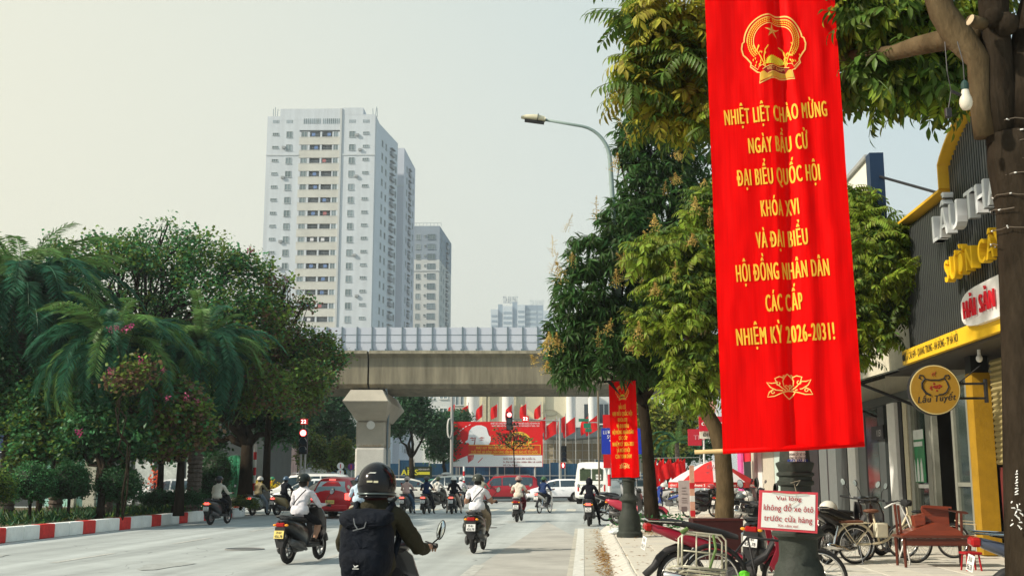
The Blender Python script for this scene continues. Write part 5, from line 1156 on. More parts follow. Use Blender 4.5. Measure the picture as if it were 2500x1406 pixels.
def emblem(cl, root, c, k, full=True):
    """national emblem of the banner: wreath of rice ears, star, half cog, ribbon; unit radius 1, centre 0"""
    out = MB(); line = arc(0, .06, 1.0, R(205), R(-25), 40)
    side = [(.93, -.42), (1.03, -.30), (1.07, -.08), (1.03, .12), (.96, .18)]
    line = [(-x, y) for x, y in side] + arc(0, .1, .97, R(172), R(8), 36) + side[::-1] + [(.80, -.62), (.83, -.75), (.62, -.98), (.52, -1.0)] + [(.58, -1.32), (.2, -1.22), (0, -1.2), (-.2, -1.22), (-.58, -1.38), (-.52, -1.02), (-.62, -.98), (-.83, -.75), (-.80, -.62), (-.93, -.42)]
    cl.strip(out, line, .05, .006, c, k, True); cl.strip(out, arc(0, .1, .66, R(200), R(-20), 36), .03, .006, c, k); cl.strip(out, arc(0, .1, .88, R(178), R(2), 36), .018, .006, c, k)
    out.build('emblem_outline', M_GOLDP, root)
    wh = MB()
    for row, (r_, n_) in enumerate(((.725, 40), (.79, 44), (.85, 48))):
        for i in range(n_ + 1):
            a = R(215) + (R(-35) - R(215)) * i / n_
            if abs(a - math.pi / 2) < .05: continue
            s_ = 1 if a > math.pi / 2 else -1; d = a - s_ * math.pi / 2 * 1.0 + s_ * (.35 if row % 2 else -.1); x, y = r_ * math.cos(a), .1 + r_ * math.sin(a); l_, w_ = .052, .020
            cl.flat(wh, [(x - l_ * math.cos(d), y - l_ * math.sin(d)), (x - w_ * math.sin(d), y + w_ * math.cos(d)), (x + l_ * math.cos(d), y + l_ * math.sin(d)), (x + w_ * math.sin(d), y - w_ * math.cos(d))], [(0, 1, 2, 3)], .006, c, k)
    for s_ in (-1, 1):
        for i in range(26 if full else 12):
            t = i / 26; x = s_ * (.30 + .55 * random.random() * (1 - .3 * t)); y = -.75 + .75 * random.random()
            if abs(x) < .42 and y > -.3: continue
            d = R(90) + s_ * R(-20) * (1 - t) * -1; l_, w_ = .055, .022
            cl.flat(wh, [(x - l_ * math.cos(d), y - l_ * math.sin(d)), (x - w_, y), (x + l_ * math.cos(d), y + l_ * math.sin(d)), (x + w_, y)], [(0, 1, 2, 3)], .006, c, k)
        cl.strip(wh, [(s_ * .34, -.80), (s_ * .36, -.45), (s_ * .30, -.2), (s_ * .18, -.05)], .035, .006, c, k)
        cl.strip(wh, [(s_ * .66, .05), (s_ * .62, -.1), (s_ * .48, -.42), (s_ * .36, -.75)], .03, .006, c, k)
    wh.build('rice_wreath', M_GOLD, root, kind='stuff')
    st = MB(); sd = MB()
    for i in range(5):
        a = R(90) + i * R(72); tip = (.27 * math.cos(a), .48 + .27 * math.sin(a)); il = (.075 * math.cos(a + R(36)), .48 + .075 * math.sin(a + R(36))); ir = (.075 * math.cos(a - R(36)), .48 + .075 * math.sin(a - R(36)))
        cl.flat(st, [(0, .48), il, tip], [(0, 1, 2)], .010, c, k); cl.flat(sd, [(0, .48), tip, ir], [(0, 1, 2)], .010, c, k)
    st.build('star_facet', M_GOLDP, root); sd.build('star_facet', M_GOLD2, root)
    cg = MB(); ring = []
    for i in range(33):
        a = math.pi * i / 32; r_ = .34 if i % 2 else .30; ring.append((r_ * math.cos(a), -.72 + r_ * math.sin(a)))
    cl.flat(cg, [(0, -.72)] + ring, [(0, i, i + 1) for i in range(1, 33)], .013, c, k); cg.build('cog_wheel', mat('cog_yellow', (.72, .60, .03), var=.05), root)
    cr_ = MB(); [cl.strip(cr_, arc(0, -.72, r_, 0, math.pi, 16), .014, .016, c, k) for r_ in (.23, .14, .06)]; cr_.build('cog_ring', M_GOLD2, root)
    rb = MB(); cl.flat(rb, [(-.58, -1.32), (-.5, -.98), (0, -.86), (.5, -.98), (.56, -1.28), (.2, -1.19), (0, -1.17), (-.2, -1.19)], [(0, 1, 2, 7), (2, 3, 4, 5), (2, 5, 6, 7)], .013, c, k); rb.build('emblem_base', M_GOLD2, root)
    r2 = MB(); rp = arc(0, -1.55, .78, R(125), R(55), 10); rq = arc(0, -1.55, .56, R(122), R(58), 10); cl.flat(r2, rp + rq, [(i, i + 1, 12 + i, 11 + i) for i in range(10)], .018, c, k); r2.build('ribbon', mat('ribbon_red', (.25, .004, .004), var=0), root)
    r3 = MB(); cl.strip(r3, rp, .025, .021, c, k); cl.strip(r3, rq, .025, .021, c, k)
    for s_ in (-1, 1): cl.strip(r3, [(s_ * .44, -.92), (s_ * .33, -.86), (s_ * .42, -.74), (s_ * .55, -.78), (s_ * .60, -.9), (s_ * .8, -.7)], .025, .012, c, k)
    if full:
        vs, fs, w_ = text('VIỆT NAM', .10, width=.62); q = [(v.x, -.93 - v.x * v.x * .35 + v.y) for v in vs]; cl.flat(r3, q, fs, .021, c, k)
        for i in range(5): cl.strip(r3, [(-.07 + i * .035, -1.17), (-.07 + i * .035, -1.04)], .012, .012, c, k)
    r3.build('ribbon_lettering', M_GOLDP, root)
def lotus(cl, root, c, k, w_=.03):
    b = MB()
    for s_ in (-1, 1):
        cl.strip(b, [(0, .62), (s_ * .16, .45), (s_ * .26, .28), (s_ * .22, .05), (s_ * .05, -.08), (s_ * .02, -.16), (s_ * .16, -.22), (s_ * .20, -.12)], w_, .006, c, k)
        cl.strip(b, [(s_ * .10, .52), (s_ * .20, .55), (s_ * .24, .38)], w_, .006, c, k)
        cl.strip(b, [(s_ * .22, .44), (s_ * .40, .50), (s_ * .62, .42), (s_ * .52, .15), (s_ * .30, -.05), (s_ * .12, -.14)], w_, .006, c, k)
        cl.strip(b, [(s_ * .56, .22), (s_ * .78, .20), (s_ * 1.0, .26), (s_ * .85, .02), (s_ * .60, -.12), (s_ * .28, -.16)], w_, .006, c, k)
        cl.strip(b, [(s_ * .74, -.08), (s_ * .92, -.20), (s_ * 1.02, -.42), (s_ * .7, -.40), (s_ * .45, -.30), (s_ * .25, -.22), (0, -.18)], w_, .006, c, k)
        cl.strip(b, [(0, -.56), (s_ * .16, -.42), (s_ * .27, -.28), (s_ * .20, -.20)], w_, .006, c, k)
        cl.strip(b, arc(s_ * .48, .18, .08, R(90) , R(400), 10), w_ * .9, .006, c, k); cl.strip(b, arc(s_ * .76, -.20, .07, R(60), R(370), 10), w_ * .9, .006, c, k); cl.strip(b, arc(s_ * .09, .03, .06, 0, R(300), 8), w_ * .9, .006, c, k)
    b.build('lotus_print', M_GOLDP, root)
A_, B_, D_ = PT(1765, 1101, 10.05), PT(2111, 1083, 9.88), PT(1717, -90, 10.05)
ban = thing('election_banner', 'huge red hanging banner with gold emblem and lettering, nearest to the camera', 'banner', (0, 0, 0))
cl = Cloth(A_, B_, D_, .045, [(.53, .05, -1.5, .03), (.47, .03, .5, .02), (.66, .05, .6, .03), (.86, .05, .4, .02), (.40, .06, .4, .02)])
cl.sheet(70, 120).build('cloth', M_SILK, ban, True)
bm = MB(); LN = [('NHIỆT LIỆT CHÀO MỪNG', 1895, 296, 255, 38), ('NGÀY BẦU CỬ', 1901, 370, 148, 38), ('ĐẠI BIỂU QUỐC HỘI', 1903, 448, 206, 40), ('KHÓA XVI', 1906, 526, 96, 40), ('VÀ ĐẠI BIỂU', 1911, 602, 128, 40), ('HỘI ĐỒNG NHÂN DÂN', 1912, 681, 231, 42), ('CÁC CẤP', 1916, 758, 92, 42), ('NHIỆM KỲ 2026-2031!', 1919, 836, 244, 42)]
for t_, x_, y_, w_, h_ in LN:
    bm = MB(); cl.words(bm, t_, x_, y_, w_, h_, bold=.05); bm.build('lettering_line', M_GOLD, ban)
a_, b_ = cl.hit(1888, 108); kk = abs(cl.hit(1888 + 74, 108)[0] - a_); emblem(cl, ban, (a_, b_), kk)
a_, b_ = cl.hit(1926, 944); kk = abs(cl.hit(1926 + 54, 944)[0] - a_); lotus(cl, ban, (a_, b_), kk, .05)
rod = MB(); dr = (B_ - A_).normalized(); rod.tube([A_ - dr * .25 + Vector((0, .02, .005)), A_ + dr * .3 + Vector((0, .02, 0)), B_ - dr * .05 + Vector((0, .02, .0))], .019, 10); rod.build('bamboo_rod', mat('bamboo', (.50, .36, .17), rough=.6, var=.2, scale=12), ban, True)
hm = MB(); hm.tube([A_ + Vector((0, .01, 0)), A_.lerp(B_, .5) + Vector((0, .012, -.004)), B_ + Vector((0, .01, 0))], .026, 8); hm.build('hem', M_SILK, ban, True)
# small banner on the next lamp
A_, B_, D_ = PT(1493, 1167, 26.5), PT(1561, 1165, 26.4), PT(1486, 930, 26.5)
b2_ = thing('election_banner', 'small red hanging banner with yellow lettering on the next lamp post', 'banner', (0, 0, 0))
cl2 = Cloth(A_, B_, D_, .03, [(.5, .10, -1.0, .04), (.75, .08, .7, .03)])
cl2.sheet(24, 50).build('cloth', M_SILK, b2_, True)
bm = MB()
for t_, y_, w_ in (('BẦU CỬ', 998, 17), ('ĐẠI BIỂU QUỐC HỘI', 1014, 48), ('KHÓA XVI', 1029, 23), ('VÀ ĐẠI BIỂU', 1044, 30), ('HỘI ĐỒNG NHÂN DÂN', 1059, 52), ('CÁC CẤP', 1073, 21), ('NHIỆM KỲ 2026-2031', 1088, 53), ('LÀ NGÀY HỘI', 1103, 32), ('CỦA TOÀN DÂN!', 1118, 40)):
    bm = MB(); cl2.words(bm, t_, 1521 + (y_ - 1050) * .03, y_, w_, 9.5, bold=.05); bm.build('lettering_line', M_GOLD, b2_)
a_, b_ = cl2.hit(1519, 956); emblem(cl2, b2_, (a_, b_), abs(cl2.hit(1519 + 15, 956)[0] - a_), False)
a_, b_ = cl2.hit(1525, 1137); lotus(cl2, b2_, (a_, b_), abs(cl2.hit(1525 + 12, 1137)[0] - a_), .09)
b = MB(); b.tube([cl2.pt(-.03, cl2.H, 0), cl2.pt(cl2.W + .05, cl2.H, 0)], .015, 6); b.tube([cl2.pt(-.03, 0, 0), cl2.pt(cl2.W + .03, 0, 0)], .015, 6); b.build('banner_rod', M_BLK, b2_)
b = MB()
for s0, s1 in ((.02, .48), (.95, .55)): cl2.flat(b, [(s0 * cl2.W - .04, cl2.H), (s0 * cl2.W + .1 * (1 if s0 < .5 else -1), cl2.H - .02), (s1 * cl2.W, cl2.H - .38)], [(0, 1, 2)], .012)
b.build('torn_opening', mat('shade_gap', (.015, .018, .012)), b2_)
# framed notice and stickers on the near lamp
nt_ = thing('shop_notice', 'white notice in a red frame tied to the near lamp base', 'sign', lampN)
nY = 10.10; K = nY / 2740
def nl(px, py, dy=0.0): return Vector(((px - 1250) * K - lampN.x, nY - lampN.y + dy, CH + (1168 - py) * K - PH))
c4 = [nl(1845, 1288), nl(1988, 1298), nl(1994, 1201), nl(1853, 1195)]
def quadpt(s, t, off): 
    p = c4[0].lerp(c4[1], s).lerp(c4[3].lerp(c4[2], s), t); return p + Vector((0, -off, 0))
b = MB(); vs = [quadpt(s, t, o_) for o_ in (0, .02) for s, t in ((0, 0), (1, 0), (1, 1), (0, 1))]; b.add(vs, [(0, 1, 2, 3), (7, 6, 5, 4)] + [(i, (i + 1) % 4, (i + 1) % 4 + 4, i + 4) for i in range(4)]); b.build('frame', mat('frame_rose', (.62, .06, .08), rough=.5, var=.08), nt_)
b = MB(); b.add([quadpt(s, t, .024) for s, t in ((.045, .06), (.955, .06), (.955, .94), (.045, .94))], [(0, 1, 2, 3)]); b.build('notice_sheet', mat('notice_white', (.80, .80, .76), rough=.5, var=.02), nt_)
for s_, y_, w_, h_ in (('Vui lòng', .77, .44, .105), ('không đỗ xe ôtô', .50, .86, .15), ('trước cửa hàng', .235, .82, .15), ('Xin cảm ơn!', .105, .35, .06)):
    b = MB(); H_ = (c4[3] - c4[0]).length; W_ = (c4[1] - c4[0]).length; vs, fs, _ = text(s_, h_ * H_, bold=.012, width=w_ * W_)
    b.add([quadpt(.5 + v.x / W_, y_ + v.y / H_, .028 + v.z) for v in vs], fs); b.build('notice_lettering', mat('notice_red', (.42, .03, .04), rough=.6, var=.05), nt_)
b = MB(); b.tube([quadpt(.2, .96, .03), quadpt(.5, .93, .035), quadpt(.82, .95, .03)], .003, 4); b.tube([quadpt(.62, .95, .03), quadpt(.63, .75, .035), quadpt(.5, .62, .035)], .002, 4); b.tube([quadpt(.62, 1, .03), nl(1935, 1180, -.05), nl(1925, 1178, -.06), nl(1950, 1172, -.05), nl(1940, 1185, -.05)], .003, 4); b.build('string', mat('string', (.35, .30, .22)), nt_)
st_ = thing('phone_sticker', 'pasted paper advert with blue phone number above the notice', 'sticker', lampN)
b = MB(); R_ = .13; vs = []
for i in range(9):
    a = R(-125 + i * 6.5 * 1.15); 
    for z in (nl(0, 1142).z, nl(0, 1100).z): vs.append(Vector((R_ * 1.12 * math.cos(a) + .005, R_ * 1.12 * math.sin(a) - .006, z)))
b.add(vs, [(2 * i, 2 * i + 2, 2 * i + 3, 2 * i + 1) for i in range(8)]); b.build('sticker_sheet', mat('paper', (.66, .66, .62), rough=.7, var=.08), st_)
def cyl_text(mb, s_, z, h, w_, a_mid, r):
    vs, fs, _ = text(s_, h, bold=.03, width=w_); mb.add([Vector(((r + v.z) * math.cos(a_mid + v.x / r) + .005, (r + v.z) * math.sin(a_mid + v.x / r) - .006, z + v.y)) for v in vs], fs)
b = MB(); cyl_text(b, '0983.408.431', nl(0, 1139).z, .072, .205, R(-93), .1475); b.build('phone_number', mat('ink_blue', (.01, .04, .28), var=0), st_)
b = MB(); cyl_text(b, 'KHOAN CẮT BÊ TÔNG', nl(0, 1111).z, .022, .18, R(-93), .1475); cyl_text(b, 'THÔNG TẮC CỐNG GIÁ RẺ', nl(0, 1120).z, .022, .19, R(-93), .1475); b.build('small_print', M_BLK, st_)
# ================================================================== SHOPS ON THE RIGHT
MFW = Matrix(((0, 1, 0, 0), (-1, 0, 0, 0), (0, 0, 1, 0), (0, 0, 0, 1)))
def wf(px, u=6.8): return 2740 * u / (px - 1425)
def zf(px, py, u=6.8): return CH + (1168 - py) / (px - 1425) * u
M_FYEL = mat('fascia_yellow', (.72, .42, .035), rough=.45, var=.05); M_PYEL = mat('pillar_yellow', (.34, .19, .010), rough=.8, var=.18, scale=3, bump=.3, bscale=14)
M_RIB = mat('fascia_dark', (.016, .018, .018), rough=.4, var=.1); M_RIBL = mat('fascia_rib', (.075, .082, .082), rough=.35, metal=.3, var=.1)
sa = thing('hotpot_restaurant', 'restaurant with dark ribbed fascia, yellow arched trim and big raised letters', 'building', ST(6.8, 0), -AX)
UF = 0.0  # local x is u - 6.8
b = MB(); b.box(.12, 5.5, 8, 23.55, 3.84, 6.75); b.build('fascia_wall', M_RIB, sa)
def arch_z(w):
    if w > 20.5: return 6.78
    t = min(1, (20.5 - w) / 2.4); return 7.25 + .75 * math.sin(t * math.pi / 2) ** .8 if w > 14 else 8.0
rb = MB(); rb.box(-.03, .03, -.03, .03, 0, 1); rbm = rb.mesh('rib', M_RIBL)
w_ = 23.5; i = 0
while w_ > 11:
    z0_ = 4.14; link('rib', rbm, sa, (.08, w_, z0_), scale=(1, 1, arch_z(w_) - z0_ - .1)); w_ -= .115
pts = [(23.6, 4.1), (23.6, 6.75)] + [(20.51, 6.75)] + [(w__, arch_z(w__)) for w__ in [20.49 - i * .3 for i in range(24)]] + [(13.6, 4.1)]
b = MB(); b.prism(pts, .121, .2, 'yz'); b.build('arch_panel', M_RIB, sa)
b = MB()
tr_ = [(23.5, 6.5), (23.5, 6.83), (20.55, 6.83), (20.55, 7.3)] + [(w__, arch_z(w__) + .08) for w__ in [20.4 - i * .25 for i in range(28)]]
for (a0, z0_), (a1, z1_) in zip(tr_[1:], tr_[2:]):
    d = math.hypot(a1 - a0, z1_ - z0_); nx_, nz_ = -(z1_ - z0_) / d, (a1 - a0) / d
    b.prism([(a0, z0_), (a1, z1_), (a1 + nx_ * .05, z1_ + nz_ * .05), (a0 + nx_ * .05, z0_ + nz_ * .05)], -.12, .16, 'yz')
b.build('arch_trim', M_FYEL, sa)
b = MB(); b.box(-.10, .115, 8, 23.6, 3.84, 4.13); band = b.build('address_band', mat('band_yellow', (.80, .50, .03), rough=.4, var=.03), sa)
b = MB(); put_text(b, 'SỐ 6 CẦU ĐƠ - QUANG TRUNG - HÀ ĐÔNG - TP HÀ NỘI', (0, 0, 0), .15, MFW, bold=.03, width=3.35); b.v = [(x - .105, y + 21.75, z + 3.915) for x, y, z in b.v]; b.build('address_lettering', M_BLK, band)
b = MB(); b.lathe([(.07, 0), (.07, .01)], 12, Matrix.Translation((-.105, 23.48, 3.98)) @ Matrix.Rotation(-math.pi / 2, 4, 'Y')); b.build('pin_mark', M_BLK, band)
def shop_text(s_, w0, z, h, m_, xs=.8, ext=.12, u=-.14, bold=.035, name='raised_letter'):
    """raised letters along the facade, each its own part; starts at w0 and runs towards the viewer"""
    x = w0
    for ch in s_:
        vs, fs, adv = text(ch, h, xs, bold, ext, 'l')
        if vs:
            mb_ = MB(); k_ = 1; mb_.add([MFW @ Vector((v.x, -v.z, v.y)) for v in vs], fs); link(name, mb_.mesh(name, m_), sa, (u, x, z))
        x -= adv + .02
M_LW2 = mat('letter_white', (.72, .75, .78), rough=.35, var=.03); M_LY = mat('letter_yellow', (.85, .52, .02), rough=.35, var=.03); M_LRED = mat('letter_red', (.62, .015, .03), rough=.4)
shop_text('LẨU THÁI', 20.75, 5.84, .50, M_LW2, 1.0); shop_text('SƯỜN CÂY', 20.25, 5.0, .40, M_LY, .85)
b = MB(); pl_ = []
for k in range(24):
    a = 2 * math.pi * k / 24; pl_.append((18.0 + math.copysign(abs(math.cos(a)) ** .5, math.cos(a)) * 1.55, 4.36 + math.copysign(abs(math.sin(a)) ** .6, math.sin(a)) * .33))
b.prism(pl_, -.2, -.05, 'yz'); b.build('seafood_plate', mat('plate_white', (.80, .78, .76), rough=.35, var=.02), sa)
shop_text('HẢI SẢN', 19.33, 4.20, .30, M_LRED, .75, ext=.03, u=-.235)
# ground floor set back under the fascia
U7 = .55
def seg(name, m_, px0, px1, z0_, z1_, u0, u1): 
    a, c_ = wf(px0, 6.8 + u0), wf(px1, 6.8 + u0); b = MB(); b.box(u0, u1, c_, a, z0_, z1_); return b.build(name, m_, sa)
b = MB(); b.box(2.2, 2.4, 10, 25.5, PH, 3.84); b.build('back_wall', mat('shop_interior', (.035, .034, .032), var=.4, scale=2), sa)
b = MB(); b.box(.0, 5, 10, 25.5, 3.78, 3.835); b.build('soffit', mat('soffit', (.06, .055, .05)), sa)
seg('pillar', M_PYEL, 2349, 2365, PH, 3.45, .45, .785)
seg('pillar_top', M_RIB, 2350, 2364, 3.455, 3.77, .46, .78)
M_SHUT = mat('shutter', (.36, .30, .14), rough=.5, metal=.2, var=.15)
sh0, sh1 = wf(2505, 7.5), wf(2412, 7.5); z_ = 1.75
while z_ < 3.6:
    b = MB(); b.prism([(.70, z_), (.66, z_ + .04), (.70, z_ + .095), (.74, z_ + .095), (.74, z_)], sh0 - 2, sh1, 'xz'); b.build('shutter_slat', M_SHUT, sa); z_ += .1
seg('side_door', mat('maroon', (.12, .02, .02), rough=.6, var=.2), 2415, 2448, PH, 1.70, .7, .76)
M_ALU = mat('door_frame', (.30, .31, .26), rough=.4, metal=.4, var=.12)
for px_, w2 in ((2218, 4), (2247, 11), (2259, 5), (2309, 5), (2345, 5)): seg('door_frame', M_ALU, px_, px_ + w2, PH, 3.5, .55, .66)
seg('door_head', M_ALU, 2219, 2349, 3.38, 3.50, .56, .65)
gl_ = mat('shop_glass', (.05, .07, .065), rough=.05, var=.1, alpha=.55, spec=.8)
gA = seg('glass_panel', gl_, 2222, 2247, PH + .1, 3.38, .60, .61); gB = seg('glass_door', gl_, 2314, 2345, PH + .1, 3.38, .60, .61)
seg('door_rail', M_WHITE, 2222, 2247, 1.30, 1.38, .56, .64); seg('door_rail', M_ALU, 2314, 2345, 1.35, 1.43, .56, .64)
pa, pc = wf(2246, 7.38), wf(2219, 7.38)
b = MB(); b.box(.54, .552, pa, pc, 1.42, 2.55); po = b.build('poster', mat('poster_green', (.02, .22, .08), rough=.4, var=.3, scale=5), sa)
b = MB(); b.box(.53, .538, pa, pc, 2.35, 2.56); b.box(.53, .538, pa + .1, pc - .1, 2.2, 2.3); [b.prism([(pa + .15 + j * .25, 1.44), (pa + .32 + j * .25, 1.44), (pa + .30 + j * .25, 1.80), (pa + .235 + j * .25, 1.95), (pa + .17 + j * .25, 1.8)], .53, .538, 'yz') for j in range(3)]; b.build('poster_print', mat('poster_pale', (.66, .70, .68)), po)
b = MB(); b.ell((.3, wf(2386, 7.1), 3.62), (.06, .06, .07), 10, 8); b.tube([(.3, wf(2386, 7.1), 3.68), (.3, wf(2386, 7.1), 3.78)], .03, 6); b.build('ceiling_bulb', M_WHITE, sa)
# round hanging sign
rs = thing('round_sign', 'round yellow hanging sign with black hotpot drawing and script lettering', 'sign', ST(6.26, 20.3, 3.06), -AX)
T_ = Matrix.Rotation(math.pi / 2, 4, 'X')
b = MB(); b.lathe([(.445, 0), (.455, .02), (.455, .12), (.445, .14)], 40, T_); b.build('sign_drum', M_BLK, rs, 'auto')
b = MB(); b.lathe([(.438, .1405), (.438, .146)], 40, T_); b.build('sign_rim', mat('rim_cream', (.62, .52, .25)), rs)
b = MB(); b.lathe([(.42, .1465), (.42, .15)], 40, T_); b.build('sign_face', mat('sign_ochre', (.30, .17, .02), rough=.5, var=.08), rs)
yy = -.153
def ln(mb, pts_, r_): mb.tube([(x, yy, z) for x, z in pts_], r_, 5)
b = MB(); ln(b, [(-.17, .19), (-.06, .17), (.08, .17), (.17, .20), (.21, .15), (.24, .05), (.20, -.04), (.14, -.08), (.06, -.09)], .014); ln(b, [(-.16, .20), (-.22, .12), (-.22, .03), (-.17, -.05), (-.08, -.10)], .018)
for s_ in (-1, 1): ln(b, [(s_ * .17, .20), (s_ * .19, .25), (s_ * .25, .26), (s_ * .27, .21), (s_ * .23, .19)], .012)
b.build('pot_drawing', M_BLK, rs)
b = MB()
for k in range(16): a = random.uniform(0, 6.3); q_ = random.uniform(0, .09); b.ell((q_ * math.cos(a) * 1.3, yy, .06 + q_ * math.sin(a)), (.022, .004, .018), 6, 4)
ln(b, [(-.02, .24), (-.04, .27), (-.01, .30)], .008); ln(b, [(.02, .24), (.0, .28), (.03, .32)], .008); b.build('food_drawing', mat('dark_red', (.22, .02, .01)), rs)
b = MB(); M_ = Matrix.Rotation(R(-5), 4, 'Y') @ Matrix.Shear('XZ', 4, (0, 0)); put_text(b, 'Lẩu Tuyết', (0, yy + .001, -.21), .115, M_, bold=.03, width=.66); b.v = [(x + (z + .2) * .25, y, z) for x, y, z in b.v]; b.build('sign_lettering', M_BLK, rs)
b = MB(); b.box(.45, .98, .05, .09, .10, .14); b.box(.45, .98, .05, .09, -.16, -.12); b.box(.94, .98, .02, .12, -.22, .2); b.tube([(.5, .07, .14), (.9, .07, .45)], .012, 5); b.build('sign_bracket', M_BLK, rs)
# white and grey shop next door
sbb = thing('folding_door_shop', 'white shop with grey folding door panels, corrugated awning and tall side billboard', 'building', ST(6.8, 0), -AX)
def sg2(name, m_, px0, px1, z0_, z1_, u0=.5, u1=.6, par=None): a, c_ = wf(px0, 6.8 + u0), wf(px1, 6.8 + u0); b = MB(); b.box(u0, u1, c_, a, z0_, z1_); return b.build(name, m_, par or sbb)
b = MB(); b.box(.75, 6, 24.0, 37, 3.3, 7.0); b.build('upper_wall', mat('upper_cream', (.52, .49, .40), rough=.85, var=.1), sbb)
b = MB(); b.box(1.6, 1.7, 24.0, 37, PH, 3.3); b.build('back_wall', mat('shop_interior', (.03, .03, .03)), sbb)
M_FD1, M_FD2, M_FDG = mat('door_grey', (.14, .155, .155), rough=.5, var=.08), mat('door_grey_dark', (.06, .07, .07), rough=.5, var=.1), mat('door_glass', (.045, .065, .06), rough=.1, var=.3, scale=1.5)
for px0, px1, m_ in ((1992, 2010, M_FD1), (2010, 2013, M_BLK), (2013, 2032, M_FD1), (2033, 2058, M_FD2), (2060, 2078, M_WHITE), (2080, 2103, M_FD1), (2104, 2106, M_BLK), (2107, 2134, M_FDG), (2135, 2150, M_FD2), (2158, 2176, M_WHITE), (2184, 2192, M_BLK), (2195, 2204, mat('post_cream', (.55, .50, .36))), (2207, 2214, M_ALU)):
    sg2('door_panel', m_, px0, px1, PH, 3.25, .5 - (.08 if m_ is M_WHITE else 0), .58)
b = MB(); b.box(.4, .75, 24.0, 37, 3.255, 3.45); b.build('lintel', M_FD2, sbb)
b = MB(); vs = []; n_ = 60
for i in range(n_ + 1):
    w__ = 24.2 + 11.5 * i / n_; dz = .02 * (1 if i % 2 else -1); vs += [(-.85, w__, 3.58 + dz), (.8, w__, 4.05 + dz)]
b.add(vs, [(2 * i, 2 * i + 2, 2 * i + 3, 2 * i + 1) for i in range(n_)]); b.build('awning_sheet', mat('awning_sheet', (.50, .46, .32), rough=.5, var=.15), sbb)
b = MB(); b.box(-.88, -.83, 24.2, 35.7, 3.50, 3.57); 
for w__ in (24.4, 28, 32, 35.5): b.tube([(-.85, w__, 3.54), (.45, w__, 3.0)], .035, 5); b.tube([(-.85, w__, 3.54), (.7, w__, 3.98)], .025, 5)
b.build('awning_frame', M_BLK, sbb)
b = MB(); b.box(.42, .46, wf(2150, 7.25), wf(2122, 7.25), 2.45, 2.78); s_ = b.build('shop_board', M_BLK, sbb); b = MB(); put_text(b, '1151', (0, 0, 0), .16, MFW, bold=.02); b.v = [(x + .41, y + wf(2136, 7.2), z + 2.52) for x, y, z in b.v]; b.build('board_lettering', M_WHITE, s_)
b = MB(); b.box(-.45, -.22, 24.08, 27.2, 4.4, zf(2150, 372, 6.35)); b.build('side_billboard', mat('board_cream', (.74, .72, .64), var=.04), sbb)
b = MB(); b.box(-.5, -.2, 23.75, 24.07, 4.4, zf(2150, 368, 6.35)); b.build('billboard_edge', mat('edge_navy', (.012, .03, .07), rough=.4, var=.1), sbb)
b = MB(); b.box(-.52, -.18, 24.08, 27.25, zf(2150, 372, 6.35) + .005, zf(2150, 372, 6.35) + .09); b.build('billboard_cap', M_GPOLE, sbb)
b = MB(); b.tube([(-.3, 23.8, zf(2165, 430, 6.5)), (.3, 20.9, 6.75)], .03, 6); b.tube([(-.3, 23.8, 6.0), (.3, 23.5, 6.0)], .03, 6); b.build('strut', M_BLK, sbb)
# shops further down
sc1 = thing('narrow_shop', 'narrow shop with beige columns, pink clothes and a green logo poster', 'building', ST(6.8, 0), -AX)
for px0, px1, m_, z1_ in ((1960, 1990, M_BLK, 3.0), (1925, 1958, M_BLK, 3.0), (1885, 1925, mat('poster_mint', (.50, .62, .58), rough=.5, var=.05), 3.0), (1856, 1884, mat('beige_col', (.50, .46, .38)), 3.0), (1845, 1855, M_WHITE, 3.0), (1829, 1843, mat('beige_col', (.5, .46, .38)), 3.0), (1812, 1828, M_BLK, 3.0)):
    a, c_ = wf(px0, 7.3), wf(px1, 7.3); b = MB(); b.box(.5, .6, c_ + .02, a, PH, z1_); b.build('front_panel', m_, sc1)
b = MB(); b.box(.61, 5, 35.5, 53, PH, 6.5); b.build('wall', mat('wall_offwhite', (.52, .52, .48), var=.1), sc1)
b = MB(); a, c_ = wf(1888, 7.28), wf(1922, 7.28); b.prism([((a + c_) / 2 + .5 * math.cos(t), 1.62 + .25 * max(0, math.sin(t))) for t in [k * math.pi / 8 for k in range(9)]], .47, .49, 'yz'); b.build('poster_logo', M_GRN, sc1)
b = MB(); put_text(b, '* Bông', (0, 0, 0), .14, MFW, bold=.01); put_text(b, '* Gối', (0, 0, -.35), .14, MFW, bold=.01); b.v = [(x + .485, y + (a + c_) / 2, z + 1.2) for x, y, z in b.v]; b.build('poster_lettering', M_BLK, sc1)
b = MB(); [b.box(-.2 + j * .02, -.1 + j * .02, 47.5 + j * .5, 47.9 + j * .5, 1.0, 2.7) for j in range(3)]; b.build('hung_clothes', mat('pink_cloth', (.62, .10, .32), var=.25), sc1)
b = MB(); b.box(-.5, .6, 40, 47, 3.1, 3.3); b.build('canopy', M_FD2, sc1)
b = MB(); b.box(-.05, .0, 46, 48.4, 2.2, 3.2); b.build('shop_sign', M_LRED, sc1)
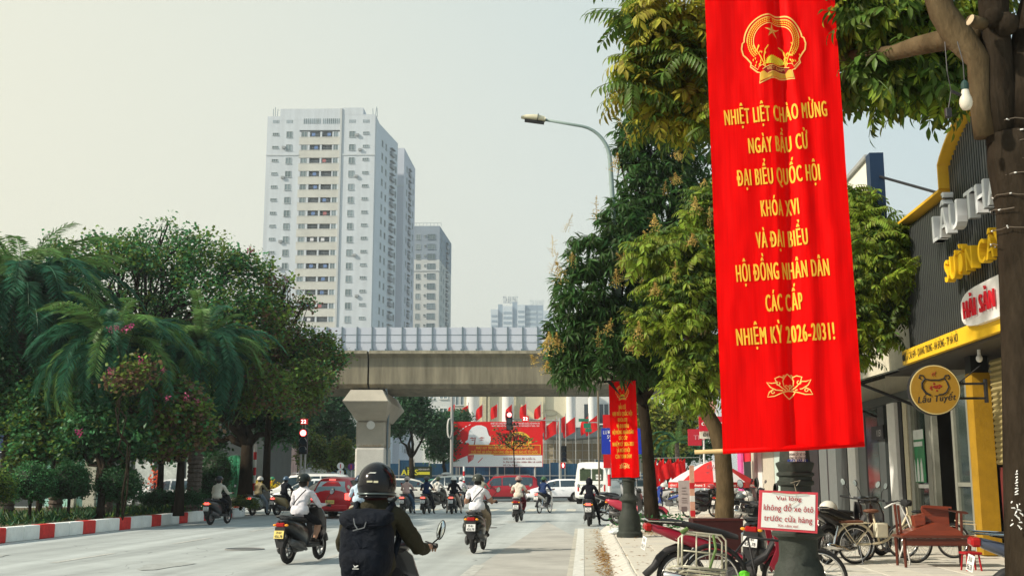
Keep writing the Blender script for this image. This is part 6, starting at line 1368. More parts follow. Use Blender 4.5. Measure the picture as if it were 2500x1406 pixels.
# blade signs beyond
def blade(lb, px0, px1, py0, py1, Y, m_, words_, wm):
    k_ = Y / 2740; t = thing('blade_sign', lb, 'sign', ((px0 + px1 - 2500) / 2 * k_, Y, 0)); hw = (px1 - px0) / 2 * k_
    b = MB(); b.box(-hw, hw, 0, .12, hz(py1, Y), hz(py0, Y)); s_ = b.build('sign_box', m_, t)
    for tx_, fx_, fy_, h_ in words_: b = MB(); put_text(b, tx_, (-hw + fx_ * 2 * hw, -.01, hz(py1, Y) + fy_ * (hz(py0, Y) - hz(py1, Y))), h_, bold=.03, align='l'); b.build('sign_lettering', wm, s_)
    b = MB(); b.tube([(hw + .1, .06, 0), (hw + .1, .06, hz(py0, Y))], .05, 8); b.build('post', M_WHITE, t); return t
blade('red phone shop blade sign beside the longan trunk', 1711, 1775, 1016, 1052, 50, M_RED if False else mat('sign_red', (.50, .01, .03), rough=.4, var=.05), [('cellphone', .08, .38, .22)], M_WHITE)
blade('white sign reading DIEN THOAI under the red phone sign', 1712, 1775, 1053, 1070, 50.2, mat('sign_cream', (.66, .66, .56), var=.03), [('ĐIỆN THOẠI', .12, .3, .15)], M_BLK)
blade('red square sign with faint letters TP, behind the phone sign', 1683, 1716, 1047, 1087, 54, mat('sign_red2', (.48, .02, .04), rough=.5, var=.08), [('TPB', .4, .35, .22)], mat('faint_pink', (.62, .25, .28)))
blade('pink and green shop sign high behind the longan branches', 1720, 1752, 975, 1006, 56, mat('sign_pinkish', (.70, .32, .28), rough=.5), [], M_WHITE)
# phone umbrella
ub = thing('market_umbrella', 'red and white phone company umbrella over the parked scooters', 'umbrella', ST(4.75, 42.0, PH)); RU, zE, zP = 1.6, 1.25, 2.03
names = ['ĐIỆN', 'THOẠI']
M_UR, M_UW = mat('umbrella_red', (.62, .03, .03), rough=.6, var=.1, trans=.25), mat('umbrella_white', (.74, .68, .68), rough=.6, var=.06, trans=.25)
for i in range(8):
    a0, a1 = 2 * math.pi * (i - .5) / 8 - math.pi / 2 + .25, 2 * math.pi * (i + .5) / 8 - math.pi / 2 + .25; b = MB(); vs = []
    for t in range(5):
        s_ = t / 4; r_ = RU * s_; z_ = zP - (zP - zE) * s_ ** 1.35
        for a in (a0, (a0 + a1) / 2, a1): q_ = .96 if a == (a0 + a1) / 2 else 1; vs.append((r_ * q_ * math.cos(a), r_ * q_ * math.sin(a), z_))
    b.add(vs, [(3 * t + j, 3 * t + j + 1, 3 * t + 4 + j, 3 * t + 3 + j) for t in range(4) for j in (0, 1)]); b.build('umbrella_panel', M_UW if i % 2 == 0 else M_UR, ub, True)
    b = MB(); b.add([(RU * math.cos(a0), RU * math.sin(a0), zE), (RU * math.cos(a1), RU * math.sin(a1), zE), (RU * 1.01 * math.cos(a1), RU * 1.01 * math.sin(a1), zE - .2), (RU * 1.01 * math.cos(a0), RU * 1.01 * math.sin(a0), zE - .2)], [(0, 1, 2, 3)]); v_ = b.build('valance', M_UR, ub)
    am = (a0 + a1) / 2; Mt = Matrix.Translation((RU * 1.0 * math.cos(am) * .95, RU * math.sin(am) * .95, zE - .15)) @ Matrix.Rotation(am + math.pi / 2, 4, 'Z')
    b = MB(); put_text(b, 'cellphone S', (0, -.03, 0), .09, Mt, bold=.02); b.build('valance_lettering', M_WHITE, v_)
b = MB()
for s_, yz in (('ĐIỆN', .48), ('THOẠI', .22)):
    vs, fs, w_ = text(s_, .17, bold=.015); b.add([Vector(((v.x - .05 + v.y * .3), -RU * (.55 + .0) * (1 - (yz + v.y - .2) * .5) - .18, zE + yz + v.y * .8)) for v in vs], fs)
b.build('panel_lettering', mat('umbrella_print', (.42, .12, .14)), ub)
b = MB(); b.tube([(0, 0, 0), (0, 0, zP)], .025, 8); b.build('shaft', M_GPOLE, ub); b = MB(); b.lathe([(.3, 0), (.3, .08), (.06, .12)], 14); b.build('foot', M_CONC, ub)
b = MB(); [b.tube([(0, 0, zP - .05), (RU * math.cos(a) * .98, RU * math.sin(a) * .98, zE + .02)], .008, 4) for a in [2 * math.pi * (i + .5) / 8 - math.pi / 2 + .25 for i in range(8)]]; b.build('stretcher', M_GPOLE, ub)
# standing boards, maroon box
def board(lb, px0, px1, py0, py1, Y, m_, name='standing_board', thick=.05):
    k_ = Y / 2740; t = thing(name, lb, 'board', ((px0 + px1 - 2500) / 2 * k_, Y, PH)); hw = (px1 - px0) / 2 * k_
    b = MB(); b.box(-hw, hw, 0, thick, CH + (1168 - py1) * k_ - PH, CH + (1168 - py0) * k_ - PH); b.build('board_face', m_, t); b = MB(); b.box(-hw - .1, hw + .1, -.15, .2, 0, .04); b.tube([(-hw * .8, .02, .04), (-hw * .8, .02, .4)], .02, 5); b.tube([(hw * .8, .02, .04), (hw * .8, .02, .4)], .02, 5); b.build('stand', M_GPOLE, t); return t, hw, k_
t, hw, k_ = board('pinkish grey upright notice board standing under the umbrella', 1656, 1685, 1172, 1243, 39, mat('board_pinkgrey', (.40, .33, .32), rough=.6, var=.1))
b = MB(); [b.box(-hw * .5, hw * .5 * random.uniform(.3, 1), -.012, -.002, z_, z_ + .015) for z_ in (.55, .62, .7, .85, .95, 1.05)]; b.box(-hw * .6, hw * .3, -.012, -.002, .25, .42); b.build('board_print', mat('board_ink', (.14, .10, .10)), t)
t, hw, k_ = board('tall narrow red and white stand edge beside the longan trunk', 1684, 1695, 1136, 1262, 31, mat('stand_salmon', (.66, .36, .26), rough=.5, var=.3, scale=3))
for z_, m_ in ((.35, M_STR), (.75, M_WHITE), (1.1, M_STR)): b = MB(); b.box(-hw - .002, hw + .002, -.006, .056, z_, z_ + .16); b.build('stripe', m_, t)
t = thing('maroon_box', 'big dark maroon box behind the red parked motorbike', 'box', ((1750 - 1250) * 19.5 / 2740, 19.5, PH))
k_ = 19.5 / 2740; b = MB(); b.bevbox(-61 * k_, 61 * k_, 0, .5, 0, CH - 96 * k_ - PH, .01); b.build('box_body', mat('maroon_dark', (.035, .006, .006), rough=.6, var=.15), t)
b = MB(); b.box(-62 * k_, 62 * k_, -.012, .0, CH - 100 * k_ - PH, CH - 96 * k_ - PH + .01); b.build('box_rim', mat('maroon_rim', (.06, .012, .01)), t)
t = thing('step_board', 'small tilted wooden board on the pavement left of the maroon box', 'board', ((1680 - 1250) * 22 / 2740, 22, PH)); b = MB(); b.box(-.22, .08, -.1, .2, .06, .09); b.build('plank', mat('plank_brown', (.20, .12, .07)), t); b = MB(); b.tube([(-.2, 0, 0), (.05, 0, .22)], .015, 5); b.build('brace', M_BLK, t)
t = thing('litter_bag', 'crumpled white plastic bag at the foot of the lamp with the small banner', 'bag', GR(1507, 1303, PH)); b = MB(); b.ell((0, 0, .07), (.2, .14, .09), 12, 8, wob=.25); b.build('bag_body', mat('plastic_white', (.62, .68, .70), rough=.3, var=.1), t); b = MB(); b.ell((.16, .03, .05), (.08, .06, .05), 8, 6, wob=.3); b.build('bag_knot', mat('plastic_white', (.6, .6, .6)), t)
# ================================================================== VEHICLES AND RIDERS
M_TYRE = mat('tyre', (.022, .022, .022), rough=.9, var=.2, scale=20); M_RIM = mat('alloy', (.30, .30, .30), rough=.3, metal=.8, var=.05); M_CHR = mat('chrome', (.65, .65, .65), rough=.12, metal=1, var=0)
M_PLA = mat('black_plastic', (.025, .025, .027), rough=.55, var=.15); M_SEAT = mat('seat_vinyl', (.018, .018, .02), rough=.6, var=.1); M_ENG = mat('engine_grey', (.10, .10, .10), rough=.5, metal=.5, var=.3, scale=20)
M_TAIL = mat('tail_light', (.40, .01, .012), rough=.2, var=0, emit=.08); M_TAILB = mat('brake_light', (1.0, .10, .08), rough=.3, var=0, emit=2.2); M_AMB = mat('indicator', (.8, .30, .02), rough=.2, var=0, emit=.2)
M_PLT = mat('plate_white', (.72, .72, .70), rough=.5, var=.04); M_PLY = mat('plate_yellow', (.70, .55, .16), rough=.5, var=.05); M_MIR = mat('mirror_face', (.6, .65, .65), rough=.03, metal=1, var=0)
M_HL = mat('head_light', (.6, .62, .62), rough=.08, var=0, coat=1)
def paint(name, c, met=.0): return mat(name, c, rough=.35, metal=met, var=.05, coat=.45)
P_BODY = paint('scooter_body', (.012, .012, .014)); P_BODY2 = mat('scooter_trim', (.05, .05, .05), rough=.5, var=.1); P_PLATE = mat('scooter_plate', (.72, .72, .70), rough=.5, var=.03)
P_TL = mat('scooter_tail', (.30, .012, .012), rough=.2, var=0, emit=.05)
def wheel(root, y, r, wd, name, spoked=False, z=None, disc=True):
    z = r if z is None else z
    b = MB(); b.tube([(0, y + (r - wd / 2) * math.cos(t), z + (r - wd / 2) * math.sin(t)) for t in [k * math.pi / 14 for k in range(28)]], wd / 2, 8, closed=True); w_ = b.build(name, M_TYRE, root, True)
    b = MB(); b.tube([(0, y + (r - wd) * math.cos(t), z + (r - wd) * math.sin(t)) for t in [k * math.pi / 12 for k in range(24)]], wd * .28, 6, closed=True)
    if not spoked:
        for k in range(5): a = k * 2 * math.pi / 5; b.tube([(0, y, z), (0, y + (r - wd) * math.cos(a), z + (r - wd) * math.sin(a))], .018, 5)
        b.tube([(-.05, y, z), (.05, y, z)], .045, 10)
    else:
        for k in range(24): a = k * 2 * math.pi / 24; s_ = (1 if k % 2 else -1) * .03; b.tube([(s_, y + .03 * math.cos(a + .8), z + .03 * math.sin(a + .8)), (0, y + (r - wd) * math.cos(a), z + (r - wd) * math.sin(a))], .0025, 3)
        b.tube([(-.05, y, z), (.05, y, z)], .035, 10)
    b.build('rim', M_CHR if spoked else M_RIM, w_, True); return w_
def plate(root, y, z, w_=.19, h=.14, tilt=R(-12), nums=('29-B1', '456.78'), m_=None, slot=True):
    T_ = Matrix.Translation((0, y, z)) @ Matrix.Rotation(tilt, 4, 'X')
    b = MB(); b.bevbox(-w_ / 2, w_ / 2, 0, .006, -h / 2, h / 2, .002, T_); o = b.build('number_plate', m_ or P_PLATE, root)
    b = MB(); put_text(b, nums[0], (0, -.003, .012), h * .30, T_, bold=.02, width=w_ * .6); put_text(b, nums[1], (0, -.003, -h * .40), h * .34, T_, bold=.02, width=w_ * .8); b.build('plate_lettering', M_BLK, o)
def mirrors(root, y=.40, z=1.03, sp=.24):
    for s_ in (-1, 1):
        b = MB(); b.tube([(s_ * sp, y, z), (s_ * (sp + .03), y - .03, z + .12), (s_ * (sp + .10), y - .03, z + .20)], .006, 5); m_ = b.build('mirror', M_PLA, root)
        T_ = Matrix.Translation((s_ * (sp + .13), y - .02, z + .24)) @ Matrix.Rotation(s_ * R(25), 4, 'Y')
        b = MB(); b.ell((0, 0, 0), (.045, .02, .065), 12, 8, M=T_); b.build('mirror_shell', M_PLA, m_, True)
        b = MB(); b.lathe([(.001, 0), (.038, 0)], 12, T_ @ Matrix.Translation((0, -.0215, 0)) @ Matrix.Diagonal((1, 1, 1.5, 1)) @ Matrix.Rotation(math.pi / 2, 4, 'X'), cap=False); b.build('mirror_glass', M_MIR, m_)
def make_scooter(label, kind='a'):
    t = thing('scooter', label, 'scooter', (0, 0, 0), group='scooters')
    fat = kind == 'b'; W = .19 if fat else .14
    wheel(t, -.60, .25, .105, 'rear_wheel'); wheel(t, .64, .25, .09, 'front_wheel')
    b = MB(); b.loft([((0, -.93, .74), .03, .02), ((0, -.90, .72), W * .55, .06), ((0, -.80, .69), W * .9, .10), ((0, -.60, .63), W * 1.12, .15), ((0, -.35, .56), W * 1.12, .19), ((0, -.12, .50), W * .95, .21), ((0, .02, .42), W * .75, .15)], 16, 2.6); b.build('rear_body', P_BODY, t, True)
    if fat:
        b = MB()
        for s_ in (-1, 1): b.ell((s_ * .13, -.55, .52), (.10, .30, .16), 14, 8)
        b.build('side_cowl', P_BODY, t, True)
    b = MB(); b.loft([((0, -.82, .785), .06, .02), ((0, -.70, .80), .12, .045), ((0, -.40, .79), .14, .05), ((0, -.10, .76), .125, .05), ((0, .04, .72), .08, .03)], 14, 2.4); b.build('seat', M_SEAT, t, True)
    b = MB(); b.tube([(-.11, -.70, .80), (-.12, -.86, .84), (-.06, -.95, .85), (.06, -.95, .85), (.12, -.86, .84), (.11, -.70, .80)], .014, 6); b.build('grab_rail', P_BODY2, t, True)
    b = MB(); b.bevbox(-.13, .13, .0, .42, .26, .34, .02); b.build('floor_board', P_BODY2, t)
    b = MB(); b.loft([((0, .44, .30), .15, .04), ((0, .44, .32), .17, .05)], 12, 3); 
    vs = []; prof = [(.13, .34, .46), (.20, .55, .52), (.20, .75, .50), (.15, .93, .45), (.07, 1.0, .42)]
    for hw, z_, y_ in prof:
        for k in range(7): s_ = -1 + k / 3; vs.append((hw * s_, y_ + .09 * (1 - s_ * s_), z_))
    for hw, z_, y_ in prof:
        for k in range(7): s_ = -1 + k / 3; vs.append((hw * s_, y_ - .03 + .05 * (1 - s_ * s_), z_))
    fs = [(r_ * 7 + c, r_ * 7 + c + 1, r_ * 7 + c + 8, r_ * 7 + c + 7) for r_ in range(4) for c in range(6)]; fs += [tuple(35 + i for i in f)[::-1] for f in fs]
    fs += [(r_ * 7, r_ * 7 + 7, 42 + r_ * 7, 35 + r_ * 7) for r_ in range(4)] + [(r_ * 7 + 6, 41 + r_ * 7, 48 + r_ * 7, r_ * 7 + 13) for r_ in range(4)]
    b.add(vs, fs); b.build('leg_shield', P_BODY, t, 'auto')
    b = MB(); b.loft([((0, .33, 1.0), .06, .03), ((0, .38, 1.01), .13, .05), ((0, .46, 1.0), .13, .06), ((0, .52, .97), .06, .04)], 14); hb = b.build('handlebar_cover', P_BODY, t, True)
    b = MB(); b.tube([(-.34, .33, 1.01), (-.18, .38, 1.01), (.18, .38, 1.01), (.34, .33, 1.01)], .013, 6); b.tube([(-.36, .325, 1.01), (-.25, .36, 1.01)], .019, 8); b.tube([(.36, .325, 1.01), (.25, .36, 1.01)], .019, 8); b.tube([(.20, .42, 1.0), (.34, .41, .985)], .006, 4); b.tube([(-.20, .42, 1.0), (-.34, .41, .985)], .006, 4); b.build('handlebar', M_PLA, t)
    b = MB(); b.ell((0, .60, .78), (.09, .05, .07), 12, 8); b.build('headlight', M_HL, t, True)
    b = MB(); b.tube([(-.07, .50, .62), (-.07, .64, .25)], .02, 6); b.tube([(.07, .50, .62), (.07, .64, .25)], .02, 6); b.build('fork', M_ENG, t)
    b = MB(); b.tube([(0, .64 + .29 * math.cos(a), .25 + .29 * math.sin(a)) for a in [R(20 + i * 20) for i in range(8)]], .055, 8); b.build('front_mudguard', P_BODY, t, True)
    b = MB(); b.loft([((0, -1.0, .36), .07, .008), ((0, -.96, .45), .09, .010), ((0, -.90, .56), .10, .012), ((0, -.86, .66), .09, .012)], 10, 4); b.v = [(x, y, z) for x, y, z in b.v]
    b = MB(); b.prism([(-.055, .30), (.055, .30), (.10, .45), (.095, .66), (-.095, .66), (-.10, .45)], -.93, -.915, 'xz', Matrix.Translation((0, 0, 0))); b.build('rear_mudguard', M_PLA, t)
    b = MB(); b.tube([(.13, -.15, .24), (.14, -.30, .26), (.15, -.40, .29)], .03, 8); b.tube([(.15, -.40, .29), (.165, -.82, .40)], .062, 10); b.build('exhaust', M_ENG, t, True)
    b = MB(); b.bevbox(-.16, .10, -.55, -.12, .20, .42, .03); b.ell((-.13, -.58, .27), (.05, .18, .11), 10, 8); b.build('engine', M_ENG, t)
    b = MB(); b.tube([(-.13, -.60, .28), (-.13, -.75, .62)], .028, 8); b.build('shock_absorber', M_CHR, t)
    b = MB(); b.bevbox(-.085, .085, -.945, -.88, .655, .735, .02); tl = b.build('tail_light', P_TL, t)
    for s_ in (-1, 1): b = MB(); b.ell((s_ * .115, -.90, .69), (.035, .04, .022), 8, 6); b.build('indicator', M_AMB, t, True)
    plate(t, -.965, .53)
    mirrors(t)
    b = MB(); b.tube([(-.12, .02, .24), (-.20, .0, .06)], .010, 5); b.build('side_stand', M_ENG, t)
    return t
def make_underbone(label, rack=False):
    t = thing('motorbike', label, 'motorbike', (0, 0, 0), group='parked motorbikes')
    wheel(t, -.60, .285, .06, 'rear_wheel', True); wheel(t, .62, .285, .055, 'front_wheel', True)
    b = MB(); b.loft([((0, -1.0, .86), .03, .02), ((0, -.93, .83), .075, .045), ((0, -.72, .76), .115, .065), ((0, -.42, .66), .125, .075), ((0, -.12, .58), .10, .06), ((0, .10, .50), .05, .03)], 14, 2.3); b.build('side_panel', P_BODY, t, True)
    b = MB(); b.loft([((0, -.85, .90), .06, .015), ((0, -.70, .895), .11, .035), ((0, -.40, .83), .125, .04), ((0, -.12, .76), .11, .045), ((0, .05, .72), .06, .03)], 14, 2.5); b.build('seat', M_SEAT, t, True)
    b = MB(); b.loft([((0, -.10, .40), .05, .05), ((0, .15, .38), .06, .06), ((0, .38, .50), .05, .05), ((0, .50, .72), .045, .05)], 10); b.build('frame_tube', M_PLA, t, True)
    for s_ in (-1, 1):
        b = MB(); pts = [(.38, .42), (.50, .30), (.62, .48), (.60, .72), (.54, .92), (.44, .98), (.42, .80), (.46, .60)]
        b.prism([(y, z) for y, z in pts], s_ * .13, s_ * .145, 'yz'); b.prism([(.44, .98), (.54, .92), (.60, .72), (.56, .70), (.48, .9)], s_ * .06, s_ * .13, 'yz'); b.build('leg_shield', P_BODY, t)
    b = MB(); b.loft([((0, .42, 1.0), .06, .04), ((0, .48, 1.02), .11, .06), ((0, .56, .99), .10, .065), ((0, .61, .96), .05, .04)], 12); b.build('headlight_cowl', P_BODY, t, True)
    b = MB(); b.ell((0, .60, .97), (.075, .03, .05), 10, 6); b.build('headlight', M_HL, t, True)
    b = MB(); b.tube([(-.34, .34, 1.06), (-.16, .42, 1.03), (.16, .42, 1.03), (.34, .34, 1.06)], .012, 6); b.tube([(-.35, .335, 1.06), (-.24, .385, 1.045)], .019, 8); b.tube([(.35, .335, 1.06), (.24, .385, 1.045)], .019, 8); b.build('handlebar', M_PLA, t)
    b = MB(); [b.tube([(s_ * .075, .49, .80), (s_ * .075, .62, .285)], .019, 8) for s_ in (-1, 1)]; b.build('fork', M_CHR, t)
    b = MB(); b.tube([(0, .62 + .32 * math.cos(a), .285 + .32 * math.sin(a)) for a in [R(10 + i * 20) for i in range(8)]], .04, 6); b.build('front_mudguard', P_BODY, t, True)
    b = MB(); b.tube([(0, -.60 + .33 * math.cos(a), .285 + .33 * math.sin(a)) for a in [R(60 + i * 20) for i in range(6)]] + [(0, -1.02, .30)], .045, 6); b.build('rear_mudguard', M_PLA, t, True)
    b = MB(); b.bevbox(-.09, .09, -.12, .22, .22, .40, .03); b.tube([(-.10, .05, .30), (.10, .05, .30)], .10, 10); b.build('engine', M_ENG, t)
    b = MB(); b.tube([(.12, .12, .24), (.14, -.2, .22), (.15, -.35, .25), (.17, -.85, .33)], [.018, .02, .045, .05], 8); b.build('exhaust', M_CHR, t, True)
    b = MB(); [b.tube([(s_ * .12, -.60, .30), (s_ * .12, -.48, .62)], .024, 8) for s_ in (-1, 1)]; b.build('shock_absorber', M_CHR, t)
    b = MB(); b.prism([(-.12, .26), (-.60, .25), (-.66, .30), (-.60, .36), (-.12, .34)], -.10, -.07, 'yz'); b.build('chain_case', M_ENG, t)
    b = MB(); b.tube([(-.10, -.62, .90), (-.10, -1.0, .92), (.10, -1.0, .92), (.10, -.62, .90)], .009, 5); b.build('grab_rail', M_CHR, t)
    b = MB(); b.bevbox(-.07, .07, -1.03, -.94, .80, .88, .02); b.build('tail_light', P_TL, t)
    plate(t, -1.03, .66); mirrors(t, .42, 1.06, .2)
    b = MB(); b.tube([(-.1, .0, .22), (-.22, -.05, .02)], .010, 5); b.build('side_stand', M_ENG, t)
    return t
# ---------------------------------------------------------------- riders
def skin_figure(V, E, RAD, sub=1):
    me = bpy.data.meshes.new('fig'); me.from_pydata(V, E, []); o = bpy.data.objects.new('fig', me); COL.objects.link(o)
    md = o.modifiers.new('s', 'SKIN'); md.use_smooth_shade = True; md.branch_smoothing = .7
    sk_ = me.skin_vertices[0].data
    for i, r_ in enumerate(RAD): sk_[i].radius = r_ if hasattr(r_, '__len__') else (r_, r_); sk_[i].use_root = (i == 0)
    sb_ = o.modifiers.new('u', 'SUBSURF'); sb_.levels = sub; sb_.render_levels = sub
    dg = bpy.context.evaluated_depsgraph_get(); out = bpy.data.meshes.new_from_object(o.evaluated_get(dg)); bpy.data.objects.remove(o); bpy.data.meshes.remove(me); return out
F_SKIN, F_TOP, F_ARM, F_LEG, F_SHIN, F_SHOE = [mat('fig_' + n, c, rough=.8, var=.10, scale=9, bump=b_, bscale=9) for n, c, b_ in (('skin', (.42, .24, .16), 0), ('top', (.6, .6, .6), .8), ('arm', (.6, .6, .6), .6), ('leg', (.05, .05, .06), .7), ('shin', (.05, .05, .06), .5), ('shoe', (.05, .04, .04), .1))]
def figure(pose):
    """one continuous body, seated astride; returns a mesh whose slots are skin, top, sleeve, trousers, shin, shoe"""
    V, E, RR, TG = [], [], [], []
    def v(p, r_, tg, par=None):
        V.append(Vector(p)); RR.append(r_ if tg not in (1, 2) or BK == 1 else tuple(q * BK for q in r_) if hasattr(r_, '__len__') else r_ * BK); TG.append(tg); i = len(V) - 1
        if par is not None: E.append((par, i))
        return i
    L_ = pose.get('lean', 0.0); BK = pose.get('bulk', 1.0)
    pel = v((0, -.20, .86), (.165, .125), 3); wa = v((0, -.19, 1.00), (.135, .105), 1, pel); ch = v((0, -.16 + L_ * .5, 1.15), (.165, .115), 1, wa); sh = v((0, -.13 + L_, 1.265), (.125, .085), 1, ch)
    nk = v((0, -.10 + L_, 1.335), .052, 0, sh); h1 = v((0, -.085 + L_, 1.41), (.075, .08), 0, nk); h2 = v((0, -.08 + L_, 1.49), (.085, .10), 0, h1); h3 = v((0, -.08 + L_, 1.55), (.05, .06), 0, h2)
    v((0, .015 + L_, 1.43), .012, 0, h1)
    for s_ in (-1, 1):
        so = v((s_ * .165, -.12 + L_, 1.245), .070, 1, sh); up = v((s_ * .225, -.05 + L_ * .6, 1.13), .052, 1, so)
        hd = pose.get('hand_l' if s_ < 0 else 'hand_r', (.305, .335, 1.02))
        el = v((s_ * .275, .03, 1.01), .044, 2, up); wr = v((s_ * (hd[0] - .01), hd[1] - .085, hd[2] + .005), .027, 2, el); pm_ = v((s_ * hd[0], hd[1] - .02, hd[2] + .022), (.030, .020), 0, wr)
        for k in range(4):
            x = s_ * (hd[0] - .03 + k * .020); f1 = v((x, hd[1] + .025, hd[2] + .026), .0095, 0, pm_); f2 = v((x, hd[1] + .040 - .004 * abs(k - 1), hd[2] + .002), .0085, 0, f1); v((x, hd[1] + .018, hd[2] - .020), .0078, 0, f2)
        t1_ = v((s_ * (hd[0] - .042), hd[1] - .022, hd[2] + .006), .0105, 0, pm_); v((s_ * (hd[0] - .045), hd[1] + .004, hd[2] - .022), .009, 0, t1_)
        hip = v((s_ * .105, -.15, .83), .098, 3, pel)
        if pose.get('foot_down') == s_ or pose.get('foot_down') == 2:
            kn = v((s_ * .25, .10, .50), .068, 3, hip); cf = v((s_ * .29, .07, .30), .052, 4, kn); an_ = v((s_ * .31, .03, .11), .036, 4, cf); hl = v((s_ * .31, .0, .045), .034, 5, an_); v((s_ * .33, .16, .035), (.042, .028), 5, hl)
        else:
            kn = v((s_ * .17, .24, .70), .070, 3, hip); cf = v((s_ * .16, .20, .56), .054, 4, kn); an_ = v((s_ * .135, .17, .42), .036, 4, cf); hl = v((s_ * .13, .15, .375), .034, 5, an_); v((s_ * .145, .31, .365), (.040, .026), 5, hl)
    me = skin_figure(V, E, RR, 2)
    for m_ in (F_SKIN, F_TOP, F_ARM, F_LEG, F_SHIN, F_SHOE): me.materials.append(m_)
    idx = []
    for p in me.polygons:
        c = p.center; best = 1e9; bt = 0
        for a, b_ in E:
            A = V[a]; B = V[b_]; d = B - A; t_ = max(0, min(1, (c - A).dot(d) / max(1e-9, d.length_squared))); r_ = (c - A - d * t_).length - (RR[b_] if not hasattr(RR[b_], '__len__') else max(RR[b_]))
            if r_ < best: best = r_; bt = TG[b_]
        idx.append(bt)
    cv = set()
    for p, t_ in zip(me.polygons, idx):
        if t_ in (1, 2, 3, 4): cv.update(p.vertices)
    co = [(v_.co.copy(), v_.normal.copy()) for v_ in me.vertices]
    for i in cv:      # creases of the clothes
        c, n = co[i]; q = c * 7.5 + Vector((0, 0, c.z * 9)); w_ = 1 - abs(noise.noise(q)) * 2.2; me.vertices[i].co = c + n * (.011 * w_ + .007 * noise.noise(c * 17) - .003)
    me.polygons.foreach_set('material_index', idx); me.polygons.foreach_set('use_smooth', [True] * len(idx)); return me
H_SH = mat('helmet_shell', (.02, .02, .022), rough=.25, var=.05, coat=.35); 
def helmet_mesh(full=False):
    b = MB(); c = (0, -.08, 1.475)
    if not full: b.ell(c, (.128, .152, .135), 20, 10, z0=-.15, z1=1); b.tube([(.131 * math.cos(a), -.08 + .155 * math.sin(a), 1.457) for a in [k * math.pi / 10 for k in range(20)]], .008, 5, closed=True)
    else:
        b.ell((0, -.09, 1.46), (.138, .165, .160), 22, 12, z0=-.55, z1=1)
        b.tube([(.118 * math.cos(a), -.09 + .142 * math.sin(a), 1.375) for a in [k * math.pi / 10 for k in range(20)]], .012, 5, closed=True)
    return b.mesh('helmet', H_SH, True)
def visor_mesh():
    b = MB(); vs = []
    for i in range(7):
        a = R(30 + i * 20); vs += [(.13 * math.cos(a), -.08 + .155 * math.sin(a), 1.50), (.125 * math.cos(a), -.08 + (.155 + .06 * math.sin(a)) * math.sin(a) + .02, 1.475)]
    b.add(vs, [(2 * i, 2 * i + 1, 2 * i + 3, 2 * i + 2) for i in range(6)]); return b.mesh('peak', M_PLA)
HMH, HMF, VIS = helmet_mesh(), helmet_mesh(True), visor_mesh()
FIGS = {'ride': figure({}), 'lean': figure({'lean': .05}), 'downl': figure({'foot_down': -1}), 'downr': figure({'foot_down': 1}), 'both': figure({'foot_down': 2}), 'bulky': figure({'bulk': 1.26, 'hand_r': (.31, .335, .985), 'hand_l': (.31, .335, .985)}), 'pass': figure({'hand_l': (.16, .12, 1.0), 'hand_r': (.16, .12, 1.0)})}
CLO = {}
def cloth(c, nm=None):
    k = tuple(c)
    if k not in CLO: CLO[k] = mat('cloth_%d' % len(CLO), c, rough=.85, var=.12, scale=7, bump=1.0, bscale=7, spec=.1)
    return CLO[k]
SKIN = mat('skin', (.40, .23, .155), rough=.6, var=.06, scale=8)
def rider(label, loc, rz, pose='ride', top=(.6, .6, .6), leg=(.03, .03, .04), sleeve='long', helmet=(.02, .02, .022), shorts=False, full=False, strap=False, hat=True, hood=False, dy=0.0, scale=1.0, shoe=(.04, .035, .03)):
    o = link('person', FIGS[pose], None, loc, (0, 0, rz), scale); tag(o, label, 'person', 'motorbike riders')
    if dy: o.location = Vector(loc) + Matrix.Rotation(rz, 3, 'Z') @ Vector((0, dy, .02))
    for i, m_ in enumerate((SKIN, cloth(top), cloth(top) if sleeve == 'long' else SKIN, cloth(leg), SKIN if shorts else cloth(leg), cloth(shoe))): o.material_slots[i].link = 'OBJECT'; o.material_slots[i].material = m_
    if hat:
        h = link('helmet', HMF if full else HMH, o); h.material_slots[0].link = 'OBJECT'
        h.material_slots[0].material = mat('helmet_%s' % (helmet,), helmet, rough=.16, var=.06, coat=.1, spec=.22)
        link('helmet_peak', VIS, o)
    if not hood:
        b = MB(); b.ell((0, -.10, 1.415), (.082, .085, .075), 12, 7); b.build('hair', mat('hair', (.012, .010, .009), rough=.5), o, True)
    else:
        b = MB(); b.ell((0, -.10, 1.40), (.115, .115, .14), 14, 9); b.build('hood', cloth(top), o, True)
    # jacket hem and collar so that the clothes end cleanly
    b = MB(); b.lathe([(.155, .86), (.178, .90), (.165, .98), (.14, 1.02)], 18, Matrix.Translation((0, -.20, 0)) @ Matrix.Diagonal((1, .82, 1, 1)), cap=False); b.build('jacket_hem', cloth(top), o, True)
    if strap: b = MB(); b.tube([(.13, -.225, 1.30), (.06, -.262, 1.22), (-.05, -.27, 1.10), (-.13, -.255, .98), (-.165, -.19, .93)], .011, 5); b.build('bag_strap', cloth((.02, .02, .02)), o)
    return o
scA = make_scooter('black scooter with yellow plate ridden by the person in the pale hooded blouse'); scB = make_scooter('plump dark scooter with white plate under the rider in the white T-shirt', 'b'); ubA = make_underbone('worn red parked motorbike with black seat in front of the maroon box')
snapshot()
used = {'A': False, 'B': False, 'U': False}
SRC = {'A': scA, 'B': scB, 'U': ubA}
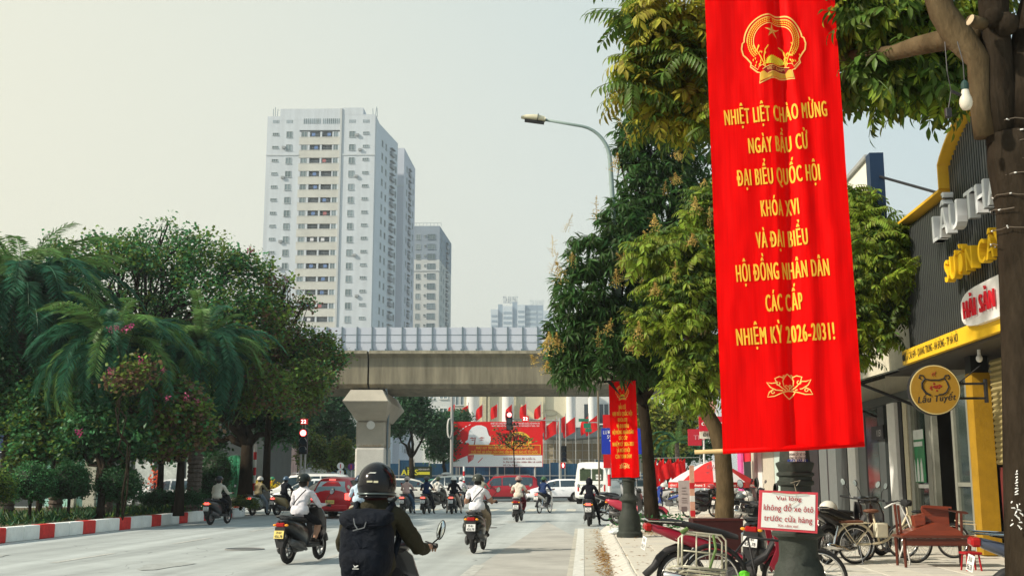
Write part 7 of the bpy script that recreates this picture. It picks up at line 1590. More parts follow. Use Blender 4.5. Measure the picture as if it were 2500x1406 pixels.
def bike(kind, label, loc, rz, body=None, tail=None, platec=None, lean=0.0, trim=None, group=None):
    sw = {}
    if body: sw['scooter_body'] = paint('paint_%s' % (body,), body)
    if trim: sw['scooter_trim'] = paint('paint_%s' % (trim,), trim)
    if tail: sw['scooter_tail'] = M_TAILB
    if platec: sw['scooter_plate'] = M_PLY
    if not used[kind]:
        o = SRC[kind]; used[kind] = True; o.location = loc; o['label'] = label
        pend.append((o, sw))
    else: o = dup(SRC[kind], loc, 0, label, swap=sw)
    o.rotation_euler = (0, lean, rz)
    if group: o['group'] = group
    return o
pend = []
def bare(root, sw):
    def go(o):
        if o.type == 'MESH':
            for i, s_ in enumerate(o.material_slots):
                nm = o.data.materials[i].name
                if nm in sw: s_.link = 'OBJECT'; s_.material = sw[nm]
        for c in TREE.get(o.name, []): go(c)
    go(root)
def ride(kind, px, py, rz_deg, blabel, rlabel, bk={}, rd={}, h=0.0):
    """bike with its rear wheel where the photo puts it, heading rz, and its rider"""
    p = GR(px, py, h); rz = -AX + R(rz_deg); off = Matrix.Rotation(rz, 3, 'Z') @ Vector((0, .60, 0)); loc = p + off
    bike(kind, blabel, loc, rz, **bk); return rider(rlabel, loc, rz, **rd)
ride('B', 1156, 1350, -4, 'plump dark scooter with white plate below the white shirted rider', 'rider in white T-shirt and khaki trousers with a black sling strap', dict(body=(.018, .02, .018), trim=(.12, .12, .12)), dict(top=(.74, .74, .78), leg=(.30, .25, .18), sleeve='short', helmet=(.05, .055, .045), strap=True))
ride('A', 702, 1376, -13, 'black scooter with yellow plate under the rider in the pale hooded blouse', 'rider in pale grey hooded blouse and black cropped trousers on the scooter with yellow plate', dict(body=(.010, .010, .012), platec=1), dict(top=(.62, .60, .64), leg=(.012, .012, .015), helmet=(.015, .02, .018), shorts=True, strap=True, pose='lean', full=False))
ride('A', 513, 1281, -8, 'dark scooter with white plate and lit tail light riding beside the painted kerb', 'rider in beige shirt beside the painted kerb', dict(body=(.02, .02, .022), tail=1), dict(top=(.58, .54, .46), leg=(.012, .012, .016), helmet=(.03, .03, .035), pose='lean'))
ride('A', 616, 1258, -14, 'silver white scooter with dark panniers waiting by the island tip', 'rider in tan hooded jacket and white helmet by the island tip', dict(body=(.50, .52, .52), tail=1), dict(top=(.40, .33, .20), leg=(.25, .30, .36), helmet=(.75, .74, .70), pose='downr'))
ride('A', 676, 1258, -24, 'gold brown scooter stopped between the silver scooter and the pale blouse rider', 'rider in black jacket and blue helmet on the gold brown scooter', dict(body=(.30, .22, .10), tail=1), dict(top=(.012, .014, .02), leg=(.012, .012, .015), helmet=(.08, .14, .22), pose='downr'))
ride('A', 1035, 1254, -3, 'grey scooter with white plate waiting at the stop line under the navy shirt', 'rider in navy shirt and dark helmet with right foot on the road', dict(body=(.10, .10, .10), tail=1), dict(top=(.012, .025, .07), leg=(.012, .012, .02), helmet=(.05, .05, .05), pose='downr', sleeve='short'))
ride('A', 1057, 1243, -20, 'black scooter with a bright red tail light in front of the navy shirted rider', 'rider in patterned pale sun cape and camouflage helmet turning left', dict(body=(.02, .02, .02), tail=1), dict(top=(.56, .54, .50), leg=(.10, .11, .10), helmet=(.04, .06, .03), hood=False))
ride('A', 1103, 1254, -2, 'black scooter with white plate waiting beside the navy shirted rider', 'rider in black hoodie and white helmet waiting with both feet down', dict(body=(.015, .015, .018), tail=1), dict(top=(.010, .010, .016), leg=(.45, .36, .30), helmet=(.72, .71, .66), pose='both', hood=True))
ride('A', 1262, 1274, -4, 'dark red scooter with white plate alone in the middle lane', 'rider in cream T-shirt and maroon trousers alone in the middle lane', dict(body=(.10, .012, .018), trim=(.55, .55, .53)), dict(top=(.66, .60, .50), leg=(.10, .012, .018), helmet=(.30, .20, .18), sleeve='short'))
ride('U', 1317, 1253, -20, 'small motorbike with white rear crossing towards the white hatchback', 'rider in blue jacket with white stripes and a dark backpack, leaning towards the kerb', dict(body=(.62, .60, .56), tail=1), dict(top=(.025, .045, .12), leg=(.02, .02, .03), helmet=(.05, .12, .06), pose='lean'))
ride('A', 1438, 1284, -3, 'dark scooter with white plate stopped at the pavement corner behind the white van', 'rider in black hooded jacket with a white ring print, foot on the pavement corner', dict(body=(.02, .02, .02), tail=1), dict(top=(.010, .010, .016), leg=(.012, .012, .016), pose='downr', hood=True, hat=False))
ride('B', 868, 1302, 3, 'cream and dark scooter carrying the pale blue shirted rider', 'rider in pale blue shirt and dark blue helmet behind the red car', dict(body=(.30, .28, .22)), dict(top=(.50, .62, .74), leg=(.02, .02, .03), helmet=(.05, .07, .11)))
rider('passenger with pink helmet in front of the pale blue shirted rider', GR(881, 1296) + Vector((0, .8, 0)), -AX, 'pass', top=(.45, .50, .62), helmet=(.62, .45, .38), leg=(.05, .05, .08))
bike('A', 'scooter of the passenger with the pink helmet, mostly hidden', GR(881, 1296) + Vector((0, .8, 0)), -AX, body=(.4, .4, .42))
ride('A', 985, 1254, -6, 'scooter with red tail light partly hidden by the rider with the backpack', 'rider in pink floral jacket and jeans just beyond the big black helmet', dict(body=(.10, .10, .12), tail=1), dict(top=(.55, .38, .34), leg=(.10, .16, .24), helmet=(.40, .33, .30), pose='both'))
ride('A', 1122, 1240, -2, 'scooter ahead of the black hoodie rider', 'rider in white jacket just ahead of the black hoodie rider', dict(body=(.3, .3, .3)), dict(top=(.66, .66, .70), leg=(.05, .05, .07), helmet=(.5, .5, .5)))
ride('A', 1172, 1242, -8, 'scooter ahead of the white T-shirt rider', 'rider in olive jacket and flowered white helmet ahead of the white T-shirt rider', dict(body=(.3, .05, .05)), dict(top=(.25, .25, .20), leg=(.05, .05, .07), helmet=(.6, .5, .48)))
ride('A', 742, 1245, -20, 'scooter of the rider in blue between the cars', 'rider in blue shirt half hidden by the pale blouse rider', dict(body=(.05, .05, .06)), dict(top=(.10, .18, .30), leg=(.03, .03, .04), helmet=(.10, .14, .12)))
ride('A', 772, 1247, -35, 'scooter of the rider in tan leaning towards the silver car', 'rider in black cap and yellow tan top beside the red car', dict(body=(.05, .05, .06)), dict(top=(.45, .33, .14), leg=(.03, .03, .04), helmet=(.02, .02, .02), pose='lean'))
ride('U', 640, 1238, -50, 'motorbike loaded with yellow flowers at the island tip', 'rider in red jacket and green helmet selling yellow flowers', dict(body=(.05, .05, .06)), dict(top=(.45, .02, .02), leg=(.03, .03, .04), helmet=(.05, .25, .12)))
fl_ = thing('flower_bundle', 'bundle of yellow flowers carried on the motorbike behind the tan jacket', 'flowers', GR(636, 1239) + Vector((.1, .2, 0)))
b = MB(); cM = MB()
for i in range(420):
    x_ = random.gauss(0, .55); c = Vector((x_, random.gauss(0, .2), 1.12 + random.gauss(0, .13) + .1 * math.cos(x_ * 3))); d = rnd_dir(-.1, 1); tri_leaf(b, c, d, d.orthogonal().normalized(), .11, .08)
    if i % 3 == 0: tri_leaf(cM, c - Vector((0, 0, .12)), rnd_dir(), rnd_dir(), .14, .04)
b.build('blossom', leafmat('flower_yellow', (.72, .56, .03), .2), fl_, kind='stuff'); cM.build('leaf', M_ISL, fl_, kind='stuff')
b = MB(); b.ell((0, 0, .75), (.35, .25, .3), 12, 8); b.build('basket', M_BLK, fl_)
# parked: black motorbikes and scooters on the pavement
def park(kind, px, py, deg, lb, h=PH, **k): p = GR(px, py, h); return bike(kind, lb, p, R(deg), group='parked motorbikes and scooters', **k)
park('U', 1525, 1272, -105, 'black motorbike with silver front wheel parked left of the iron lamp base', body=(.03, .03, .03), lean=R(4))
park('A', 1556, 1282, -100, 'red and black scooter parked behind the iron lamp base', body=(.40, .03, .06), lean=R(4))
park('U', 1500, 1262, -95, 'parked motorbike with its wheel over the kerb, closest to the white van', body=(.3, .3, .3), lean=R(4))
park('A', 1508, 1252, -80, 'scooter with white helmet on its mirror parked near the van', body=(.55, .55, .5), lean=R(4))
park('U', 1637, 1247, 60, 'blue parked motorbike with brown fork beside the pinkish notice board', body=(.02, .05, .25), lean=R(5))
park('A', 1612, 1232, 40, 'parked scooter behind the blue motorbike', body=(.3, .3, .3))
for i, (px, py, dg_, kd, c_) in enumerate(((1712, 1262, -60, 'U', (.03, .04, .03)), (1735, 1255, -75, 'A', (.02, .02, .03)), (1798, 1262, -70, 'A', (.02, .025, .06)), (1830, 1268, -60, 'U', (.03, .03, .03)), (1815, 1250, -80, 'A', (.05, .02, .02)), (1790, 1246, -60, 'A', (.25, .25, .25)), (1760, 1243, -100, 'B', (.02, .02, .02)), (1700, 1240, 30, 'A', (.4, .02, .02)), (1840, 1240, -60, 'B', (.06, .06, .07)))):
    park(kd, px, py, dg_, ['dark green motorbike left of the longan trunk', 'black scooter just left of the longan trunk', 'navy scooter right of the longan trunk', 'black motorbike next to the shop notice', 'dark red scooter in the middle of the parked row', 'grey scooter at the back of the parked row', 'plump black scooter behind the longan trunk', 'bright red scooter under the umbrella', 'plump grey scooter furthest right in the parked row'][i], body=c_, lean=R(4))
for i, (px, py, Y, c_) in enumerate(((1790, 1200, 36, (.6, .6, .58)), (1808, 1213, 35, (.1, .12, .12)), (1822, 1207, 36, (.62, .60, .56)), (1765, 1196, 38, (.02, .10, .04)), (1830, 1220, 34, (.35, .33, .3)), (1622, 1186, 40, (.5, .5, .48)), (1736, 1190, 38, (.25, .03, .03)))):
    t = thing('helmet', ['white helmet resting on the navy scooter', 'dark helmet on a mirror in the parked row', 'cream helmet on the parked row, upper', 'green helmet under the umbrella', 'grey helmet on the black motorbike', 'pale helmet on the scooter by the notice board', 'dark red helmet left of the longan trunk'][i], 'helmet', PT(px, py, Y), random.uniform(0, 6))
    b = MB(); b.ell((0, 0, 0), (.13, .15, .13), 16, 8, z0=-.2); b.build('helmet_shell', mat('hs_%d' % i, c_, rough=.2, coat=.8), t, True); b = MB(); b.box(-.08, .08, .13, .2, -.01, .0); b.tube([(-.12, 0, -.02), (0, 0, -.16), (.12, 0, -.02)], .008, 4); b.build('chin_strap', M_BLK, t)
# red motorbike with the pale luggage cage, bottom right
red = park('U', 1790, 1468, -84, 'worn red motorbike parked in front of the maroon box', body=(.26, .012, .03), lean=R(5)); red.scale = (1.0,) * 3
cg_ = thing('bicycle', 'old bicycle under the luggage cage, only its wheel and carrier in view', 'bicycle', GR(1800, 1500, PH), rot=(0, R(4), R(-84)))
wheel(cg_, -.26, .33, .045, 'rear_wheel', True); wheel(cg_, .86, .33, .045, 'front_wheel', True)
b = MB(); b.tube([(0, -.26, .33), (0, .22, .30), (0, .12, .78), (0, .62, .72), (0, .86, .33)], .017, 7); b.tube([(0, .12, .78), (0, -.26, .33)], .012, 6); b.build('frame', M_BLK, cg_, True)
b = MB(); b.tube([(0, -.26 + .37 * math.cos(a), .33 + .37 * math.sin(a)) for a in [R(10 + 18 * i) for i in range(9)]], .025, 5); b.build('mudguard', M_BLK, cg_, True)
lc = thing('luggage_cage', 'pale steel luggage cage tied over the seats of the parked motorbikes', 'rack', PT(1712, 1345, 11.5), R(8), rot=(R(-12), R(6), R(8)))
M_CAGE = mat('cage_steel', (.48, .46, .36), rough=.4, metal=.3, var=.25, scale=12)
def loop(y, x0, x1, z0, z1, r_=.011): b = MB(); q = .05; b.tube([(x0, y, z0), (x0, y, z1 - q), (x0 + q, y, z1), (x1 - q, y, z1), (x1, y, z1 - q), (x1, y, z0)], r_, 7); return b
for y in (-.06, .06): loop(y, -.22, .24, -.17, .17).build('cage_hoop', M_CAGE, lc, True)
for x in (-.07, .07): b = MB(); b.tube([(x, -.06, -.17), (x, -.06, .165)], .009, 6); b.build('cage_bar', M_CAGE, lc, True)
for z in (-.17, -.02): b = MB(); b.tube([(-.22, -.06, z), (.24, -.06, z)], .008, 6); b.build('cage_bar', M_CAGE, lc, True)
for x0, x1, z in ((-.32, .22, -.19), (-.20, .22, -.22)): b = MB(); b.tube([(x0 + .03, -.12, z), (x0, -.09, z), (x0, .09, z), (x0 + .03, .12, z), (x1, .12, z), (x1, -.12, z)], .010, 6, closed=True); b.build('cage_base', M_CAGE, lc, True)
b = MB(); b.tube([(.10, -.08, .16), (.12, -.10, .02), (.06, -.09, -.18)], .014, 6); b.tube([(-.20, -.07, .17), (-.24, -.08, .15), (-.17, -.08, .20)], .02, 6); b.build('green_tie', mat('green_rag', (.10, .17, .05), var=.3), lc)
t = thing('plastic_bag', 'bright green plastic bag at the bottom edge by the luggage cage', 'bag', PT(1802, 1412, 11.0)); b = MB(); b.ell((0, 0, -.04), (.13, .11, .07), 14, 9, wob=.2); b.build('bag_body', mat('lime_plastic', (.15, .62, .04), rough=.3, var=.15, trans=.3), t); b = MB(); b.ell((.06, 0, .03), (.05, .04, .05), 8, 6, wob=.3); b.build('bag_knot', mat('lime_plastic', (.15, .62, .04)), t)
blk = park('U', 2068, 1372, -48, 'black parked motorbike with white helmet on its handlebar, nearest to the grey shop doors', body=(.015, .015, .017), lean=R(4))
park('A', 2088, 1358, -62, 'black scooter behind the cream bicycle by the grey shop doors', body=(.012, .012, .014), lean=R(4))
t = thing('helmet', 'white helmet hanging on the black motorbike by the grey doors', 'helmet', PT(2022, 1242, 18.6), 2); b = MB(); b.ell((0, 0, 0), (.14, .16, .14), 16, 8, z0=-.35); b.build('helmet_shell', mat('helmet_cream', (.62, .60, .52), rough=.25, coat=.6), t, True); b = MB(); b.box(-.09, .09, .12, .2, -.03, -.01); b.build('peak', M_BLK, t)
park('A', 1850, 1405, -20, 'black scooter with tall handlebar between the maroon box and the shop notice', body=(.012, .012, .014), lean=R(5))
park('U', 2690, 1572, -97, 'dark motorbike with white tail mostly hidden by the big tree at the lower right', body=(.05, .06, .09), lean=R(4))
# cream electric bicycle
eb = thing('bicycle', 'cream electric bicycle with brown saddle beside the wooden bench', 'bicycle', GR(2165, 1375, PH), R(-82), rot=(0, R(3), R(-80)))
wheel(eb, -.55, .31, .045, 'rear_wheel', True); wheel(eb, .52, .31, .045, 'front_wheel', True)
M_CRM = mat('bike_cream', (.60, .52, .36), rough=.4, var=.08)
b = MB(); b.tube([(0, -.55, .31), (0, -.12, .33), (0, .02, .38), (0, .30, .62), (0, .40, .80)], .022, 8); b.tube([(0, -.12, .33), (0, -.22, .80)], .018, 8); b.tube([(-.05, -.55, .31), (0, -.22, .66)], .010, 6); b.tube([(.05, -.55, .31), (0, -.22, .66)], .010, 6); b.build('frame', M_CRM, eb, True)
b = MB(); b.tube([(.055, .52, .31), (.05, .42, .72), (0, .40, .80), (0, .37, .98)], .014, 6); b.tube([(-.055, .52, .31), (-.05, .42, .72), (0, .40, .80)], .014, 6); b.build('fork', M_CRM, eb, True)
b = MB(); b.ell((0, -.25, .85), (.10, .14, .035), 12, 7); b.build('saddle', mat('saddle_brown', (.14, .055, .03), rough=.5), eb, True)
b = MB(); b.bevbox(-.07, .07, -.82, -.42, .66, .70, .01); b.build('rear_seat_pad', mat('saddle_brown', (.1, .05, .03)), eb)
b = MB(); b.tube([(-.07, -.80, .65), (-.06, -.55, .31)], .008, 5); b.tube([(.07, -.80, .65), (.06, -.55, .31)], .008, 5); b.tube([(-.07, -.82, .65), (-.07, -.30, .66)], .008, 5); b.tube([(.07, -.82, .65), (.07, -.30, .66)], .008, 5); b.build('carrier', M_CRM, eb)
b = MB(); b.tube([(-.30, .20, .95), (-.20, .34, 1.0), (0, .37, .98), (.20, .34, 1.0), (.30, .20, .95)], .012, 6); b.tube([(-.31, .18, .945), (-.24, .28, .98)], .019, 6); b.tube([(.31, .18, .945), (.24, .28, .98)], .019, 6); b.bevbox(-.1, .1, .32, .44, .93, 1.03, .02); b.build('handlebar', M_PLA, eb)
b = MB(); b.bevbox(-.06, .06, -.20, .02, .42, .66, .02); b.build('battery_box', mat('cream_pale', (.62, .58, .44), rough=.4), eb)
b = MB(); b.tube([(0, -.55 + .345 * math.cos(a), .31 + .345 * math.sin(a)) for a in [R(20 + 15 * i) for i in range(10)]], .022, 5); b.tube([(0, .52 + .345 * math.cos(a), .31 + .345 * math.sin(a)) for a in [R(20 + 15 * i) for i in range(9)]], .022, 5); b.build('mudguard', M_CRM, eb, True)
b = MB(); b.tube([(.0, -.10, .32), (.14, -.05, .22)], .01, 5); b.tube([(-.02, -.10, .32), (-.14, -.15, .42)], .01, 5); b.box(.09, .17, -.08, -.02, .2, .225); b.box(-.17, -.09, -.18, -.12, .4, .425); b.build('pedal', M_BLK, eb); b = MB(); b.tube([(.05, -.5, .3), (.12, -.48, .01)], .008, 5); b.build('kick_stand', M_CHR, eb)
# wooden table with a bench turned over on it
M_WD = mat('dark_wood', (.095, .022, .012), rough=.35, var=.35, scale=3, coat=.3, stretch=(.5, 6, 6)); M_WD2 = mat('red_wood', (.20, .035, .014), rough=.35, var=.3, scale=3, coat=.3, stretch=(.5, 6, 6))
wt = thing('wooden_table', 'dark wooden table carrying a carved bench in front of the restaurant', 'table', GR(2275, 1382, PH), R(-3))
K = (2740 * 1.37 / (1382 - 1168)); kk_ = K / 2740
def hzt(py): return (1168 - py) * kk_ + CH - PH
b = MB(); b.bevbox(-80 * kk_, 95 * kk_, -.25, .30, hzt(1312), hzt(1305), .008); b.build('table_top', M_WD, wt)
for x in (-72, 84):
    for y in (-.2, .25): b = MB(); b.tube([(x * kk_, y, 0), (x * kk_, y, hzt(1312))], [.022, .032], 8); b.build('leg', M_WD, wt)
b = MB(); b.box(-76 * kk_, 88 * kk_, -.22, -.19, hzt(1330), hzt(1313)); b.build('apron', M_WD, wt)
wb = thing('carved_bench', 'reddish carved wooden bench lying on the dark wooden table', 'bench', Vector(wt.location) + Vector((0, 0, hzt(1305))), R(-3))
b = MB(); b.prism([(-75 * kk_, 0), (70 * kk_, 0), (62 * kk_, 12 * kk_), (30 * kk_, 26 * kk_), (5 * kk_, 30 * kk_), (-30 * kk_, 20 * kk_), (-60 * kk_, 8 * kk_)], -.22, .22, 'xz'); b.build('seat', M_WD2, wb)
b = MB(); b.prism([(-8 * kk_, 28 * kk_), (52 * kk_, 20 * kk_), (52 * kk_, 66 * kk_), (60 * kk_, 62 * kk_), (60 * kk_, 68 * kk_), (-2 * kk_, 72 * kk_), (-12 * kk_, 70 * kk_), (-14 * kk_, 62 * kk_)], .05, .10, 'xz'); b.build('backrest', M_WD2, wb)
b = MB(); b.prism([(-12 * kk_, 66 * kk_), (90 * kk_, 57 * kk_), (98 * kk_, 52 * kk_), (90 * kk_, 50 * kk_), (50 * kk_, 58 * kk_)], -.02, .13, 'xz'); b.build('crest_rail', M_WD, wb)
for x0, z0_, x1, z1_ in ((-78, 0, -82, 75), (-70, 0, -74, 72), (66, 4, 70, 55), (78, 2, 80, 55)): b = MB(); b.tube([(x0 * kk_, 0, z0_ * kk_), (x1 * kk_, 0, z1_ * kk_)], .022, 6); b.build('leg', M_WD, wb)
b = MB(); b.prism([(-38 * kk_, 20 * kk_), (-14 * kk_, 26 * kk_), (-14 * kk_, 52 * kk_), (-40 * kk_, 46 * kk_)], -.1, .1, 'xz'); b.build('drawer_block', M_WD2, wb)
t = thing('bent_rod_chair', 'pale bent metal chair frame standing left of the bench', 'chair', Vector(wt.location) + Vector((-.35, .3, 0))); b = MB(); b.tube([(-.25, 0, .9), (-.12, 0, .97), (0, 0, .95), (.1, 0, .75), (.18, 0, .5), (0, -.1, .35), (-.1, 0, 0)], .013, 7); b.build('chair_frame', M_WHITE, t, True); b = MB(); b.tube([(.1, .1, .45), (.15, .1, 0)], .013, 6); b.build('leg', M_WHITE, t)
t = thing('wire_rack', 'pale wire chair frame in front of the yellow pillar', 'rack', GR(2385, 1352, PH)); b = MB()
for z in (.35, .55): b.tube([(-.25, 0, z), (.22, 0, z - .03)], .008, 5)
for x in (-.25, .0, .22): b.tube([(x, 0, 0), (x, 0, .55)], .008, 5)
b.build('wire_frame', M_CRM, t); b = MB(); b.tube([(-.25, 0, .55), (-.25, .3, .6), (.22, .3, .57), (.22, 0, .52)], .008, 5); b.build('wire_top', M_CRM, t)
t = thing('bamboo_stick', 'wooden stick leaning against the yellow pillar', 'stick', GR(2428, 1345, PH)); b = MB(); b.tube([(0, 0, 0), (-.28, .3, .98)], .012, 6); b.build('stick_shaft', mat('bamboo', (.5, .36, .17)), t); b = MB(); b.tube([(-.28, .3, .98), (-.31, .33, 1.06)], .02, 6); b.build('stick_grip', M_BLK, t)
# things under the table: crate, red stool
t = thing('red_stool', 'small red stool under the end of the wooden table', 'stool', GR(2372, 1392, PH)); b = MB(); b.bevbox(-.13, .13, -.13, .13, .24, .28, .01); b.build('seat', mat('stool_red', (.32, .01, .015), rough=.4), t); [MB().tube([(x, y, 0), (x * .8, y * .8, .24)], .015, 6).build('leg', mat('stool_red', (.3, .01, .01)), t) for x in (-.11, .11) for y in (-.11, .11)]
t = thing('bicycle', 'second bicycle lying in the shade behind the wooden table', 'bicycle', GR(2330, 1362, PH), R(-88)); wheel(t, 0, .30, .04, 'front_wheel', True); wheel(t, -.9, .30, .04, 'rear_wheel', True); b = MB(); b.tube([(0, 0, .3), (0, -.1, .8), (0, -.5, .35), (0, -.9, .3), (0, -.6, .75), (0, -.15, .7)], .016, 6); b.build('frame', mat('bike_dark', (.12, .10, .08)), t); b = MB(); b.ell((0, -.6, .8), (.07, .12, .03), 10, 6); b.build('saddle', M_BLK, t)
# ---------------------------------------------------------------- the near rider with backpack
nY = 8.15; nX = (928 - 1250) * nY / 2740
nb = Vector((nX, nY, 0)); nrz = -AX - R(4)
near = rider('rider in dark olive jacket and glossy black helmet, nearest to the camera, seen from behind', nb, nrz, 'bulky', top=(.032, .029, .018), leg=(.012, .012, .014), helmet=(.010, .010, .012), full=True, scale=1.0)
nbk = bike('A', 'black motorbike of the nearest rider with a round mirror on its right', nb, nrz, body=(.03, .032, .038)); nbk.scale = (1.0,) * 3
for c_ in [c for c in bpy.data.objects if c.parent == nbk and c.name.startswith('mirror')]:
    for g_ in [g for g in bpy.data.objects if g.parent == c_]: bpy.data.objects.remove(g_)
    bpy.data.objects.remove(c_)
bp = thing('backpack', 'black backpack with a small white logo on the back of the nearest rider', 'backpack', nb, nrz); bp.scale = (1.12, 1.02, 1.02)
M_BP = mat('backpack_black', (.006, .008, .013), rough=.8, var=.3, scale=8, bump=.9, bscale=9, spec=.12)
def pad(name, secs, cz, wob=.004):
    b = MB(); b.loft([((0, secs[0][0] - .0005, cz + secs[0][1]), .0005, .0005)] + [((0, y, cz + dz), rx, rz) for y, dz, rx, rz in secs], 26, 3.0, cap=False); b.v = [(x + random.uniform(-wob, wob), y + random.uniform(-wob, wob), z + random.uniform(-wob, wob)) for x, y, z in b.v]; return b.build(name, M_BP, bp, True)
pad('pack_body', [(-.472, 0, .02, .03), (-.470, 0, .07, .11), (-.46, 0, .11, .165), (-.44, 0, .138, .20), (-.40, 0, .155, .222), (-.34, 0, .165, .235), (-.27, 0, .16, .23)], 1.01)
pad('front_pocket', [(-.512, 0, .02, .02), (-.510, 0, .06, .055), (-.50, 0, .10, .085), (-.48, 0, .122, .108), (-.44, 0, .135, .12)], .90)
pad('top_flap', [(-.478, -.035, .05, .012), (-.472, -.03, .11, .03), (-.45, -.015, .145, .045), (-.40, 0, .165, .055), (-.32, .01, .17, .058), (-.25, .005, .15, .05)], 1.205, .006)
b = MB()
for s_ in (-1, 1): b.tube([(s_ * .10, -.27, 1.22), (s_ * .115, -.14, 1.30), (s_ * .125, -.04, 1.22), (s_ * .14, -.05, 1.05), (s_ * .13, -.22, .88)], .020, 6)
b.build('strap', M_BP, bp, True)
b = MB(); b.tube([(-.05, -.47, 1.21), (-.04, -.482, 1.17), (-.02, -.485, 1.14)], .004, 4); b.tube([(.03, -.475, 1.19), (.02, -.484, 1.15), (-.05, -.484, 1.13)], .004, 4); b.build('cord', mat('cord_grey', (.14, .15, .16)), bp)
b = MB()
for pts_ in ([(-.02, .0), (.02, .0), (.02, .004), (-.02, .004)], [(-.012, .008), (-.004, .012), (.004, .012), (.018, .022), (.01, .026), (-.002, .018), (-.016, .028), (-.008, .016)]): b.prism(pts_, 0, .003, 'xz', Matrix.Translation((-.02, -.5165, .885)))
b.build('white_logo', M_WHITE, bp)
# jacket bulk: folds on sleeves, collar
b = MB(); b.lathe([(.085, 1.29), (.092, 1.32), (.078, 1.365), (.070, 1.37)], 16, Matrix.Translation((0, -.105, 0)), cap=False); b.build('collar', cloth((.032, .029, .018)), near, True)
# helmet details: glossy visor band, stickers, vents, liner
b = MB(); b.box(-.03, .01, -.2585, -.2505, 1.475, 1.487); b.box(.018, .05, -.254, -.246, 1.472, 1.486); b.build('helmet_sticker', mat('sticker_cream', (.55, .52, .36)), near)
b = MB(); b.prism([(-.03, 1.535), (.02, 1.535), (.03, 1.545), (-.015, 1.545)], -.232, -.222, 'xz'); b.build('helmet_vent', M_WHITE, near)
b = MB(); b.ell((0, -.12, 1.385), (.10, .11, .05), 14, 6); b.build('helmet_liner', mat('liner_maroon', (.04, .008, .010), rough=.9), near, True)
b = MB(); b.tube([(.131 * math.cos(a), -.09 + .155 * math.sin(a), 1.395) for a in [k * math.pi / 12 for k in range(24)]], .009, 6, closed=True); b.build('helmet_trim', mat('trim_grey', (.10, .12, .12), rough=.3, metal=.6), near, True)
# oval mirror raised on its own stem, greenish reflection of the trees
mr_ = thing('side_mirror', 'oval mirror on a black stem at the right hand of the nearest rider', 'mirror', nb, nrz)
k8 = nY / 2740; mloc = Vector(((1064 - 928) * k8, .25, CH + (1168 - 1293) * k8))
b = MB(); Mm = Matrix.Rotation(R(14), 4, 'Y') @ Matrix.Rotation(R(-20), 4, 'Z'); b.ell(mloc, (.034, .018, .074), 16, 10, M=Mm); b.build('mirror_shell', M_BLK, mr_, True)
b = MB(); b.ell(mloc + Vector((0, -.006, 0)), (.029, .0155, .068), 16, 10, M=Mm); b.build('mirror_glass', M_MIR, mr_, True)
b = MB(); b.tube([mloc + Vector((-.02, .01, -.06)), mloc + Vector((-.07, .03, -.10)), (.27, .34, 1.04)], .006, 6); b.build('mirror_stem', M_BLK, mr_)
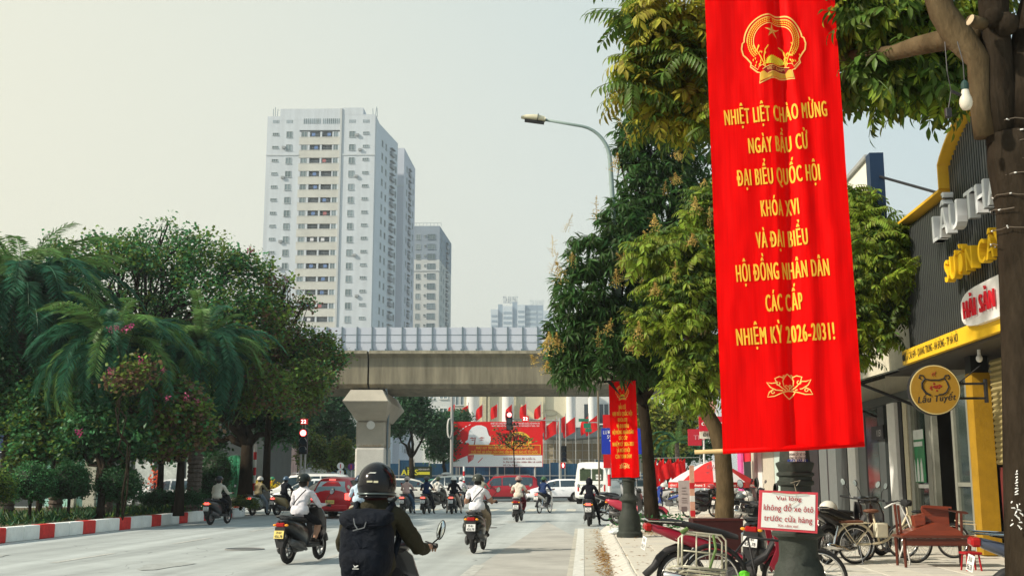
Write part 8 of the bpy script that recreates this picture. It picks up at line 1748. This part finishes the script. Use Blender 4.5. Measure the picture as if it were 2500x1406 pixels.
# ---------------------------------------------------------------- cars
def car(label, loc, rz, col, kind='suv', L=4.6, W=1.82, H=1.7, plate_y=False, brake=False, group='cars crossing at the junction'):
    t = thing('car' if kind != 'van' else 'van', label, 'car' if kind != 'van' else 'van', loc, rz, group); pm = paint('car_%s' % (col,), col)
    # stations along y (rear -> front): y, z_low, z_belt, z_roof, half width low, belt, roof
    h = L / 2
    S = {'suv': [(-h, .45, .95, .98, .72, .78, .60), (-h + .05, .32, .98, 1.50, .84, .86, .62), (-h + .25, .28, 1.00, H - .05, .88, .90, .66), (-h + .7, .26, 1.02, H, .90, .91, .68), (-.2, .25, 1.0, H, .90, .91, .69), (h * .28, .25, .98, H - .08, .90, .91, .68), (h * .52, .25, .97, 1.12, .90, .90, .80), (h * .62, .25, .96, 1.0, .90, .89, .8), (h - .35, .26, .90, .92, .88, .85, .74), (h - .08, .30, .76, .78, .80, .78, .64), (h, .42, .60, .62, .66, .66, .58)],
         'hatch': [(-h, .42, .88, .92, .70, .72, .56), (-h + .08, .30, .92, 1.22, .82, .82, .58), (-h + .45, .26, .96, H - .06, .86, .86, .60), (-h + 1.0, .24, .95, H, .87, .87, .61), (.0, .22, .93, H - .01, .87, .87, .61), (h * .26, .22, .92, H - .14, .87, .86, .60), (h * .55, .22, .90, 1.0, .87, .86, .76), (h * .64, .22, .88, .92, .87, .85, .76), (h - .35, .24, .80, .82, .85, .82, .68), (h - .08, .28, .66, .68, .78, .74, .58), (h, .40, .54, .56, .62, .62, .52)],
         'van': [(-h, .50, 1.3, 1.32, .82, .84, .72), (-h + .04, .36, 1.32, H - .25, .92, .92, .74), (-h + .2, .32, 1.32, H - .04, .95, .95, .78), (-h + .9, .3, 1.32, H, .96, .96, .80), (0, .3, 1.3, H, .96, .96, .80), (h * .45, .3, 1.28, H - .03, .96, .96, .79), (h * .72, .3, 1.22, 1.75, .95, .94, .74), (h * .86, .3, 1.10, 1.2, .94, .9, .72), (h - .1, .34, .9, .92, .88, .84, .66), (h, .45, .7, .72, .72, .7, .6)]}[kind]
    sx_ = W / 2 / .91
    rings = []
    for y, zl, zb_, zr, wl, wb_, wr in S:
        zr = max(zr, zb_ + .02); zm = zl + (zb_ - zl) * .45
        half = [(wl * .80, zl), (wl * .985, zl + .07), (max(wl, wb_) * 1.015, zm), (wb_ * 1.005, zb_ - .06), (wb_ * .97, zb_), (wb_ * .97 + (wr - wb_ * .97) * .5 + .015, zb_ + (zr - zb_) * .5), (wr, zr - min(.07, (zr - zb_) * .3)), (wr * .86, zr - .01 * (zr > zb_ + .1)), (wr * .4, zr + .012)]
        rings.append([(x * sx_, y, z) for x, z in half] + [(-x * sx_, y, z) for x, z in half[::-1]])
    n_ = len(rings[0]); vs = [p for r_ in rings for p in r_]
    b = MB(); b.add(vs, [(i * n_ + j, i * n_ + (j + 1) % n_, (i + 1) * n_ + (j + 1) % n_, (i + 1) * n_ + j) for i in range(len(rings) - 1) for j in range(n_)] + [tuple(range(n_))[::-1], tuple((len(rings) - 1) * n_ + j for j in range(n_))])
    body = b.build('body', pm, t, 'auto')
    def surf(y, s_, side, off=.012):
        for i in range(len(S) - 1):
            if S[i][0] <= y <= S[i + 1][0]:
                f = (y - S[i][0]) / (S[i + 1][0] - S[i][0]); q = [a + (c - a) * f for a, c in zip(S[i], S[i + 1])]; zb_, zr, wb_, wr = q[2], max(q[3], q[2] + .02), q[5], q[6]
                mid = (wb_ * .97 + (wr - wb_ * .97) * .5 + .015); 
                if s_ < .5: x = wb_ * .97 + (mid - wb_ * .97) * s_ * 2; z = zb_ + (zr - zb_) * s_
                else: x = mid + (wr - mid) * (s_ - .5) / .5 * (.5 / .42 if s_ < .92 else 1); z = zb_ + (zr - zb_) * s_
                return (side * (x * sx_ + off), y, z)
    y0, y1 = {'suv': (-h + .35, h * .40), 'hatch': (-h + .55, h * .40), 'van': (-h + .5, h * .70)}[kind]
    cuts = {'suv': [(y0, -.95), (-.88, .05), (.12, y1)], 'hatch': [(y0, -.20), (-.12, y1)], 'van': [(y0, -1.2), (-1.1, 0), (.1, 1.2), (1.3, y1)]}[kind]
    for side in (-1, 1):
        for (a, c_) in cuts:
            b = MB(); N_ = 6; vs = []
            for i in range(N_ + 1):
                y = a + (c_ - a) * i / N_
                for s_ in (.08, .5, .84):
                    vs.append(surf(y, s_, side))
            b.add(vs, [(i * 3 + j, i * 3 + 3 + j, i * 3 + 4 + j, i * 3 + 1 + j) for i in range(N_) for j in (0, 1)]); b.build('side_window', M_DGLASS, t, True)
        b = MB(); yy_ = {'suv': h * .38, 'hatch': h * .36, 'van': h * .66}[kind]; b.bevbox(side * (W / 2 - .02) - .0 if side > 0 else -W / 2 - .16, (W / 2 + .16) if side > 0 else -W / 2 + .02, yy_ - .05, yy_ + .05, S[5][2] - .02, S[5][2] + .13, .02); b.build('door_mirror', pm, t)
        for yh in ({'suv': (-.55, .45), 'hatch': (-.25,), 'van': (-.2,)}[kind]): b = MB(); b.box(side * (W / 2 + .005) - .012, side * (W / 2 + .005) + .012, yh - .09, yh + .09, S[4][2] - .13, S[4][2] - .10); b.build('door_handle', M_CHR if kind != 'hatch' else pm, t)
        b = MB(); b.box(side * W / 2 - .015, side * W / 2 + .02, -h + .9, h - .95, .24, .34); b.build('sill', M_PLA, t)
    # rear and front glass
    def glass(name, rows, m_=M_DGLASS):
        b = MB(); vs = []
        for y, z, hw in rows: vs += [(-hw * sx_, y, z), (-hw * .5 * sx_, y - .0, z), (hw * .5 * sx_, y, z), (hw * sx_, y, z)]
        b.add(vs, [(i * 4 + j, i * 4 + j + 1, i * 4 + j + 5, i * 4 + j + 4) for i in range(len(rows) - 1) for j in range(3)]); return b.build(name, m_, t)
    if kind == 'suv': glass('rear_window', [(-h + .01, 1.04, .74), (-h + .028, 1.40, .60), (-h + .10, 1.52, .56)]); glass('windscreen', [(h * .52 + .02, 1.13, .76), (h * .40 + .02, 1.38, .68), (h * .28 + .03, H - .10, .62)])
    if kind == 'hatch': glass('rear_window', [(-h + .02, .98, .66), (-h + .06, 1.20, .56), (-h + .30, H - .16, .50)], mat('rear_glass_sky', (.25, .34, .36), rough=.06, var=.1, spec=1.0) if brake else M_DGLASS); glass('windscreen', [(h * .55 + .02, 1.02, .72), (h * .40, 1.2, .62), (h * .27 + .03, H - .15, .55)])
    if kind == 'van':
        for s_ in (-1, 1):
            b = MB(); x0, x1 = sorted((s_ * .04, s_ * .70)); b.bevbox(x0, x1, -h - .02, -h + .06, 1.38, H - .42, .015); g_ = b.build('rear_window', mat('van_glass', (.05, .07, .04), rough=.1, var=.4, scale=2), t)
            b = MB(); b.box(s_ * .5 - .08, s_ * .5 + .08, -h - .035, -h + .02, H - .42, H - .36); b.build('hinge', M_BLK, t)
        b = MB(); b.box(.28, .60, -h - .03, -h - .021, 1.45, 1.75); st__ = b.build('window_sticker', M_WHITE, t); b = MB(); put_text(b, 'SOS', (.44, -h - .035, 1.56), .11, bold=.04); b.build('sticker_print', M_BLK, st__)
        b = MB(); b.bevbox(-.8, .8, -h - .09, -h + .1, .42, .62, .03); b.build('bumper', pm, t); glass('windscreen', [(h * .86 + .02, 1.22, .7), (h * .72 + .02, 1.76, .68), (h * .5, H - .1, .62)])
        b = MB(); b.box(-.85, .85, -h - .01, -h + .02, 1.12, 1.16); b.build('trim_line', M_GPOLE, t)
    for s_ in (-1, 1):
        zt_ = {'suv': .93, 'hatch': .80, 'van': 1.0}[kind]; xx = {'suv': .70, 'hatch': .66, 'van': .80}[kind]
        b = MB(); b.bevbox(s_ * xx - (.06 if kind == 'van' else .11), s_ * xx + (.06 if kind == 'van' else .10), -h - .02, -h + .14, zt_ - (.26 if kind == 'van' else .10), zt_ + (.16 if kind != 'suv' else .12), .03); b.build('tail_light', M_TAILB if brake else M_TAIL, t)
        b = MB(); b.bevbox(s_ * .62 - .16, s_ * .62 + .14, h - .22, h - .05, .62, .76, .03); b.build('headlight', M_HL, t)
    if brake: b = MB(); b.box(-.12, .12, -h + .20, -h + .26, H - .12, H - .07); b.build('high_brake_light', M_TAILB, t)
    b = MB(); b.bevbox(-.66, .66, -h - .06, -h + .05, .34, .52, .03) if kind != 'van' else b.bevbox(-.6, .6, h - .02, h + .05, .4, .55, .02); b.build('bumper', M_PLA if kind == 'suv' else pm, t)
    b = MB(); b.box(-.17, .17, -h - .08, -h - .065, .56, .70); np_ = b.build('number_plate', M_PLY if plate_y else M_PLT, t); b = MB(); put_text(b, '30G-512.74', (0, -h - .085, .60), .06, bold=.02, width=.28); b.build('plate_lettering', M_BLK, np_)
    wr_ = {'suv': .36, 'hatch': .31, 'van': .35}[kind]
    for y in (-h + .85, h - .88):
        for s_ in (-1, 1):
            T_ = Matrix.Translation((s_ * (W / 2 - .13), y, wr_)) @ Matrix.Rotation(math.pi / 2 * s_, 4, 'Y')
            b = MB(); b.lathe([(wr_ + .06, -.1), (wr_ + .06, .145)], 22, T_); b.build('wheel_arch', mat('arch_dark', (.01, .01, .01), rough=.9, var=0), t)
            b = MB(); b.lathe([(wr_ * .6, -.1), (wr_ * .95, -.1), (wr_, -.05), (wr_, .12), (wr_ * .95, .15), (wr_ * .66, .155)], 22, T_, cap=False); w_ = b.build('wheel', M_TYRE, t, 'auto')
            b = MB(); b.lathe([(wr_ * .66, .13), (wr_ * .60, .16), (wr_ * .15, .145), (0.001, .15)], 22, T_); b.build('rim', M_RIM, w_, 'auto')
    if kind == 'suv':
        b = MB(); [b.tube([(s_ * .60 * sx_, -h + .5, H + .02), (s_ * .60 * sx_, -h + .6, H + .05), (s_ * .62 * sx_, .5, H + .05), (s_ * .62 * sx_, .6, H - .0)], .018, 5) for s_ in (-1, 1)]; b.build('roof_rail', M_CHR, t)
        b = MB(); b.bevbox(-W / 2 + .06, W / 2 - .06, -h + .4, h - .5, .20, .36, .02); b.build('underbody', M_PLA, t)
    return t
def carpx(label, pxc, Y, rz, col, **k): return car(label, ((pxc - 1250) * Y / 2740, Y, 0), rz, col, **k)
carpx('maroon red sport utility car crossing in front of the billboard', 1228, 75.5, R(92), (.34, .012, .022), kind='suv', L=4.6, H=1.72)
carpx('white hatchback crossing between the maroon car and the white van', 1358, 75, R(94), (.85, .85, .88), kind='hatch', L=4.1, H=1.48)
carpx('white sport utility car with taxi light behind the scooters', 1090, 76.5, R(90), (.80, .79, .74), kind='suv', L=4.5, H=1.72)
carpx('pale gold car just right of the big black helmet', 1004, 74, R(-88), (.74, .72, .65), kind='hatch', L=4.3, H=1.52)
carpx('green white car seen behind the white sport utility car', 1055, 93, R(90), (.10, .35, .22), kind='hatch', L=4.2, H=1.5)
carpx('white sport utility car with roof rails behind the left traffic light', 745, 58, R(90), (.66, .66, .64), kind='suv', L=4.7, H=1.74, group='cars waiting on the left')
carpx('silver white car in front of the one with roof rails', 770, 54, R(82), (.62, .66, .68), kind='hatch', L=4.3, H=1.50, group='cars waiting on the left')
carpx('grey silver car next to the red hatchback', 812, 50, R(40), (.40, .42, .42), kind='hatch', L=4.2, H=1.46, group='cars waiting on the left')
p_ = GR(820, 1266); car('red hatchback with lit brake lights and yellow plate seen from behind', (p_.x, p_.y + 2.0, 0), -AX - R(3), (.42, .006, .012), kind='hatch', L=4.0, W=1.74, H=1.56, plate_y=True, brake=True, group='cars waiting on the left')
carpx('white minibus stopped at the corner, seen from behind', 1462, 70, R(-14), (.80, .80, .76), kind='van', L=5.4, W=2.0, H=2.5)
carpx('grey car passing on the far side behind the small banner', 1545, 78, R(90), (.5, .5, .5), kind='hatch', L=4.2, H=1.5)
carpx('pale parked car seen between the island trunks', 420, 56, R(90), (.5, .52, .52), kind='hatch', L=4.3, H=1.5, group='cars behind the island')
tx_ = thing('taxi_light', 'white taxi roof light on the white sport utility car', 'roof light', ((1090 - 1250) * 76.5 / 2740, 76.5, 1.80)); b = MB(); b.ell((0, 0, 0), (.35, .2, .14), 12, 8, z0=0); b.build('lamp_shell', M_WHITE, tx_); b = MB(); b.box(-.3, .3, -.12, .12, -.05, .0); b.build('lamp_base', M_BLK, tx_)
sw_ = thing('flower_stand', 'orange red flower stand seen between the island trunks', 'stand', ((378 - 1250) * 55 / 2740, 55, 0)); b = MB()
for i in range(120): c = Vector((random.gauss(0, .16), random.gauss(0, .1), 1.45 + random.gauss(0, .25))); tri_leaf(b, c, rnd_dir(), rnd_dir(), .12, .09)
b.build('blossom', leafmat('orange_bloom', (.75, .13, .04), .2), sw_, kind='stuff'); b = MB(); b.tube([(0, 0, 0), (0, 0, 1.3)], .06, 6); b.build('stand_leg', M_BLK, sw_)
for o_, s_ in pend: bare(o_, s_)
# the white flags drying / red cloths hung on a line behind the mango trunk
hc = thing('cloth_line', 'row of red flags hung on a line behind the mango trunk', 'flag line', ((1650 - 1250) * 52 / 2740, 52, 0)); k_ = 52 / 2740
b = MB(); b.tube([(-62 * k_, 0, hz(1118, 52)), (60 * k_, 0, hz(1116, 52))], .01, 4); b.tube([(-62 * k_, 0, 0), (-62 * k_, 0, hz(1118, 52))], .03, 6); b.tube([(60 * k_, 0, 0), (60 * k_, 0, hz(1116, 52))], .03, 6); b.build('line', M_GPOLE, hc)
for i, x in enumerate((-52, -44, -34, -28, -14, -8, 10, 16, 24)): link('flag_cloth', fm[i % 3], hc, (x * k_, random.uniform(-.1, .1), hz(1118, 52)), (0, 0, random.uniform(-.4, .4)), (.5, 1, .55 + .35 * (i < 4)))
# ================================================================== HAZE
hz_ = MB(); hz_.box(-1200, 1200, -60, 1500, -2.0, 135); ho = hz_.build('haze', [], kind='stuff'); hm_ = bpy.data.materials.new('haze_air'); hm_.use_nodes = True; hn = hm_.node_tree
hn.nodes.remove(hn.nodes['Principled BSDF']); pv = hn.nodes.new('ShaderNodeVolumePrincipled'); pv.inputs['Color'].default_value = (.80, .88, .95, 1); pv.inputs['Density'].default_value = .00045; pv.inputs['Anisotropy'].default_value = .3
hn.links.new(pv.outputs[0], hn.nodes['Material Output'].inputs['Volume']); ho.data.materials.append(hm_); ho['label'] = 'pale winter haze over the street'
